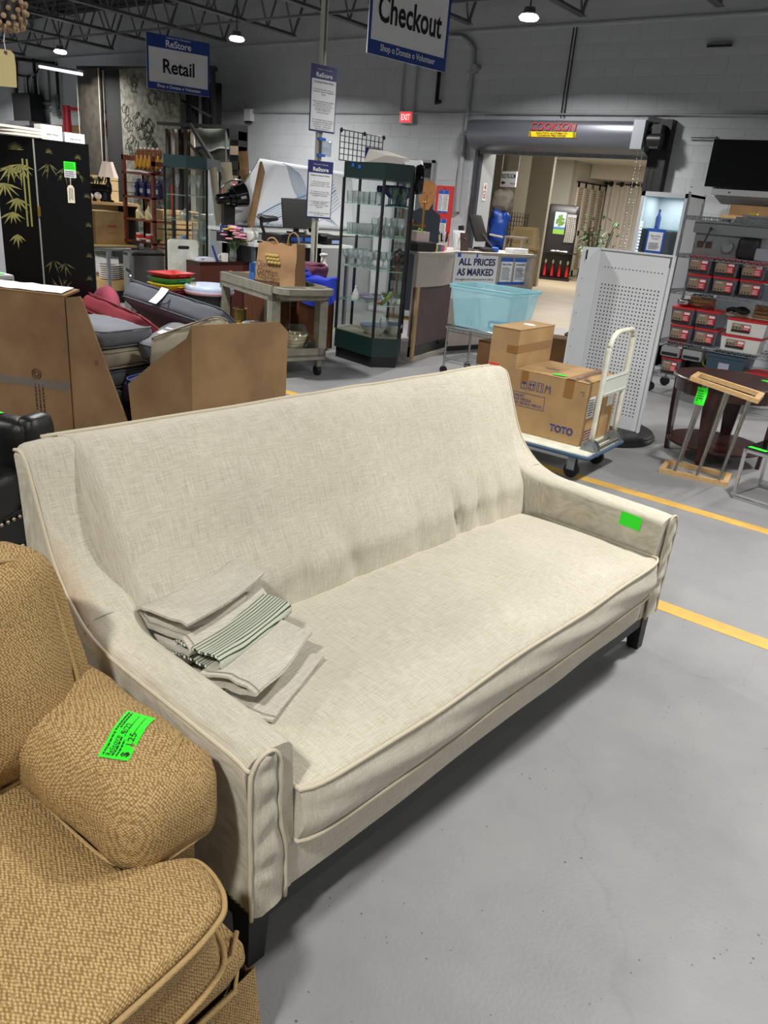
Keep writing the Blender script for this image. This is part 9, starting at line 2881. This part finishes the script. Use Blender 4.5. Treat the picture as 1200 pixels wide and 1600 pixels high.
# ================================================================ WIRE SHELVES ON THE RIGHT
wr = thing('wire_shelving', 'chrome wire shelving on casters full of parts boxes at the right', 'shelving', (-2.72, 8.04, 0), 0)
WW, WD = 1.45, 0.46
WZ = [0.20, 0.535, 1.03, 1.37, 1.72]
for (x, y, h_) in ((0, 0, 1.93), (WW, 0, 1.9), (0, WD, 1.85), (WW, WD, 1.85)):
 p = M()
 p.cyl((x, y, 0.1), (x, y, h_), 0.014, n=8)
 for k in range(int(h_ / 0.05)):
  p.lathe([(0.0155, 0.0), (0.0155, 0.006)], (x, y, 0.12 + k * 0.05), 8)
 p.o('post', m_galv, wr, 40)
 c = M().cyl((x, y - 0.015, 0.05), (x, y + 0.015, 0.05), 0.05, n=14)
 c.o('caster', m_rubber, wr, 40)
for z in WZ:
 g = M()
 for (a, b) in (((0, 0), (WW, 0)), ((WW, 0), (WW, WD)), ((WW, WD), (0, WD)), ((0, WD), (0, 0))):
  A_, B_ = V((a[0], a[1], 0)), V((b[0], b[1], 0))
  L = (B_ - A_).length
  n = int(L / 0.055)
  for dz in (0.0, -0.032):
   g.bar(A_ + V((0, 0, z + dz)), B_ + V((0, 0, z + dz)), 0.007)
  for i in range(n):
   g.bar(A_ + (B_ - A_) * (i / n) + V((0, 0, z - 0.032)), A_ + (B_ - A_) * ((i + 0.5) / n) + V((0, 0, z)), 0.005)
   g.bar(A_ + (B_ - A_) * ((i + 0.5) / n) + V((0, 0, z)), A_ + (B_ - A_) * ((i + 1) / n) + V((0, 0, z - 0.032)), 0.005)
 for i in range(40):
  x = WW * (i + 0.5) / 40
  g.bar((x, 0, z), (x, WD, z), 0.004)
 g.o('wire_shelf', m_galv, wr, kind='stuff')
m_binclear = mat('smoky_clear_plastic', (96, 98, 108), 0.25, spec=0.5, alpha=0.85)
m_bincon = mat('bin_contents', (60, 62, 76), 0.6, var=0.3, vscale=40)
m_lblblack = mat('label_black', (34, 30, 30), 0.5)
m_lbltan = mat('label_tan', (150, 130, 106), 0.5)
m_redlid = mat('red_lid', (206, 34, 42), 0.35)
def parts_box(label, loc, w_=0.225, d_=0.30, h_=0.17, white=False):
 e = thing('parts_box', label, 'storage box', loc, 0, 'red lidded parts boxes')
 m = M()
 k = 0.012
 m.add([(k, k, 0), (w_ - k, k, 0), (w_ - k, d_ - k, 0), (k, d_ - k, 0), (0, 0, h_ - 0.02), (w_, 0, h_ - 0.02), (w_, d_, h_ - 0.02), (0, d_, h_ - 0.02)],
          [(3, 2, 1, 0), (4, 5, 6, 7), (0, 1, 5, 4), (1, 2, 6, 5), (2, 3, 7, 6), (3, 0, 4, 7)])
 m.o('tub', m_ceramic if white else m_binclear, e)
 M().pillow((w_ / 2, d_ / 2, h_ - 0.013), (w_ + 0.012, d_ + 0.012, 0.026), 0.01, 0, 4).o('lid', m_redlid, e, 50)
 L = M()
 x0, x1, z0, z1 = (0.02, w_ - 0.035, 0.015, h_ - 0.04) if not white else (w_ * 0.15, w_ * 0.62, 0.03, h_ - 0.045)
 yf = -0.004
 lo = M().bb(x0, x1, yf, yf + 0.012, z0, z1).o('label', m_lblblack, e)
 xm = x0 + (x1 - x0) * 0.6
 M().bb(x0, xm, yf - 0.001, yf, z0 + 0.022, z1).o('label_tan', m_lbltan, lo)
 M().bb(xm, x1, yf - 0.001, yf, z0 + 0.022, z1).o('label_red', m_redlid, lo)
 M().bb(xm + 0.01, x1 - 0.004, yf - 0.002, yf - 0.001, z1 - 0.03, z1 - 0.008).o('label_white', m_paper, lo)
 dts = M()
 for i in range(3):
  dts.bb(x0 + 0.012 + i * 0.028, x0 + 0.024 + i * 0.028, yf - 0.002, yf - 0.001, z0 + 0.03, z0 + 0.045)
 dts.o('printed_dots', m_lblblack, lo)
 lines(lo, (x0 + 0.05, yf - 0.0015, z1 - 0.015), XR, UP_, 0.07, 0.014, 1, m_paper, seed=5)
 lines(lo, ((xm + x1) / 2, yf - 0.0015, z0 + 0.05), XR, UP_, (x1 - xm) * 0.8, 0.045, 3, m_paper, seed=6)
 return e
pos3 = ['left', 'middle', 'right']
for j in range(2):
 for i in range(3):
  parts_box('red lidded parts box, %s in the %s row, third wire shelf' % (pos3[i], ['lower', 'upper'][j]), (-2.60 + i * 0.245 + 0.02 * (1 - j), 8.05 + 0.02 * i, 1.032 + j * 0.172))
for j in range(2):
 for i in range(2):
  parts_box('red lidded parts box, %s of the %s pair on the second wire shelf' % (['left', 'right'][i], ['lower', 'upper'][j]), (-2.66 + i * 0.245 + 0.02 * (1 - j), 8.05, 0.537 + j * 0.172))
for j in range(2):
 parts_box('red lidded parts box, %s of two low behind the pegboard' % ['lower', 'upper'][j], (-2.66 + 0.02 * j, 8.06, 0.202 + j * 0.172), 0.20)
for j in range(2):
 parts_box('white tub with red lid, %s of two at right of second shelf' % ['lower', 'upper'][j], (-2.13 + 0.02 * j, 8.05, 0.537 + j * 0.155), 0.36, 0.30, 0.153, white=True)
parts_box('red lidded parts box standing on the bottom shelf behind the round table', (-1.82, 8.06, 0.202), 0.22)
parts_box('red lidded parts box at the far right of the second shelf', (-1.69, 8.06, 0.537), 0.22)
parts_box('red lidded parts box stacked at the far right of the second shelf', (-1.69, 8.06, 0.709), 0.22, white=True)
e = thing('storage_tote', 'dark blue grey tote with a small sticker on the bottom wire shelf', 'tote', (-2.22, 8.03, 0.202))
m = M()
m.add([(0.03, 0.02, 0), (0.34, 0.02, 0), (0.34, 0.36, 0), (0.03, 0.36, 0), (0, 0, 0.27), (0.37, 0, 0.27), (0.37, 0.38, 0.27), (0, 0.38, 0.27)], [(3, 2, 1, 0), (4, 5, 6, 7), (0, 1, 5, 4), (1, 2, 6, 5), (2, 3, 7, 6), (3, 0, 4, 7)])
m.o('tub', mat('blue_grey_plastic', (54, 76, 92), 0.5), e)
M().bb(-0.01, 0.38, -0.01, 0.39, 0.26, 0.285).o('rim', mat('blue_grey_plastic', (54, 76, 92), 0.5), e)
M().bb(0.13, 0.23, -0.002, 0.012, 0.13, 0.21).o('sticker', mat('pale_sticker', (170, 170, 190), 0.5), e)
for (x, l) in ((-2.68, 'left'), (-2.46, 'right')):
 e = thing('tool_case', 'grey topped tool case hanging low under the second shelf, the %s one' % l, 'tool case', (x, 8.02, 0.40 if False else 0.375))
 M().pillow((0.1, 0.15, 0.055), (0.20, 0.3, 0.11), 0.02, 0, 4).o('case', m_greyplain, e, 50)
 M().bb(0.02, 0.18, -0.004, 0.0, 0.02, 0.05).o('latch', m_black, e)
e = thing('black_tools', 'black tool bag with a yellow strap under the second shelf', 'tool bag', (-2.28, 8.04, 0.49))
bpy.data.objects.remove(e)
e = thing('tool_bag', 'black tool bag with a yellow strap on the bottom shelf', 'tool bag', (-2.42, 8.20, 0.202))
M().pillow((0.1, 0.1, 0.12), (0.30, 0.22, 0.24), 0.06, 0, 7, 0.02, 3).o('bag', m_black, e, 60)
M().tube(smooth_line([(0.14, -0.03, 0.20), (0.18, -0.06, 0.26), (0.15, -0.06, 0.16), (0.2, -0.04, 0.12)], 4), 0.008, 6).o('strap', m_yellow, e, 60)
for (x, z, c, l) in ((-1.93, 0.202, mat('tan_card_box', (190, 168, 120), 0.7), 'lower'), (-1.92, 0.285, m_card, 'upper')):
 e = thing('card_box', 'flat printed card box beside the blue grey tote, the %s one' % l, 'box', (x + 0.02, 8.05, z))
 M().bb(-0.12, 0.12, 0, 0.2, 0, 0.08).o('box', c, e)
 M().bb(-0.09, 0.07, -0.003, 0, 0.02, 0.06).o('label', m_redlid if l == 'lower' else m_yellow, e)
e = thing('paper_wrap', 'torn brown paper wrapping on the second shelf behind the upper boxes', 'paper', (-2.36, 8.30, 0.90))
bpy.data.objects.remove(e)
e = thing('paper_bundle', 'crumpled brown kraft paper on the parts boxes of the second shelf', 'paper', (-2.50, 8.22, 0.885))
M().pillow((0.06, 0.02, 0.055), (0.26, 0.18, 0.11), 0.04, 0, 8, 0.04, 3).o('paper', m_kraft, e, 30)
e = thing('hardware_bag', 'clear bag of metal fittings lying on the parts boxes', 'bag', (-2.60, 8.12, 0.885))
M().pillow((0.02, 0.0, 0.035), (0.13, 0.12, 0.07), 0.03, 0, 7, 0.02, 6).o('bag', m_chrome, e, 40)
e = thing('white_sole', 'white oval plastic part lying beside the kraft paper', 'part', (-2.24, 8.15, 0.845))
M().ball((0, 0, 0.015), (0.06, 0.04, 0.014), 12, 6).o('part', m_ceramic, e, 60)
e = thing('clear_tub', 'open clear plastic tub of metal parts at the right of the third shelf', 'tub', (-1.86, 8.05, 1.032))
m_cl = glass_mat('clear_tub', (216, 222, 228), 0.10, 0.12)
m = M()
for (a, b, c, d) in ((0, 0.36, 0, 0.004), (0, 0.36, 0.296, 0.3), (0, 0.004, 0, 0.3), (0.356, 0.36, 0, 0.3)):
 m.bb(a, b, c, d, 0, 0.15)
m.bb(0, 0.36, 0, 0.3, 0, 0.004)
m.o('tub', m_cl, e)
M().tube([(x, y, 0.15) for (x, y) in rrect(-0.006, 0.366, -0.006, 0.306, 0.03)], 0.006, 6, closed=True).o('rim', mat('clear_rim', (176, 182, 190), 0.3), e, 60)
M().pillow((0.20, 0.15, 0.05), (0.28, 0.24, 0.09), 0.04, 0, 9, 0.04, 2).o('metal_parts', m_chrome, e, 30)
M().pillow((0.08, 0.08, 0.04), (0.10, 0.1, 0.06), 0.02, 0, 6, 0.03, 5).o('black_parts', m_black, e, 30)
e = thing('carton', 'small brown carton with a round printed mark under the clear tub', 'carton', (-1.93, 8.06, 0.845 + 0.0))
e.location.z = 0.862
bpy.data.objects.remove(e)
e = thing('plank', 'pale plank lying across the parts boxes of the second shelf', 'plank', (-2.30, 8.10, 0.86))
e.location = (-2.20, 8.22, 0.848)
M().bb(0.0, 0.70, 0.0, 0.12, 0, 0.02).o('plank', mat('pale_plank', (206, 196, 172), 0.6), e)
e = thing('carton', 'small brown carton with a printed mark and black coil standing on the pale plank', 'carton', (-1.93, 8.20, 0.868))
M().bb(0, 0.30, 0, 0.12, 0, 0.11).o('box_body', m_card, e)
M().tube([(0.05 + 0.016 * math.cos(a), -0.002, 0.075 + 0.016 * math.sin(a)) for a in [k * 0.5 for k in range(13)]], 0.003, 4, closed=True).o('printed_mark', m_carddark, e)
text('Made in China', e, (0.10, -0.002, 0.03), XR, UP_, 0.016, m_carddark, 0.13)
M().lathe([(0.03, 0), (0.05, 0), (0.05, 0.03), (0.03, 0.03)], (0.22, 0.0, 0.07), 18, Matrix.Rotation(R(90), 3, 'X')).o('black_coil', m_black, e, 50)
e = thing('black_hose', 'heap of black hose and hooks under the third wire shelf', 'hose', (-2.12, 8.18, 0.868))
M().tube(smooth_line([(0, 0, 0.03), (0.08, 0.03, 0.06), (0.15, -0.02, 0.04), (0.1, -0.05, 0.03), (0.02, -0.03, 0.05), (-0.05, 0.02, 0.03)], 5), 0.02, 8).o('hose', m_rubber, e, 60)
e = thing('grey_machine', 'grey metal machine with a lever standing on the fourth wire shelf', 'machine', (-2.62, 8.08, 1.372))
m_mach = mat('grey_enamel', (128, 134, 134), 0.4)
M().pillow((0.34, 0.16, 0.255), (0.72, 0.30, 0.12), 0.02, 0, 5).o('top_housing', m_mach, e, 50)
M().bb(0.02, 0.62, 0.05, 0.28, 0.0, 0.20).o('body', m_mach, e)
M().cyl((0.12, 0.0, 0.12), (0.16, -0.03, 0.24), 0.006, n=6).ball((0.165, -0.03, 0.25), 0.018, 8, 6).o('lever', m_black, e, 60)
M().bb(0.04, 0.10, 0.045, 0.05, 0.07, 0.13).o('dark_switch', mat('brown_switch', (74, 54, 50), 0.5), e)
M().bb(0.12, 0.18, 0.045, 0.05, 0.07, 0.13).o('dark_switch', mat('brown_switch', (74, 54, 50), 0.5), e)
M().cyl((0.34, 0.05, 0.10), (0.34, 0.0, 0.10), 0.05, n=16).ball((0.34, 0.0, 0.14), 0.02, 8, 6).o('motor', m_mach, e, 40)
M().pillow((0.53, 0.02, 0.10), (0.20, 0.07, 0.19), 0.03, 0, 5).o('black_guard', m_black, e, 50)
e = thing('clear_tub', 'pale clear plastic tub at the right of the fourth wire shelf', 'tub', (-2.02, 8.06, 1.372))
M().pillow((0.15, 0.14, 0.06), (0.30, 0.28, 0.12), 0.02, 0, 4).o('tub', mat('pale_clear_plastic', (170, 174, 184), 0.25, alpha=0.8), e, 50)
M().bb(0.27, 0.31, -0.01, 0.29, 0.0, 0.13).o('end_clip', m_ceramic, e)
for i in range(5):
 e = thing('wire_hook', 'bundle of bent steel rods hanging under the fourth shelf, number %s' % ['one', 'two', 'three', 'four', 'five'][i], 'rod', (-2.58 + 0.035 * i, 8.14, 1.21), 0, 'bent steel rods under the fourth shelf')
 M().tube([(0, 0, 0.0), (0, 0, 0.13), (0.01, -0.01, 0.15)], 0.005, 6).o('rod', m_galv, e, 60)
 e.location.z = 1.213
e = thing('grey_case', 'wide grey plastic case behind the upper parts boxes', 'case', (-2.32, 8.36, 1.032))
M().pillow((0.3, 0.05, 0.13), (0.62, 0.1, 0.26), 0.02, 0, 4).o('case', m_greyplain, e, 50)
M().bb(0.28, 0.36, -0.004, 0.0, 0.20, 0.23).o('latch', m_black, e)
e = thing('boards', 'grey flat packs lying on the top wire shelf', 'flat pack', (-2.30, 8.12, 1.722))
for i in range(2):
 M().box((0.35, 0.12, 0.012 + 0.024 * i), (0.66 - 0.1 * i, 0.2, 0.02), Matrix.Rotation(0.04 * i, 3, 'Z')).o('pack', [m_galv, m_greyplain][i], e)
M().bb(0.12, 0.2, 0.03, 0.06, 0.048, 0.062).o('yellow_sticker', m_yellow, e)
bk_ = thing('stock_shelf', 'brown timber shelf with cartons against the wall below the television', 'shelf', (-3.15, 10.5, 0), 0)
M().bb(0, 2.6, 0.05, 0.45, 1.76, 1.80).o('shelf_board', m_wood_light, bk_)
M().bb(0, 2.6, 0.40, 0.45, 1.80, 1.93).o('rear_board', m_card, bk_)
M().bb(0, 2.6, 0.05, 0.45, 1.14, 1.18).o('shelf_board', m_galv, bk_)
for x in (0.0, 1.3, 2.56):
 M().bb(x, x + 0.04, 0.05, 0.45, 0, 1.76).o('upright', m_greymetal, bk_)
k_ = 0
for z in (1.18, 1.29, 1.40, 1.51):
 for i in range(3):
  k_ += 1
  e = thing('carton', 'brown carton in the wall stack at the right, row %s, number %s' % (['one', 'two', 'three', 'four'][round((z - 1.18) / 0.11)], ['one', 'two', 'three'][i]), 'carton', (-2.02 + i * 0.34, 10.58, z), 0, 'cartons stacked below the television')
  M().bb(0, 0.32, 0, 0.3, 0, 0.105).o('box_body', m_card2 if (k_ % 2) else m_card, e)
  M().bb(0.06, 0.2, -0.003, 0, 0.03, 0.08).o('label', m_paper if k_ % 3 else m_lblblack, e)
q = Py(1185, 365, 8.6)
e = thing('speaker', 'square grey speaker with a mesh cone tipped on edge at the right', 'speaker', (q.x, 8.35, 1.372))
rot = Matrix.Rotation(R(28), 3, 'Y')
M().box((0, 0.06, 0.16), (0.20, 0.12, 0.22), rot).o('housing', mat('beige_grey', (170, 164, 154), 0.5), e)
m = M()
m.lathe([(0.0, 0.0), (0.09, 0.0), (0.085, 0.012), (0, 0.02)], (0, 0, 0.16), 4, rot @ Matrix.Rotation(R(90), 3, 'X') @ Matrix.Rotation(R(45), 3, 'Z'))
m.o('mesh_cone', mat('dark_mesh', (86, 84, 80), 0.6), e, 30)
e = thing('spool', 'green and white spool lying on the fourth shelf at the right', 'spool', (-1.98, 8.08, 1.372 + 0.125))
e.location = (-1.72, 8.10, 1.372)
M().cyl((-0.07, 0, 0.035), (0.07, 0, 0.035), 0.035, n=14).o('body', m_greenplastic, e, 40)
M().cyl((0.0, 0, 0.036), (0.06, 0, 0.036), 0.0365, n=14).o('white_wrap', m_ceramic, e, 40)
# ================================================================ GLASS DOOR FRIDGE AND PLANT
q0, q1 = Py(1003, 300, 9.6), Py(1072, 303, 9.6)
fg = thing('display_fridge', 'white framed glass door fridge with lit shelves and a blue edged notice', 'fridge', (-3.80, 9.6, 0), 0)
FW_, FD_, FH_ = 0.56, 0.55, 1.97
m = M()
m.bb(0, 0.03, 0, FD_, 0, FH_)
m.bb(FW_ - 0.03, FW_, 0, FD_, 0, FH_)
m.bb(0, FW_, 0, FD_, FH_ - 0.03, FH_)
m.bb(0, FW_, FD_ - 0.03, FD_, 0, FH_)
m.bb(0, FW_, 0, FD_, 0, 0.25)
m.o('cabinet', mat('fridge_grey', (168, 170, 172), 0.4), fg)
d = M()
for (a, b, c, dd) in ((0, 0.045, 0.25, FH_), (FW_ - 0.045, FW_, 0.25, FH_), (0, FW_, FH_ - 0.05, FH_), (0, FW_, 0.25, 0.30)):
 d.bb(a, b, -0.035, 0.0, c, dd)
d.o('door_frame', mat('fridge_white', (212, 216, 218), 0.35), fg)
M().add([(0.045, -0.02, 0.30), (FW_ - 0.045, -0.02, 0.30), (FW_ - 0.045, -0.02, FH_ - 0.05), (0.045, -0.02, FH_ - 0.05)], [(0, 1, 2, 3)]).o('door_glass', glass_mat('fridge_glass', (226, 236, 238), 0.06, 0.02), fg)
for z in (0.6, 0.92, 1.24, 1.36 + 0.2):
 M().bb(0.03, FW_ - 0.03, 0.04, FD_ - 0.04, z, z + 0.012).o('shelf', mat('fridge_shelf', (150, 186, 190), 0.3), fg)
fl_d = bpy.data.lights.new('fridge_lamp', 'AREA')
fl_d.size = 0.3
fl_d.energy = 5.0
fl_d.color = (0.9, 0.96, 1.0)
fl_o = bpy.data.objects.new('fridge_lamp', fl_d)
COL.objects.link(fl_o)
fl_o.parent = fg
fl_o.location = (FW_ / 2, 0.25, FH_ - 0.05)
led = M()
for k in range(22):
 led.bb(0.05, 0.066, -0.004, 0.008, 0.86 + k * 0.036, 0.882 + k * 0.036)
led.o('led_strip', mat('led_glow', (235, 245, 255), 0.4, emit=(235, 245, 255), es=2.5), fg)
nt_ = M().bb(0.16, 0.37, -0.03, -0.024, 1.30, 1.57).o('notice', m_tapeblue, fg)
M().bb(0.18, 0.35, -0.032, -0.03, 1.325, 1.535).o('white_sheet', m_paper, nt_)
text('Make & Pay\nby card', nt_, (0.265, -0.034, 1.475), XR, UP_, 0.055, m_navyink, 0.12)
lines(nt_, (0.265, -0.034, 1.38), XR, UP_, 0.13, 0.08, 5, m_greyink, seed=9)
for i, (x, z, c, l) in enumerate(((0.12, 1.252, m_yellow, 'yellow bottle on the third shelf inside the fridge'), (0.18, 1.572, m_signblue, 'blue bottle on the top shelf inside the fridge'), (0.36, 0.932, m_red, 'red carton on the second shelf inside the fridge'), (0.44, 0.932, m_red, 'second red carton on the second shelf inside the fridge'))):
 e = thing('drink_bottle' if i < 2 else 'drink_carton', l, 'bottle' if i < 2 else 'carton', (-3.80 + x, 9.6 + 0.18, z))
 if i < 2:
  M().lathe([(0, 0), (0.03, 0), (0.032, 0.12), (0.012, 0.17), (0.012, 0.2), (0, 0.2)], n=12).o('bottle', c, e, 50)
  M().cyl((0, 0, 0.2), (0, 0, 0.215), 0.014, n=10).o('cap', m_ink, e, 40)
 else:
  M().bb(-0.03, 0.03, -0.03, 0.03, 0, 0.16).o('carton', c, e)
  M().bb(-0.03, 0.03, -0.03, 0.03, 0.16, 0.175).o('cap', m_paper, e)
pl = thing('potted_ficus', 'leafy green potted ficus between the curtain and the fridge', 'potted plant', (-4.02, 9.0, 0))
M().lathe([(0, 0), (0.14, 0), (0.18, 0.30), (0.165, 0.30), (0.13, 0.02), (0, 0.02)], n=20).o('pot', m_blackplastic, pl, 50)
M().lathe([(0, 0.27), (0.16, 0.27), (0, 0.272)], n=16).o('soil', mat('soil', (50, 38, 30), 0.9), pl)
st3 = M()
lf = random.Random(21)
tips = []
for i in range(16):
 a = lf.random() * 6.28
 r_ = 0.06 + 0.20 * lf.random()
 h_ = 1.12 + 0.50 * lf.random()
 top = V((r_ * math.cos(a) - 0.02, r_ * math.sin(a), h_))
 st3.tube(smooth_line([(0, 0, 0.25), (top.x * 0.3, top.y * 0.3, 0.8), top], 3), 0.005, 5)
 tips.append(top)
st3.o('stems', mat('plant_stem', (96, 78, 54), 0.8), pl, 60)
for t_ in range(150):
 top = tips[t_ % 16]
 k = 0.55 + 0.5 * lf.random()
 p = V((top.x * k + lf.uniform(-.10, .10), top.y * k + lf.uniform(-.10, .10), 0.8 + (top.z - 0.8) * k + lf.uniform(-.08, .10)))
 a, b = lf.random() * 6.28, lf.uniform(-0.9, 0.3)
 d = V((math.cos(a) * math.cos(b), math.sin(a) * math.cos(b), math.sin(b)))
 s = d.cross(V((0, 0, 1))).normalized()
 L, wl = 0.075 + 0.03 * lf.random(), 0.018
 n_ = s.cross(d)
 m = M().add([p, p + d * L * .35 + s * wl + n_ * .004, p + d * L * .75 + s * wl * .7 + n_ * .003, p + d * L, p + d * L * .75 - s * wl * .7 + n_ * .003, p + d * L * .35 - s * wl + n_ * .004, p + d * L * .5 - n_ * .004], [(0, 1, 6), (1, 2, 6), (2, 3, 6), (3, 4, 6), (4, 5, 6), (5, 0, 6)])
 m.o('leaf', m_leaf, pl)
